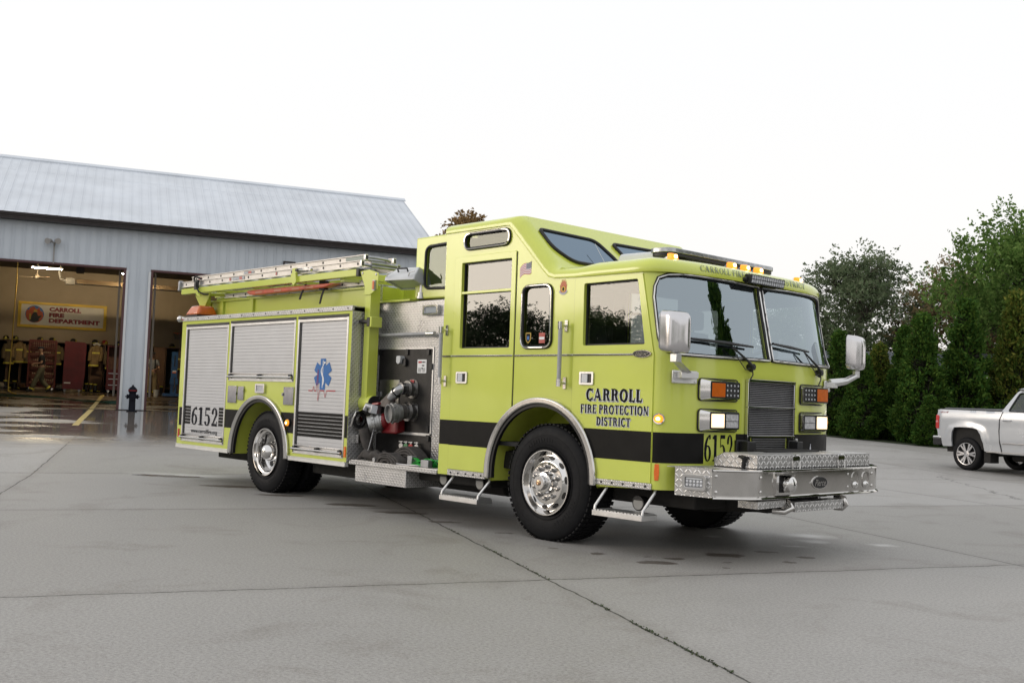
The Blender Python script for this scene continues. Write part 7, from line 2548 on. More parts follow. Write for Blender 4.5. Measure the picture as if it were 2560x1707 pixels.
r_ = thing('equipment_cart', 'solid dark red rolling cart with rounded top between lockers', 'cart', TS(-5.3, -11.9, zf(-11.9)), 'red racks and carts in the bay')
m = MB()
zb = zf(-11.9)+0.14
m.plate(rpoly([(-5.72, zb), (-4.98, zb), (-4.90, zb+0.5), (-4.88, 3.03), (-5.70, 3.06)], [0.02, 0.02, 0.02, 0.12, 0.02], 5), FB(-12.2), 0.0, 0.62)
m.plate(rect(-5.69, -5.05, zb+0.02, zb+0.30), FB(-12.2), 0.621, 0.66)
m.build('cart_body', [M_RED], r_, 0, bevel=0.01)
m = MB()
m.plate(rect(-5.66, -5.42, zb+0.23, zb+0.28), FB(-12.2), 0.66, 0.675, mf=0)
m.plate(rect(-5.55, -5.05, 2.62, 2.645), FB(-12.2), 0.621, 0.63, mf=1)
m.build('cart_label', [mat('pale strip', (0.55, 0.5, 0.48), 0.5), M_RED], r_, 0)
m = MB()
castors(m, -5.70, -5.0, -12.2, 0.6, 0)
m.build('castor', [MT['galv']], r_, 40)
r_ = thing('tool_cart', 'dark red rolling tool chest with shelf frame beside the bay post', 'cart', TS(-3.75, -12.2, zf(-12.2)), 'red racks and carts in the bay')
m = MB()
zb = zf(-12.2)+0.15
m.plate(rect(-4.06, -3.20, zb, zb+0.85), FB(-12.5), 0.0, 0.5)
for t in (-4.04, -3.22):
    m.plate(rect(t-0.03, t+0.03, zb+0.85, 2.92), FB(-12.5), 0.0, 0.5)
m.plate(rect(-4.07, -3.19, 2.92, 2.96), FB(-12.5), 0.0, 0.5)
m.build('chest', [M_RED], r_, 0, bevel=0.008)
m = MB()
m.plate(rect(-4.0, -3.26, zb+0.86, 2.91), FB(-12.48), 0.0, 0.02)
m.build('back_panel', [mat('brown pegboard', (0.11, 0.05, 0.03), 0.7, 0, 0.2, 5)], r_, 0)
m = MB()
for z in (zb+0.2, zb+0.45, zb+0.68):
    m.plate(rect(-3.98, -3.3, z, z+0.018), FB(-12.0), 0.001, 0.02)
m.build('drawer_pull', [MT['alu']], r_, 0)
m = MB()
castors(m, -4.05, -3.2, -12.5, 0.5, 0)
m.build('castor', [MT['galv']], r_, 40)

# blue vehicle lift post
r_ = thing('vehicle_lift_post', 'blue wheeled vehicle lift column standing in the bay', 'lift column', TS(-1.5, -11, zf(-11)))
m = MB()
zb = zf(-11)
M_BLUE = mat('blue machine paint', (0.015, 0.075, 0.20), 0.4, 0.1, 0.15, 5)
m.plate(rect(-1.60, -1.36, zb+0.05, 2.81), FB(-11.1), 0.0, 0.22, mf=0)
m.plate(rect(-1.90, -1.08, zb+0.03, zb+0.14), FB(-11.2), 0.0, 0.6, mf=0)
m.plate(rect(-1.64, -1.32, zb+0.5, zb+0.75), FB(-11.1), 0.221, 0.30, mf=0)
m.build('column', [M_BLUE], r_, 0, bevel=0.01)
m = MB()
m.plate(rect(-1.55, -1.41, 1.98, 2.04), FB(-11.1), 0.221, 0.226, mf=0)
m.plate(rect(-1.55, -1.41, 1.93, 1.975), FB(-11.1), 0.221, 0.226, mf=1)
m.plate(rect(-1.50, -1.46, 2.2, 2.65), FB(-11.1), 0.221, 0.235, mf=2)
m.build('warning_label', [MT['white_film'], MT['orange_refl'], MT['black']], r_, 0)
m = MB()
m.tube([TS(-1.48, -10.8, 1.75), TS(-1.46, -10.78, 1.4), TS(-1.50, -10.78, 1.15)], 0.02, 6)
m.build('hydraulic_ram', [MT['chrome']], r_, 40)
# little things on the floor
r_ = tag(MB().lathe([(0.10, 0), (0.135, 0.24), (0.14, 0.25)], TS(-2.1, -11.6, zf(-11.6)+0.003), (0, 0, 1), 18).add([tuple(Vector(TS(-2.1, -11.6, zf(-11.6)+0.02))+Vector((0.1*math.cos(a), 0.1*math.sin(a), 0))) for a in np.linspace(0, 2*PI, 16, endpoint=False)], [tuple(range(16))]).build('bucket', [mat('white bucket', (0.6, 0.58, 0.52), 0.5)], None, 40),
         'small white bucket on the bay floor beside the standing man', 'bucket')
m = MB()
m.tube([TS(-1.10+0.18*math.cos(a), -14.75+0.18*math.sin(a), 3.78) for a in np.linspace(0, 2*PI, 18, endpoint=False)], 0.012, 6, True)
hb = thing('basketball_hoop', 'small red basketball hoop with net on the tan bay wall', 'basketball hoop', TS(-1.10, -14.9, 3.78))
m.plate(rect(-1.16, -1.04, 3.74, 3.80), FB(-15.0), 0.018, 0.10)
m.build('rim', [MT['orange_refl']], hb, 40)
m = MB()
for k in range(10):
    a, b = 2*PI*k/10, 2*PI*(k+1.5)/10
    for s_ in (-1, 1):
        m.tube([TS(-1.10+0.18*math.cos(a), -14.75+0.18*math.sin(a), 3.78), TS(-1.10+0.10*math.cos(a+s_*.6), -14.75+0.10*math.sin(a+s_*.6), 3.50)], 0.006, 4)
m.build('net', [mat('grey net', (0.3, 0.27, 0.23), 0.9)], hb, 0)
# boots by the lockers
rr = random.Random(3)
def boot_proto():
    r_ = thing('rubber_boot', 'x', 'boot', (0, 0, 0), 'boots left on the bay floor')
    m = MB()
    m.tube([(0, 0, 0.36), (0, 0, 0.12), (0.01, 0, 0.06)], [0.075, 0.065, 0.07], 12)
    m.tube([(-0.05, 0, 0.05), (0.08, 0, 0.055), (0.19, 0, 0.045)], [0.055, 0.06, 0.045], 12)
    b_ = m.build('boot_shell', [MT['black']], None, 60)
    b_.parent = r_
    m = MB()
    m.tube([(0, 0, 0.355), (0, 0, 0.31)], [0.080, 0.079], 12)
    m.box(0.13, 0.22, -0.05, 0.05, 0.035, 0.075)
    b_ = m.build('boot_trim', [M_YEL], None, 60)
    b_.parent = r_
    return r_
bpz = boot_proto()
for i, (t, off, lb) in enumerate(((-4.80, -13.4, 'black boot with yellow top against the solid red cart'), (-4.62, -13.3, 'black boot with yellow top below the tan coat'), (-4.45, -13.0, 'black boot standing out in front of the brown locker'),
                                  (-7.9, -13.7, 'black boot under the locker by the yellow hose'), (-7.55, -13.6, 'black boot below the coat with bright bands'), (-1.78, -13.2, 'black boot beside the blue lift post base'))):
    b_ = bpz if i == 0 else copy_tree(bpz)
    b_.location = TS(t, off, zf(off)+0.003)
    b_.rotation_euler = (0, 0, rad(-50+40*i))
    b_['label'] = lb
# duffel bags under lockers
for i, (t, off, w, lb) in enumerate(((-8.05, -13.8, 0.22, 'pale crumpled bag under the locker at the far end'), (-7.2, -13.7, 0.24, 'brown crumpled bag beside the red mesh rack'), (-5.85, -13.6, 0.20, 'grey crumpled bag in the gap beside the solid red cart'))):
    m = MB()
    m.ell(TS(t, off, zf(off)+0.13), w, w*0.8, 0.13, 14, 8)
    b_ = m.build('gear_bag', [mat('bag cloth', ((0.30, 0.26, 0.21), (0.16, 0.09, 0.05), (0.20, 0.19, 0.17))[i], 0.9, 0, 0.3, 8, bump=0.5, bscale=14)], None, 60)
    tag(b_, lb, 'bag', 'bags on the bay floor')
# green garden hose across the floor, yellow air hose hanging down
m = MB()
pts = []
for i in range(60):
    f_ = i/59
    t = -8.4+4.75*f_
    off = -7.6+3.2*f_+0.25*math.sin(f_*9)
    pts.append(TS(t, off, zf(off)+0.018))
m.tube(pts, 0.018, 6)
m.tube([TS(-4.0+0.35*math.cos(a)*(1-0.02*k), -4.2+0.45*math.sin(a), zf(-4.2+0.45*math.sin(a))+0.02+0.012*k) for k in range(3) for a in np.linspace(0, 2*PI, 20, endpoint=False)], 0.018, 6)
m.tube([TS(-8.4, -8.4, zf(-8.4)+0.018), TS(-7.2, -8.0, zf(-8)+0.018), TS(-6.4, -7.0, zf(-7)+0.018), TS(-5.6, -6.2, zf(-6.2)+0.018)], 0.016, 6)
tag(m.build('garden_hose', [mat('green hose', (0.012, 0.07, 0.045), 0.4)], None, 60), 'dark green garden hose snaking across the wet bay floor', 'hose')
m = MB()
m.tube([TS(-7.50, -9, 6.1), TS(-7.49, -9, 5.4), TS(-7.52, -9, 3.2), TS(-7.56, -9, 1.3), TS(-7.55, -8.95, 1.0), TS(-7.40, -8.8, zf(-8.8)+0.03), TS(-7.25, -8.4, zf(-8.4)+0.02)], 0.022, 8)
tag(m.build('air_hose', [mat('yellow air hose', (0.42, 0.29, 0.045), 0.5)], None, 60), 'long yellow air hose hanging from the bay ceiling to the floor', 'hose')
# fluorescent lamp, fan, heater tube
M_TUBE = emis('fluorescent tube', (1.0, 0.82, 0.54), 520.0)
M_TRAY = mat('dark lamp tray', (0.05, 0.045, 0.04), 0.7)
for tc_, lb_ in ((-6.47, 'lit fluorescent strip lamp hanging above the yellow framed sign'), (-3.25, 'lit strip lamp glimpsed past the bay post')):
    r_ = thing('ceiling_lamp', lb_, 'lamp', TS(tc_, -9, 5.72), 'strip lamps under the bay ceiling')
    m = MB()
    m.plate(rect(tc_-0.57, tc_+0.57, 5.705, 5.74), FB(-9), -0.06, 0.06)
    for t in (tc_-0.43, tc_+0.42):
        m.cyl(TS(t, -9, 5.76), TS(t, -9, 6.17), 0.012, n=8)
    m.build('lamp_tray', [M_TRAY], r_, 0)
    m = MB()
    m.cyl(TS(tc_-0.53, -8.95, 5.682), TS(tc_+0.53, -8.95, 5.682), 0.017, n=12)
    m.build('lit_tube', [M_TUBE], r_, 40)
r_ = thing('ceiling_fan', 'ceiling fan with pale hub and thin blades beside the strip lamp', 'fan', TS(-6.83, -10, 5.42))
m = MB()
m.cyl(TS(-6.83, -10, 6.18), TS(-6.83, -10, 5.5), 0.018, n=8)
m.lathe([(0.03, 0.16), (0.06, 0.12), (0.13, 0.05), (0.14, 0.0), (0.0, -0.03)], TS(-6.83, -10, 5.38), (0, 0, 1), 18)
m.build('fan_hub', [mat('pale fan enamel', (0.16, 0.13, 0.09), 0.6)], r_, 40)
for k in range(3):
    a = 2*PI*k/3+0.25
    m = MB()
    d_, e_ = Vector((math.cos(a), math.sin(a), 0)), Vector((-math.sin(a), math.cos(a), 0))
    c = Vector(TS(-6.83, -10, 5.40))
    m.obox(c+d_*0.40, d_*0.30, e_*0.06, Vector((0, 0, 0.006)))
    m.build('blade', [mat('brown fan blade', (0.20, 0.15, 0.09), 0.6)], r_, 0)
r_ = thing('tube_heater', 'long tan radiant tube heater hung below the bay ceiling', 'heater', TS(-4, -10, 5.3))
m = MB()
m.cyl(TS(-5.45, -10, 5.29), TS(0.6, -10, 5.27), 0.055, n=14, m=0)
m.add([TS(-5.40, -10.22, 5.26), TS(0.6, -10.22, 5.24), TS(0.6, -10.1, 5.42), TS(-5.40, -10.1, 5.44), TS(-5.40, -9.9, 5.44), TS(0.6, -9.9, 5.42), TS(0.6, -9.78, 5.24), TS(-5.40, -9.78, 5.26)], [(0, 1, 2, 3), (3, 2, 5, 4), (4, 5, 6, 7)], 1)
m.build('heater_tube', [MT['galv'], mat('tan heater reflector', (0.16, 0.11, 0.06), 0.6, 0.2)], r_, 30, recalc=False)
m = MB()
m.plate(rect(-5.80, -5.48, 5.22, 5.46), FB(-10.15), 0.0, 0.3)
m.tube([TS(-5.8, -10, 5.36), TS(-6.0, -10, 5.42), TS(-6.05, -10, 5.7), TS(-6.0, -10, 6.1)], 0.05, 8)
m.build('burner_box', [mat('pale burner box', (0.11, 0.10, 0.085), 0.6)], r_, 40)
r_ = tag(MB().plate(rect(-5.45, -5.18, 5.20, 5.38), FB(-5.2), 0.0, 0.5).build('door_opener', [mat('dark opener box', (0.06, 0.05, 0.04), 0.6)], None, 0, bevel=0.02), 'dark boxed door opener under the bay ceiling', 'door opener')

# ------------------------------------------------------------------ hydrant
hy = thing('fire_hydrant', 'black fire hydrant with a red band standing before the bay post', 'hydrant', TS(-3.66, 0.55, gz(0.55)))
M_HYD = mat('black blue hydrant enamel', (0.005, 0.006, 0.012), 0.55, 0, 0.2, 8, spec=0.15)
hz, hx = gz(0.55), Vector(TS(-3.66, 0.55, 0))
m = MB()
m.lathe([(0.16, 0.0), (0.16, 0.03), (0.105, 0.035), (0.10, 0.05), (0.095, 0.40), (0.10, 0.47), (0.115, 0.48), (0.115, 0.52), (0.10, 0.53), (0.105, 0.56), (0.13, 0.60), (0.13, 0.615)], (hx.x, hx.y, hz), (0, 0, 1), 24)
m.build('barrel', [M_HYD], hy, 40)
m = MB()
m.lathe([(0.13, 0.615), (0.134, 0.63), (0.132, 0.645)], (hx.x, hx.y, hz), (0, 0, 1), 24)
m.build('red_band', [mat('dull red band', (0.20, 0.02, 0.02), 0.6, spec=0.2)], hy, 40, recalc=False)
m = MB()
m.lathe([(0.132, 0.645), (0.125, 0.665), (0.105, 0.70), (0.06, 0.745), (0.03, 0.76), (0.03, 0.80), (0.0, 0.802)], (hx.x, hx.y, hz), (0, 0, 1), 24)
m.build('bonnet', [M_HYD], hy, 40)
for d_, L, r0 in ((TV, 0.17, 0.055), (-TV, 0.17, 0.055), (NV, 0.15, 0.075)):
    m = MB()
    c = Vector((hx.x, hx.y, hz+0.445))
    m.cyl(c+d_*0.08, c+d_*(L-0.02), r0, n=16)
    m.cyl(c+d_*(L-0.04), c+d_*L, r0+0.018, n=12)
    m.cyl(c+d_*L, c+d_*(L+0.035), 0.022, n=5)
    m.build('outlet_cap', [M_HYD], hy, 40)

# ------------------------------------------------------------------ people
def skin_fig(name, joints, bones, mats, parent, sub=1, smooth=True):
    """one continuous skinned surface: joints {name: (pos, radius)}, bones [(a, b)]"""
    me = bpy.data.meshes.new(name)
    bm = bmesh.new()
    lay = bm.verts.layers.skin.verify()
    V = {}
    for i, (k, (p_, r_)) in enumerate(joints.items()):
        v = bm.verts.new(p_)
        r2_ = r_ if isinstance(r_, tuple) else (r_, r_)
        v[lay].radius = r2_
        v[lay].use_root = (i == 0)
        V[k] = v
    for a, b in bones:
        bm.edges.new((V[a], V[b]))
    bm.to_mesh(me)
    bm.free()
    for m_ in mats:
        me.materials.append(m_)
    o = bpy.data.objects.new(name, me)
    COL.objects.link(o)
    if parent is not None:
        par(o, parent)
    sk = o.modifiers.new('skin', 'SKIN')
    sk.use_smooth_shade = True
    if sub:
        ss = o.modifiers.new('sub', 'SUBSURF')
        ss.levels = sub
        ss.render_levels = sub
    return o
M_SKIN = mat('skin', (0.42, 0.24, 0.16), 0.55, 0, 0.05, 20)
def person(label, base, fwd, pose, m_shirt, m_pants, m_cap, braces=False):
    """pose: knees/feet/hands offsets in (forward, side, up) metres from the base"""
    f = Vector(fwd).normalized()
    s = Vector((-f.y, f.x, 0))          # towards the person's left
    B = Vector(base)
    def w(a, b, c):
        return tuple(B+f*a+s*b+Vector((0, 0, c)))
    r_ = thing('person', label, 'person', base, 'firefighters inside the bays')
    J, E_ = {}, []
    J['pelvis'] = (w(0, 0, 0.98), 0.125)
    J['waist'] = (w(0.01, 0, 1.12), 0.115)
    J['chest'] = (w(0.02, 0, 1.34), (0.15, 0.12))
    J['neck0'] = (w(0.02, 0, 1.50), 0.062)
    J['neck'] = (w(0.04, 0, 1.57), 0.055)
    J['jaw'] = (w(0.065, 0, 1.63), 0.070)
    J['head'] = (w(0.06, 0, 1.70), 0.088)
    J['crown'] = (w(0.05, 0, 1.765), 0.075)
    E_ += [('pelvis', 'waist'), ('waist', 'chest'), ('chest', 'neck0'), ('neck0', 'neck'), ('neck', 'jaw'), ('jaw', 'head'), ('head', 'crown')]
    J['nose'] = (w(0.165, 0, 1.675), 0.016)
    E_.append(('head', 'nose'))
    for n_, sd in (('l', 1), ('r', -1)):
        J['ear'+n_] = (w(0.04, sd*0.088, 1.68), 0.016)
        E_.append(('head', 'ear'+n_))
        sh_, el_, ha_ = pose['arm'+n_]
        J['sh'+n_] = (w(0.01, sd*0.185, 1.43), 0.062)
        J['el'+n_] = (w(*el_), 0.043)
        J['wr'+n_] = (w(*ha_), 0.028)
        a_, b_ = Vector(w(*el_)), Vector(w(*ha_))
        d_ = (b_-a_).normalized()
        q_ = d_.cross(Vector((0, 0, 1))).normalized()
        J['pa'+n_] = (tuple(b_+d_*0.06), (0.036, 0.02))
        E_ += [('chest', 'sh'+n_), ('sh'+n_, 'el'+n_), ('el'+n_, 'wr'+n_), ('wr'+n_, 'pa'+n_)]
        for k in range(4):
            o_ = (k-1.5)*0.019
            L = (0.055, 0.065, 0.060, 0.045)[k]
            J['f%d%s' % (k, n_)] = (tuple(b_+d_*0.10+q_*o_), 0.009)
            J['g%d%s' % (k, n_)] = (tuple(b_+d_*(0.10+L)+q_*o_*1.1+Vector((0, 0, -0.02))), 0.008)
            E_ += [('pa'+n_, 'f%d%s' % (k, n_)), ('f%d%s' % (k, n_), 'g%d%s' % (k, n_))]
        J['th'+n_] = (tuple(b_+d_*0.07-q_*sd*0.045), 0.010)
        E_.append(('pa'+n_, 'th'+n_))
        kn_, an_, to_ = pose['leg'+n_]
        J['hp'+n_] = (w(0, sd*0.10, 0.92), 0.098)
        J['kn'+n_] = (w(*kn_), 0.066)
        J['an'+n_] = (w(*an_), 0.045)
        J['to'+n_] = (w(*to_), 0.040)
        E_ += [('pelvis', 'hp'+n_), ('hp'+n_, 'kn'+n_), ('kn'+n_, 'an'+n_), ('an'+n_, 'to'+n_)]
    skin_fig('body', J, E_, [M_SKIN], r_, 1)
    g_ = lambda k, dr: (J[k][0], tuple(x+dr for x in J[k][1]) if isinstance(J[k][1], tuple) else J[k][1]+dr)
    mid = lambda a, b, t: tuple(Vector(J[a][0]).lerp(Vector(J[b][0]), t))
    SJ = {'chest': g_('chest', 0.035), 'waist': g_('waist', 0.035), 'hem': (w(0, 0, 1.02), 0.155), 'col': (w(0.02, 0, 1.49), 0.078)}
    SE = [('chest', 'waist'), ('waist', 'hem'), ('chest', 'col')]
    for n_ in 'lr':
        SJ['sh'+n_] = g_('sh'+n_, 0.020)
        SJ['sl'+n_] = (mid('sh'+n_, 'el'+n_, 0.75), 0.070)
        SE += [('chest', 'sh'+n_), ('sh'+n_, 'sl'+n_)]
    skin_fig('shirt', SJ, SE, [m_shirt], r_, 1)
    PJ = {'pelvis': g_('pelvis', 0.038), 'belt': (w(0, 0, 1.06), 0.148)}
    PE = [('pelvis', 'belt')]
    for n_ in 'lr':
        PJ['hp'+n_] = g_('hp'+n_, 0.03)
        PJ['kn'+n_] = g_('kn'+n_, 0.038)
        PJ['cf'+n_] = (mid('kn'+n_, 'an'+n_, 0.55), 0.098)
        PJ['an'+n_] = (mid('kn'+n_, 'an'+n_, 0.88), 0.098)
        PE += [('pelvis', 'hp'+n_), ('hp'+n_, 'kn'+n_), ('kn'+n_, 'cf'+n_), ('cf'+n_, 'an'+n_)]
    skin_fig('trousers', PJ, PE, [m_pants], r_, 1)
    for n_ in 'lr':
        a_, t_ = Vector(J['an'+n_][0]), Vector(J['to'+n_][0])
        m_ = MB()
        m_.tube([a_+Vector((0, 0, 0.10)), a_+Vector((0, 0, 0.0)), a_.lerp(t_, 0.2)+Vector((0, 0, -0.02))], [0.072, 0.066, 0.062], 12)
        m_.tube([a_.lerp(t_, -0.25)+Vector((0, 0, -0.02)), a_.lerp(t_, 0.5), t_+Vector((0, 0, 0.0))], [0.050, 0.060, 0.045], 12)
        m_.build('boot', [MT['black']], r_, 60)
        m_ = MB()
        c0, c1 = Vector(mid('kn'+n_, 'an'+n_, 0.80)), Vector(mid('kn'+n_, 'an'+n_, 0.93))
        m_.tube([c0, c1], [0.108, 0.108], 14)
        m_.build('reflective_cuff', [M_YEL], r_, 60)
    m_ = MB()
    hc = Vector(J['head'][0])
    n = 16
    vv = []
    lv_ = [(0.108, 0.030), (0.106, 0.070), (0.085, 0.105), (0.04, 0.122), (0.001, 0.125)]
    for rr_, hh in lv_:
        for i in range(n):
            a = 2*PI*i/n
            vv.append(hc+f*(rr_*1.06*math.cos(a)-0.005)+s*(rr_*0.92*math.sin(a))+Vector((0, 0, hh)))
    m_.add(vv, [(k*n+i, k*n+(i+1) % n, (k+1)*n+(i+1) % n, (k+1)*n+i) for k in range(len(lv_)-1) for i in range(n)])
    m_.obox(hc+f*0.15+Vector((0, 0, 0.035)), f*0.06, s*0.075, Vector((0, 0, 0.007)))
    m_.build('cap', [m_cap], r_, 50)
    m_ = MB()
    for sd in (-1, 1):
        m_.ell(hc+f*0.094+s*(0.034*sd)+Vector((0, 0, -0.005)), 0.010, 0.010, 0.008, 8, 6)
    m_.ell(hc+f*0.098+Vector((0, 0, -0.062)), 0.012, 0.022, 0.006, 8, 6)
    m_.build('face_features', [mat('dark face detail', (0.05, 0.02, 0.018), 0.5)], r_, 60)
    if braces:
        m_ = MB()
        for sd in (-1, 1):
            for dd in (0.165, -0.14):
                m_.tube([w(dd*0.95, sd*0.09, 1.05), w(dd*1.05, sd*0.10, 1.30), w(dd*0.7, sd*0.10, 1.44), w(0.02, sd*0.105, 1.515)], 0.022, 6)
        m_.build('braces', [MT['webbing']], r_, 60)
    return r_
walk = {'arml': (0, (0.02, 0.24, 1.17), (0.24, 0.14, 1.14)), 'armr': (0, (0.0, -0.25, 1.16), (0.22, -0.16, 1.12)),
        'legl': ((0.20, 0.10, 0.50), (0.34, 0.10, 0.095), (0.52, 0.10, 0.05)), 'legr': ((-0.02, -0.10, 0.49), (-0.32, -0.10, 0.15), (-0.20, -0.10, 0.06))}
stand = {'arml': (0, (0.02, 0.27, 1.15), (0.22, 0.10, 1.08)), 'armr': (0, (0.02, -0.27, 1.15), (0.22, -0.10, 1.08)),
         'legl': ((0.03, 0.12, 0.50), (0.0, 0.13, 0.095), (0.16, 0.16, 0.045)), 'legr': ((0.02, -0.12, 0.50), (-0.02, -0.13, 0.095), (0.14, -0.16, 0.045))}
person('person walking past the racks in black shirt, black cap and olive trousers', TS(-6.50, -11.0, zf(-11.0)), (-0.28, -0.96, 0), walk,
       mat('black tee', (0.010, 0.011, 0.014), 0.85), mat('olive bunker cloth', (0.085, 0.080, 0.048), 0.85, 0, 0.2, 8), mat('navy cap', (0.010, 0.012, 0.02), 0.8))
person('person standing in grey shirt, black braces and tan turnout trousers', TS(-2.27, -12.0, zf(-12.0)), (0.9, -0.42, 0), stand,
       mat('grey tee', (0.22, 0.22, 0.22), 0.85), mat('tan bunker cloth', (0.26, 0.19, 0.095), 0.85, 0, 0.2, 8), mat('dark cap', (0.02, 0.016, 0.016), 0.8), True)
# ================================================================== PICKUP
PO, PH = Vector((-3.741, 16.296, 0.062)), rad(-15)
PHX, PNN = Vector((math.cos(PH), math.sin(PH), 0)), Vector((-math.sin(PH), math.cos(PH), 0))
def PK(x, y, z):
    p = PO+PHX*x+PNN*y
    return (p.x, p.y, PO.z+z)
M_SILVER = mat('silver pickup paint', (0.54, 0.56, 0.59), 0.26, 0.3, 0.02, 1, coat=0.7, rvar=0.04)
pk = thing('pickup_truck', 'silver pickup truck with black bed cover parked before the evergreen hedge', 'pickup truck', PK(1.8, 1.0, 0))
def bul(z):
    return 0.035-0.10*(z-0.95)**2-max(0, z-1.36)*0.36
def sst(x, a, b):
    t_ = min(1.0, max(0.0, (x-a)/(b-a)))
    return t_*t_*(3-2*t_)
def press(a, b):
    """wheel flares, the tucked rear corner and the crease along the flank"""
    o_ = 0.0
    for cx_ in (0.0, 3.65):
        q_ = max(abs(a-cx_)/0.60, (b-0.45)/0.66)
        r_ = math.hypot((a-cx_)/0.60, max(0.0, b-0.45)/0.66)
        w_ = 0.5*q_+0.5*r_
        o_ += 0.028*(1-sst(w_, 0.88, 1.06))
    o_ -= 0.012*sst(b, 0.78, 0.70)*0 + 0.016*(1-sst(b, 0.60, 0.74))
    o_ += 0.010*sst(b, 1.08, 1.14)*(1-sst(b, 1.24, 1.31))
    o_ -= 0.05*(1-sst(a, -0.88, -0.72))
    return o_
def PR(sg):
    def f(a, b, d):
        e = bul(b)+d+press(a, b)
        y = -e if sg < 0 else 2.0+e
        return PK(a, y, b)
    return f
archr = [(0.50, 0.47), (0.47, 0.66), (0.41, 0.84), (0.32, 0.965), (0.16, 0.995), (-0.16, 1.0), (-0.31, 0.985), (-0.375, 0.89), (-0.395, 0.70), (-0.395, 0.54)]
archf = [(x+3.65, z) for x, z in archr]
body_o = [(-0.395, 0.54), (-0.66, 0.53), (-0.79, 0.76), (-0.87, 0.95), (-0.865, 1.27), (-0.79, 1.405), (0.93, 1.385), (3.05, 1.31), (4.25, 1.16), (4.58, 1.02), (4.62, 0.52), (4.15, 0.47)]+archf[0:1]+archf[1:]+[(3.2, 0.44), (0.95, 0.43)]+archr
m = MB()
gh = [(0.93, 1.385), (1.17, 1.835), (1.26, 1.90), (1.40, 1.915), (2.45, 1.905), (2.62, 1.86), (3.05, 1.31)]
w1 = rpoly([(1.10, 1.40), (1.24, 1.815), (1.97, 1.825), (1.97, 1.385)], 0.05, 4)
w2 = rpoly([(2.05, 1.385), (2.05, 1.825), (2.50, 1.815), (2.86, 1.36)], 0.05, 4)
for sg in (-1, 1):
    m.plate(body_o, PR(sg), -0.04, 0.0, grid=0.055)
    m.plate(gh, PR(sg), -0.04, 0.0, [w1, w2], grid=0.12)
def slab(x0, x1, y0, y1, z0, z1, mi=0):
    q = [(x0, y0), (x1, y0), (x1, y1), (x0, y1)]
    m.hexa([PK(a, b, z0) for a, b in q], [PK(a, b, z1) for a, b in q], mi)
slab(-0.84, -0.78, 0.02, 1.98, 0.76, 1.40)
m.add([PK(1.22, 0.17, 1.90), PK(2.5, 0.17, 1.90), PK(2.5, 1.83, 1.90), PK(1.22, 1.83, 1.90), PK(1.30, 0.3, 1.945), PK(2.4, 0.3, 1.945), PK(2.4, 1.7, 1.945), PK(1.30, 1.7, 1.945)], [(4, 5, 6, 7), (0, 1, 5, 4), (1, 2, 6, 5), (2, 3, 7, 6), (3, 0, 4, 7)])
m.add([PK(3.05, 0.05, 1.31), PK(4.25, 0.05, 1.16), PK(4.58, 0.08, 1.02), PK(4.62, 0.08, 0.52), PK(4.62, 1.92, 0.52), PK(4.58, 1.92, 1.02), PK(4.25, 1.95, 1.16), PK(3.05, 1.95, 1.31)], [(0, 1, 6, 7), (1, 2, 5, 6), (2, 3, 4, 5)])
m.build('pickup_body', [M_SILVER], pk, 50)
m = MB()
slab(-0.75, 4.5, 0.25, 1.75, 0.40, 0.62)
slab(-0.5, 0.45, 0.05, 0.4, 0.5, 1.05)
slab(-0.5, 0.45, 1.6, 1.95, 0.5, 1.05)
slab(3.2, 4.15, 0.05, 0.4, 0.5, 1.02)
slab(3.2, 4.15, 1.6, 1.95, 0.5, 1.02)
slab(1.0, 2.9, 0.1, 1.9, 0.6, 1.30)
slab(0.45, 0.62, 0.03, 0.32, 0.20, 0.47)
m.cyl(PK(0.9, 0.5, 0.36), PK(1.3, 0.5, 0.36), 0.10, n=14)
m.cyl(PK(0, 0.3, 0.38), PK(0, 1.7, 0.38), 0.06, n=10)
m.build('underbody', [MT['under']], pk, 0)
m = MB()
q = [(-0.80, 0.03), (0.955, 0.05), (0.955, 1.95), (-0.80, 1.97)]
m.hexa([PK(a, b, 1.405 if a < 0 else 1.388) for a, b in q], [PK(a, b, 1.425 if a < 0 else 1.408) for a, b in q])
q2 = [(-0.78, 0.12), (0.95, 0.12), (0.95, 1.88), (-0.78, 1.88)]
m.hexa([PK(a, b, 1.41) for a, b in q2], [PK(a*0.98, 1+(b-1)*0.9, 1.450) for a, b in q2])
m.build('bed_cover', [mat('black vinyl cover', (0.016, 0.018, 0.022), 0.45)], pk, 40)
for w in (w1, w2):
    for sg in (-1, 1):
        m = MB()
        m.plate(w, PR(sg), -0.015, -0.015, grid=0.15)
        g_ = m.build('side_window', [MT['glass']], pk, 40, recalc=False)
        m = MB()
        m.tube([PR(sg)(a, b, 0.003) for a, b in subdiv(w, 0.06)], 0.012, 6, True)
        m.build('window_seal', [MT['gasket']], g_, 60)
m = MB()
m.add([PK(2.63, 0.22, 1.86), PK(3.06, 0.12, 1.31), PK(3.06, 1.88, 1.31), PK(2.63, 1.78, 1.86)], [(0, 1, 2, 3)])
m.add([PK(0.94, 0.15, 1.40), PK(1.18, 0.24, 1.84), PK(1.18, 1.76, 1.84), PK(0.94, 1.85, 1.40)], [(0, 1, 2, 3)])
m.build('windscreen', [MT['glass']], pk, 0, recalc=False)
m = MB()
PRr = PR(-1)
gap = [(0.965, 1.385), (0.90, 1.20), (0.885, 0.95), (0.895, 0.70), (0.94, 0.44)]
swept(m, gap, 0.020, PRr, -0.01, 0.007)
m.build('door_gap', [MT['gasket']], pk, 0)
m = MB()
swept(m, [(2.01, 1.30), (2.01, 1.0), (2.01, 0.7), (2.01, 0.5)], 0.012, PRr, -0.01, 0.007)
m.build('door_gap', [MT['gasket']], pk, 0)
m = MB()
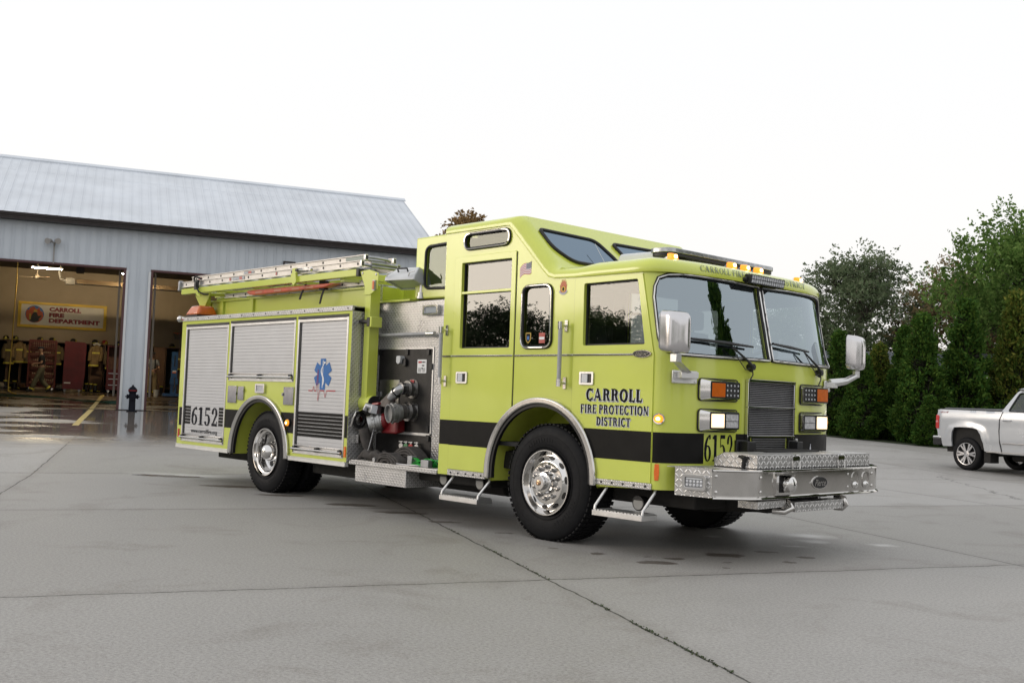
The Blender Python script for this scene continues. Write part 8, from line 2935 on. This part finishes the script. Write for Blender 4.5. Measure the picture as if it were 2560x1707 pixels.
m.tube([PRr(0.99, 1.19, 0.012), PRr(1.05, 1.195, 0.045), PRr(1.14, 1.195, 0.045), PRr(1.20, 1.19, 0.012)], 0.016, 8, m=0)
m.plate(rect(0.96, 3.1, 0.655, 0.680), PRr, 0.0005, 0.012, mf=0, grid=0.3)
m.plate(rect(0.55, 3.1, 0.450, 0.472), PRr, 0.0005, 0.010, mf=0, grid=0.3)
m.build('chrome_trim', [MT['chrome']], pk, 40)
m = MB()
for sg in (-1, 1):
    f_ = PR(sg)
    m.plate(rpoly([(-0.885, 0.95), (-0.77, 0.94), (-0.755, 1.255), (-0.875, 1.275)], 0.03), f_, -0.06, 0.016, mf=0)
    m.plate(rect(-0.878, -0.79, 1.075, 1.135, 0.01), f_, 0.0165, 0.020, mf=1)
m.build('tail_light', [MT['red_refl'], mat('pale red lens', (0.7, 0.30, 0.30), 0.25)], pk, 40, bevel=0.006)
m = MB()
q = [(-0.98, 0.02), (-0.70, -0.04), (-0.70, 2.04), (-0.98, 1.98)]
m.hexa([PK(a, b, 0.55) for a, b in q], [PK(a, b, 0.74) for a, b in q], 0)
m.hexa([PK(a-0.01, b, 0.70) for a, b in q], [PK(a-0.01, b, 0.765) for a, b in q], 1)
m.build('rear_bumper', [MT['gasket'], MT['chrome']], pk, 40, bevel=0.02)
m = MB()
V_, F_ = fit_text('4x4', -0.745, -0.50, 1.318, 1.362, 0.02, 0.3)
m.flat(V_, F_, PRr, 0.003, 0)
m.build('side_badge', [mat('red grey badge', (0.38, 0.20, 0.22), 0.4)], pk, 0)
m = MB()
slab(2.8, 2.95, -0.22, -0.04, 1.33, 1.52)
m.build('wing_mirror', [MT['black']], pk, 40, bevel=0.03)
def pk_wheel(x, sg):
    y0 = -0.015 if sg < 0 else 2.015
    R = 0.385
    ax = PNN*sg
    r_ = bpy.data.objects.new('wheel', None)
    COL.objects.link(r_)
    par(r_, pk)
    c = Vector(PK(x, y0, R-0.004))
    m = MB()
    m.lathe([(0.262, -0.02), (0.27, 0.0), (0.30, 0.008), (0.345, 0.006), (0.370, -0.012), (0.383, -0.04), (0.385, -0.13), (0.38, -0.23), (0.36, -0.26), (0.26, -0.26)], c, ax, 56, ref=PHX)
    m.build('tyre', [MT['rubber']], r_, 40)
    m = MB()
    m.lathe([(0.262, -0.015), (0.258, 0.006), (0.245, 0.004), (0.238, -0.02), (0.235, -0.12), (0.05, -0.13)], c, ax, 48, 0, ref=PHX)
    m.lathe([(0.236, -0.09), (0.0, -0.09)], c, ax, 32, 1, ref=PHX)
    for k in range(6):
        for dk in (-0.17, 0.17):
            a = 2*PI*k/6+dk
            u_ = PHX*math.cos(a)+Vector((0, 0, 1))*math.sin(a)
            v_ = u_.cross(ax)
            a2 = 2*PI*k/6+dk*0.35
            u0 = PHX*math.cos(a2)+Vector((0, 0, 1))*math.sin(a2)
            p0, p1 = c+u0*0.055-ax*0.012, c+u_*0.242-ax*0.004
            m.hexa([p0-v_*0.020-ax*0.03, p1-v_*0.026-ax*0.03, p1+v_*0.026-ax*0.03, p0+v_*0.020-ax*0.03], [p0-v_*0.018, p1-v_*0.022, p1+v_*0.022, p0+v_*0.018], 0)
    m.lathe([(0.075, -0.03), (0.07, -0.006), (0.035, -0.003), (0.033, 0.004), (0.0, 0.006)], c, ax, 24, 0, ref=PHX)
    m.build('rim', [mat('machined alloy', (0.62, 0.62, 0.64), 0.22, 0.85, 0.05), MT['black']], r_, 40)
for x in (0.0, 3.65):
    for sg in (-1, 1):
        pk_wheel(x, sg)

# ================================================================== TREES, HOUSE
def leaf_mat(name, c0, c1, c2, tr=0.30):
    m, nt, p, o = new_mat(name)
    gi = N(nt, 'ShaderNodeNewGeometry')
    c = ramp(nt, gi.outputs['Random Per Island'], [(0.0, c0), (0.55, c1), (1.0, c2)])
    n_ = noise(nt, 0.9, 3)
    c = mixc(nt, 1.0, c, ramp(nt, n_, [(0.35, (0.65, 0.65, 0.62)), (0.65, (1.15, 1.15, 1.1))]), 'MULTIPLY')
    nt.links.new(c, p.inputs['Base Color'])
    p.inputs['Roughness'].default_value = 0.65
    p.inputs['Specular IOR Level'].default_value = 0.06
    t = N(nt, 'ShaderNodeBsdfTranslucent')
    nt.links.new(c, t.inputs[0])
    mx = N(nt, 'ShaderNodeMixShader')
    mx.inputs[0].default_value = tr
    nt.links.new(p.outputs[0], mx.inputs[1])
    nt.links.new(t.outputs[0], mx.inputs[2])
    nt.links.new(mx.outputs[0], o.inputs[0])
    return m
M_BARK = mat('dark bark', (0.045, 0.036, 0.028), 0.9, 0, 0.25, 6, bump=0.6, bscale=20)
LEAVES = {
    'locust': leaf_mat('locust leaf', (0.110, 0.155, 0.082), (0.165, 0.220, 0.128), (0.240, 0.265, 0.180), 0.5),
    'maple': leaf_mat('maple leaf', (0.085, 0.165, 0.040), (0.150, 0.260, 0.068), (0.230, 0.330, 0.100), 0.5),
    'rusty': leaf_mat('rusty leaf', (0.175, 0.150, 0.080), (0.250, 0.200, 0.115), (0.330, 0.235, 0.140), 0.55),
    'autumn': leaf_mat('orange brown leaf', (0.20, 0.130, 0.060), (0.30, 0.200, 0.095), (0.40, 0.260, 0.120), 0.55),
    'thuja': leaf_mat('arborvitae spray', (0.030, 0.082, 0.016), (0.060, 0.130, 0.024), (0.120, 0.190, 0.034), 0.25),
    'thuja_dry': leaf_mat('sun bleached arborvitae spray', (0.055, 0.100, 0.020), (0.105, 0.155, 0.028), (0.220, 0.210, 0.045), 0.25),
}
def quads(P, A, B):
    """leaf quads from centre, half axis along, half axis across (numpy n x 3)"""
    n = len(P)
    V = np.empty((n, 4, 3), np.float32)
    V[:, 0] = P-A
    V[:, 1] = P+B*1.0-A*0.1
    V[:, 2] = P+A
    V[:, 3] = P-B*1.0-A*0.1
    return V.reshape(-1, 3)
def quad_mesh(name, V, mt):
    n = len(V)//4
    me = bpy.data.meshes.new(name)
    me.vertices.add(n*4)
    me.vertices.foreach_set('co', V.astype(np.float32).ravel())
    me.loops.add(n*4)
    me.loops.foreach_set('vertex_index', np.arange(n*4, dtype=np.int32))
    me.polygons.add(n)
    me.polygons.foreach_set('loop_start', np.arange(0, n*4, 4, dtype=np.int32))
    me.polygons.foreach_set('loop_total', np.full(n, 4, np.int32))
    me.materials.append(mt)
    me.update(calc_edges=True)
    return me
def unit(a):
    return a/np.maximum(np.linalg.norm(a, axis=1, keepdims=True), 1e-6)
def broadleaf(name, seed, H, R, z0, leaf, nblob, ntwig, nleaf, ls, flat=0.8, up=0.2, label='', cat='tree', shoot=0.45, spread=0.11, rise=0.5):
    rg = np.random.default_rng(seed)
    root = thing(name, label, cat)
    tr = MB()
    tr.tube([(0, 0, -0.1), (0.03, 0.02, z0*0.6), (0.0, 0.05, z0), (0.1, 0.0, z0+(H-z0)*0.35), (0.05, 0.05, H*0.85)], [0.030*H, 0.022*H, 0.019*H, 0.012*H, 0.02], 10)
    blobs = []
    for i in range(nblob):
        f = (i+0.5)/nblob
        z = z0+(H-z0)*(0.14+0.82*f)
        env = R*math.sin(PI*min(1.0, 0.16+0.80*f))**flat
        a = i*2.39996+rg.uniform(-.5, .5)
        rr_ = env*math.sqrt(rg.uniform(0.12, 0.86))
        blobs.append((rr_*math.cos(a), rr_*math.sin(a), z+rg.uniform(-.2, .2), R*rg.uniform(0.26, 0.40)))
    blobs.append((0, 0, H-R*0.28, R*0.30))
    Ps = []
    for bx, by, bz, br in blobs:
        st_ = np.array([0.05, 0.03, max(z0*0.9, bz-math.hypot(bx, by)*0.9-0.5)])
        en = np.array([bx, by, bz])
        mid_ = (st_+en)/2+rg.normal(0, .12, 3)
        tr.tube([tuple(st_), tuple(mid_), tuple(en)], [0.0085*H, 0.006*H, 0.012], 6)
        d = unit(rg.normal(0, 1, (ntwig, 3)))
        rad_ = br*rg.uniform(0.35, 1.05, (ntwig, 1))**0.7
        tw = en+d*rad_*np.array([1.15, 1.15, 0.80])
        for k in range(0, ntwig, 5):
            tr.tube([tuple(mid_+(en-mid_)*0.7), tuple((tw[k]+en)/2+rg.normal(0, .05, 3)), tuple(tw[k])], [0.03, 0.018, 0.006], 4)
        dr = unit((tw-en)*np.array([1, 1, 0.5])/br+np.array([bx, by, 0])/R*0.8+np.array([0, 0, rise]))
        for t_, q_ in zip(tw, dr):
            L_ = shoot*rg.uniform(0.6, 1.3)
            f_ = rg.uniform(-0.25, 1.0, (nleaf, 1))
            Ps.append(t_+q_*L_*f_+rg.normal(0, 1, (nleaf, 3))*np.array([1, 1, 0.75])*spread*(1.05-0.7*f_))
    trunk = tr.build('trunk', [M_BARK], None, 60)
    trunk.parent = root
    P = np.concatenate(Ps)
    n = len(P)
    A = unit(rg.normal(0, 1, (n, 3))+np.array([0, 0, -up]))
    B = unit(np.cross(A, rg.normal(0, 1, (n, 3))))
    s_ = ls*rg.uniform(0.6, 1.3, (n, 1))
    me = quad_mesh('crown', quads(P, A*s_, B*s_*0.55), LEAVES[leaf])
    c = bpy.data.objects.new('crown', me)
    COL.objects.link(c)
    c.parent = root
    return root
def thuja(seed, H, R, leaf, label):
    rg = np.random.default_rng(seed)
    root = thing('arborvitae', label, 'evergreen tree', (0, 0, 0), 'arborvitae hedge along the paving edge')
    def env(t):
        return R*np.clip((1-t), 0, 1)**0.92*np.clip((t+0.10)/0.24, 0.45, 1)
    nc = 400
    t = rg.uniform(0, 1, nc)**1.25*0.985
    a = rg.uniform(0, 2*PI, nc)
    lump = 1+0.13*np.sin(a*3+t*9+seed)+0.11*np.sin(a*5-t*17)+0.06*np.sin(a*2+t*31)
    r = env(t)*lump*rg.uniform(0.72, 1.10, nc)
    C = np.stack([r*np.cos(a), r*np.sin(a), t*H], 1)
    out = np.stack([np.cos(a), np.sin(a), np.full(nc, 0.9)], 1)
    k = 68
    O0 = unit(np.repeat(out, k, 0))
    g0 = rg.normal(0, 1, (nc*k, 3))*0.085
    ln = rg.uniform(-0.12, 0.20, (nc*k, 1))
    P = np.repeat(C, k, 0)+O0*ln+g0*(1.1-2.6*np.clip(ln, 0, 1))
    O = np.repeat(out, k, 0)
    A = unit(O*0.7+rg.normal(0, 0.55, (nc*k, 3)))
    B = unit(np.cross(A, rg.normal(0, 1, (nc*k, 3))))
    s_ = 0.050*rg.uniform(0.6, 1.4, (nc*k, 1))
    me = quad_mesh('crown', quads(P, A*s_*1.25, B*s_*0.5), LEAVES[leaf])
    c = bpy.data.objects.new('crown', me)
    COL.objects.link(c)
    c.parent = root
    m_ = MB()
    n = 18
    ts = [0.0, 0.05, 0.2, 0.4, 0.6, 0.8, 0.93, 1.0]
    m_.tube([(0, 0, -0.05), (0, 0, 0.3*H), (0, 0, 0.92*H)], [0.09, 0.07, 0.02], 8)
    for i in range(120):
        tt, aa = rg.uniform(0.05, 0.85), rg.uniform(0, 2*PI)
        e_ = float(env(np.array([tt]))[0])*0.86
        m_.tube([(0, 0, tt*H-0.1), (e_*math.cos(aa), e_*math.sin(aa), tt*H+0.12)], [0.016, 0.006], 4)
    tk = m_.build('trunk', [M_BARK], None, 60)
    tk.parent = root
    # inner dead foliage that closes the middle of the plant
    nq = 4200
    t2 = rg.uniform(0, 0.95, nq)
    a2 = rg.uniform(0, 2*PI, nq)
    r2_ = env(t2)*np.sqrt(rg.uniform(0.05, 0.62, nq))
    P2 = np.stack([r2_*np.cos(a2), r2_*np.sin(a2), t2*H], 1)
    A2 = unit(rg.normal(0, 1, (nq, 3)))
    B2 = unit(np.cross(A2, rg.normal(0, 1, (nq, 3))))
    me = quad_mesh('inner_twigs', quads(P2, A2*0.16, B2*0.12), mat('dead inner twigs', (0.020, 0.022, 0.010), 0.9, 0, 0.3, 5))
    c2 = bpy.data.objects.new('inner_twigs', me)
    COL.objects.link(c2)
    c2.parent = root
    return root
protos = [thuja(1, 4.0, 0.86, 'thuja', 'x'), thuja(2, 4.0, 0.92, 'thuja_dry', 'x')]
used = [False, False]
for x, y, H, W, kd, rz, lb in (
        (-14.6, 27.2, 3.5, 1.7, 0, 10, 'arborvitae mostly hidden behind the fire truck mirror arm'),
        (-13.0, 26.6, 3.75, 1.7, 0, 40, 'dark green arborvitae rising beside the far chrome mirror'),
        (-11.5, 25.6, 2.9, 1.6, 0, 100, 'squat dark arborvitae below the mirror beside the headlights'),
        (-11.6, 27.0, 3.35, 1.6, 1, 160, 'olive tinged arborvitae in front of the dark house roof'),
        (-10.8, 26.6, 2.45, 1.4, 0, 220, 'shortest rounded arborvitae between two taller ones'),
        (-12.0, 29.6, 4.1, 1.7, 0, 20, 'narrow arborvitae standing behind the short rounded one'),
        (-9.55, 26.0, 4.30, 2.0, 0, 80, 'tall bright green arborvitae just clear of the pickup bumper'),
        (-8.9, 27.9, 4.95, 2.2, 0, 140, 'broad dark arborvitae above the pickup tail light'),
        (-8.75, 24.95, 1.6, 1.15, 0, 260, 'small low arborvitae next to the pickup rear bumper'),
        (-7.75, 29.3, 5.30, 2.2, 1, 300, 'tallest yellow brown arborvitae behind the pickup cab'),
        (-6.2, 30.4, 5.0, 2.2, 0, 350, 'arborvitae behind the pickup cab roof, past the tallest one')):
    pr_ = protos[kd]
    o = pr_ if not used[kd] else copy_tree(pr_)
    used[kd] = True
    o.location = (x, y, ground_z(x, y))
    o.scale = (W/1.8*0.98, W/1.8*0.98, H/4.0)
    o.rotation_euler = (0, 0, rad(rz))
    o['label'] = lb
    if kd == 1:
        pass
G58 = 0.58
loc = broadleaf('locust_tree', 5, 9.3, 4.1, 2.2, 'locust', 36, 62, 17, 0.085, shoot=0.55, spread=0.13, rise=0.1, label='round feathery locust tree rising behind the fire truck windshield')
loc.location = (-22.9, 45.8, G58)
rus = broadleaf('deciduous_tree', 8, 7.9, 3.3, 1.4, 'rusty', 24, 58, 17, 0.085, shoot=0.55, spread=0.13, rise=0.2, label='rusty brown leaved tree between the locust and the tall maple')
rus.location = (-17.2, 45.5, G58)
map_ = broadleaf('maple_tree', 9, 8.9, 4.1, 4.0, 'maple', 30, 50, 21, 0.095, up=0.3, shoot=0.85, spread=0.15, rise=1.0, label='tall bright green maple rising above the pickup')
map_.location = (-10.8, 38.6, 0.3)
bkt = broadleaf('deciduous_tree', 12, 14.6, 2.6, 7.5, 'autumn', 20, 40, 11, 0.13, shoot=0.7, spread=0.12, label='brownish tree top showing above the cab roof beyond the station')
bkt.location = (-53.9, 43.3, G58)
b2 = copy_tree(loc)
b2.location = (-29.0, 47.0, G58)
b2.scale = (0.8, 0.8, 0.72)
b2['label'] = 'lower locust tree mostly hidden behind the fire truck cab'
b3 = copy_tree(rus)
b3.location = (-13.4, 47.5, G58)
b3.scale = (1.0, 1.0, 0.95)
b3.rotation_euler = (0, 0, 2)
b3['label'] = 'rusty tree glimpsed through the lower maple branches'
b4 = copy_tree(map_)
b4.location = (-3.5, 42.0, 0.5)
b4.rotation_euler = (0, 0, 1.2)
b4['label'] = 'second maple standing past the pickup cab'
# trees across the road, seen mirrored in the cab windows
rr = random.Random(21)
for i, az in enumerate((203, 210, 216, 222, 227.5, 233, 239, 246, 254)):
    D = 44+rr.uniform(-4, 6)
    src = (map_, loc)[i % 2]
    c_ = copy_tree(src)
    c_.location = (0+D*math.cos(rad(az)), -1.3+D*math.sin(rad(az)), 0.0)
    k = rr.uniform(0.62, 0.80)
    c_.scale = (k*1.15, k*1.15, k)
    c_.rotation_euler = (0, 0, rr.uniform(0, 6))
    c_['label'] = 'leafy tree across the road mirrored in the cab side windows'
    c_['group'] = 'trees across the road'
for i, (az, D) in enumerate(((-62, 40), (-50, 36), (-38, 42), (-27, 37), (-15, 40), (-4, 36), (8, 40), (20, 36), (46, 38), (58, 42), (70, 46))):  # unseen trees added to darken the chrome, cab front and shade under the truck
    c_ = copy_tree((map_, loc)[(i+1) % 2])
    c_.location = (2+D*math.cos(rad(az)), D*math.sin(rad(az)), 0.0)
    k = rr.uniform(0.55, 0.72)
    c_.scale = (k*1.25, k*1.25, k)
    c_.rotation_euler = (0, 0, rr.uniform(0, 6))
    c_['label'] = 'unseen leafy tree added along the street to darken the chrome and truck front'
    c_['group'] = 'unseen trees added along the street'
t_ = copy_tree(protos[0])
t_.location = (11.6, 11.2, 0.0)
t_.scale = (2.7, 2.7, 2.15)
t_['label'] = 'tall dark conifer facing the fire truck mirrored in its windshield'
t_['group'] = 'conifers facing the truck'
t_ = copy_tree(protos[1])
t_.location = (9.8, 13.0, 0.0)
t_.scale = (1.6, 1.6, 1.05)
t_['label'] = 'lower conifer beside the tall one mirrored in the windshield'
t_['group'] = 'conifers facing the truck'
# low house beyond the hedge
hs = thing('ranch_house', 'low house with dark slate roof half hidden beyond the arborvitae', 'house', (-13.5, 37.5, G58))
hd, hn = Vector((0.875, 0.485, 0)), Vector((0.485, -0.875, 0))
hc = Vector((-15.0, 37.2, 0))
def HO(u, v, z):
    p = hc+hd*u+hn*v
    return (p.x, p.y, z)
m = MB()
for v0, v1 in ((-4.0, -3.85), (3.85, 4.0)):
    m.hexa([HO(-9, v0, 0.4), HO(11, v0, 0.4), HO(11, v1, 0.4), HO(-9, v1, 0.4)], [HO(-9, v0, 2.85), HO(11, v0, 2.85), HO(11, v1, 2.85), HO(-9, v1, 2.85)])
for u in (-9, 10.85):
    m.add([HO(u, -4, 0.4), HO(u, 4, 0.4), HO(u, 4, 2.85), HO(u, 0, 3.95), HO(u, -4, 2.85)], [(0, 1, 2, 3, 4)])
m.build('wall', [mat('brown house siding', (0.10, 0.07, 0.05), 0.7, 0, 0.1, 2)], hs, 0)
m = MB()
for sgn in (-1, 1):
    m.hexa([HO(-9.5, 0, 3.98), HO(11.5, 0, 3.98), HO(11.5, sgn*4.6, 2.80), HO(-9.5, sgn*4.6, 2.80)], [HO(-9.5, 0, 4.10), HO(11.5, 0, 4.10), HO(11.5, sgn*4.6, 2.92), HO(-9.5, sgn*4.6, 2.92)])
M_SL = mat('slate shingles', (0.050, 0.058, 0.075), 0.75, 0, 0.25, 3, bump=0.4, bscale=12)
rf_ = m.build('roof', [M_SL], hs, 0)
m = MB()
m.hexa([HO(-9.5, 4.605, 2.78), HO(11.5, 4.605, 2.78), HO(11.5, 4.72, 2.78), HO(-9.5, 4.72, 2.78)], [HO(-9.5, 4.605, 2.90), HO(11.5, 4.605, 2.90), HO(11.5, 4.72, 2.90), HO(-9.5, 4.72, 2.90)])
m.build('gutter', [MT['grey_white']], rf_, 0)
m = MB()
for u in (-6, 0, 6):
    m.hexa([HO(u, 4.002, 1.4), HO(u+1.4, 4.002, 1.4), HO(u+1.4, 4.03, 1.4), HO(u, 4.03, 1.4)], [HO(u, 4.002, 2.4), HO(u+1.4, 4.002, 2.4), HO(u+1.4, 4.03, 2.4), HO(u, 4.03, 2.4)])
    m.build('window', [MT['glass']], hs, 0)
    m = MB()
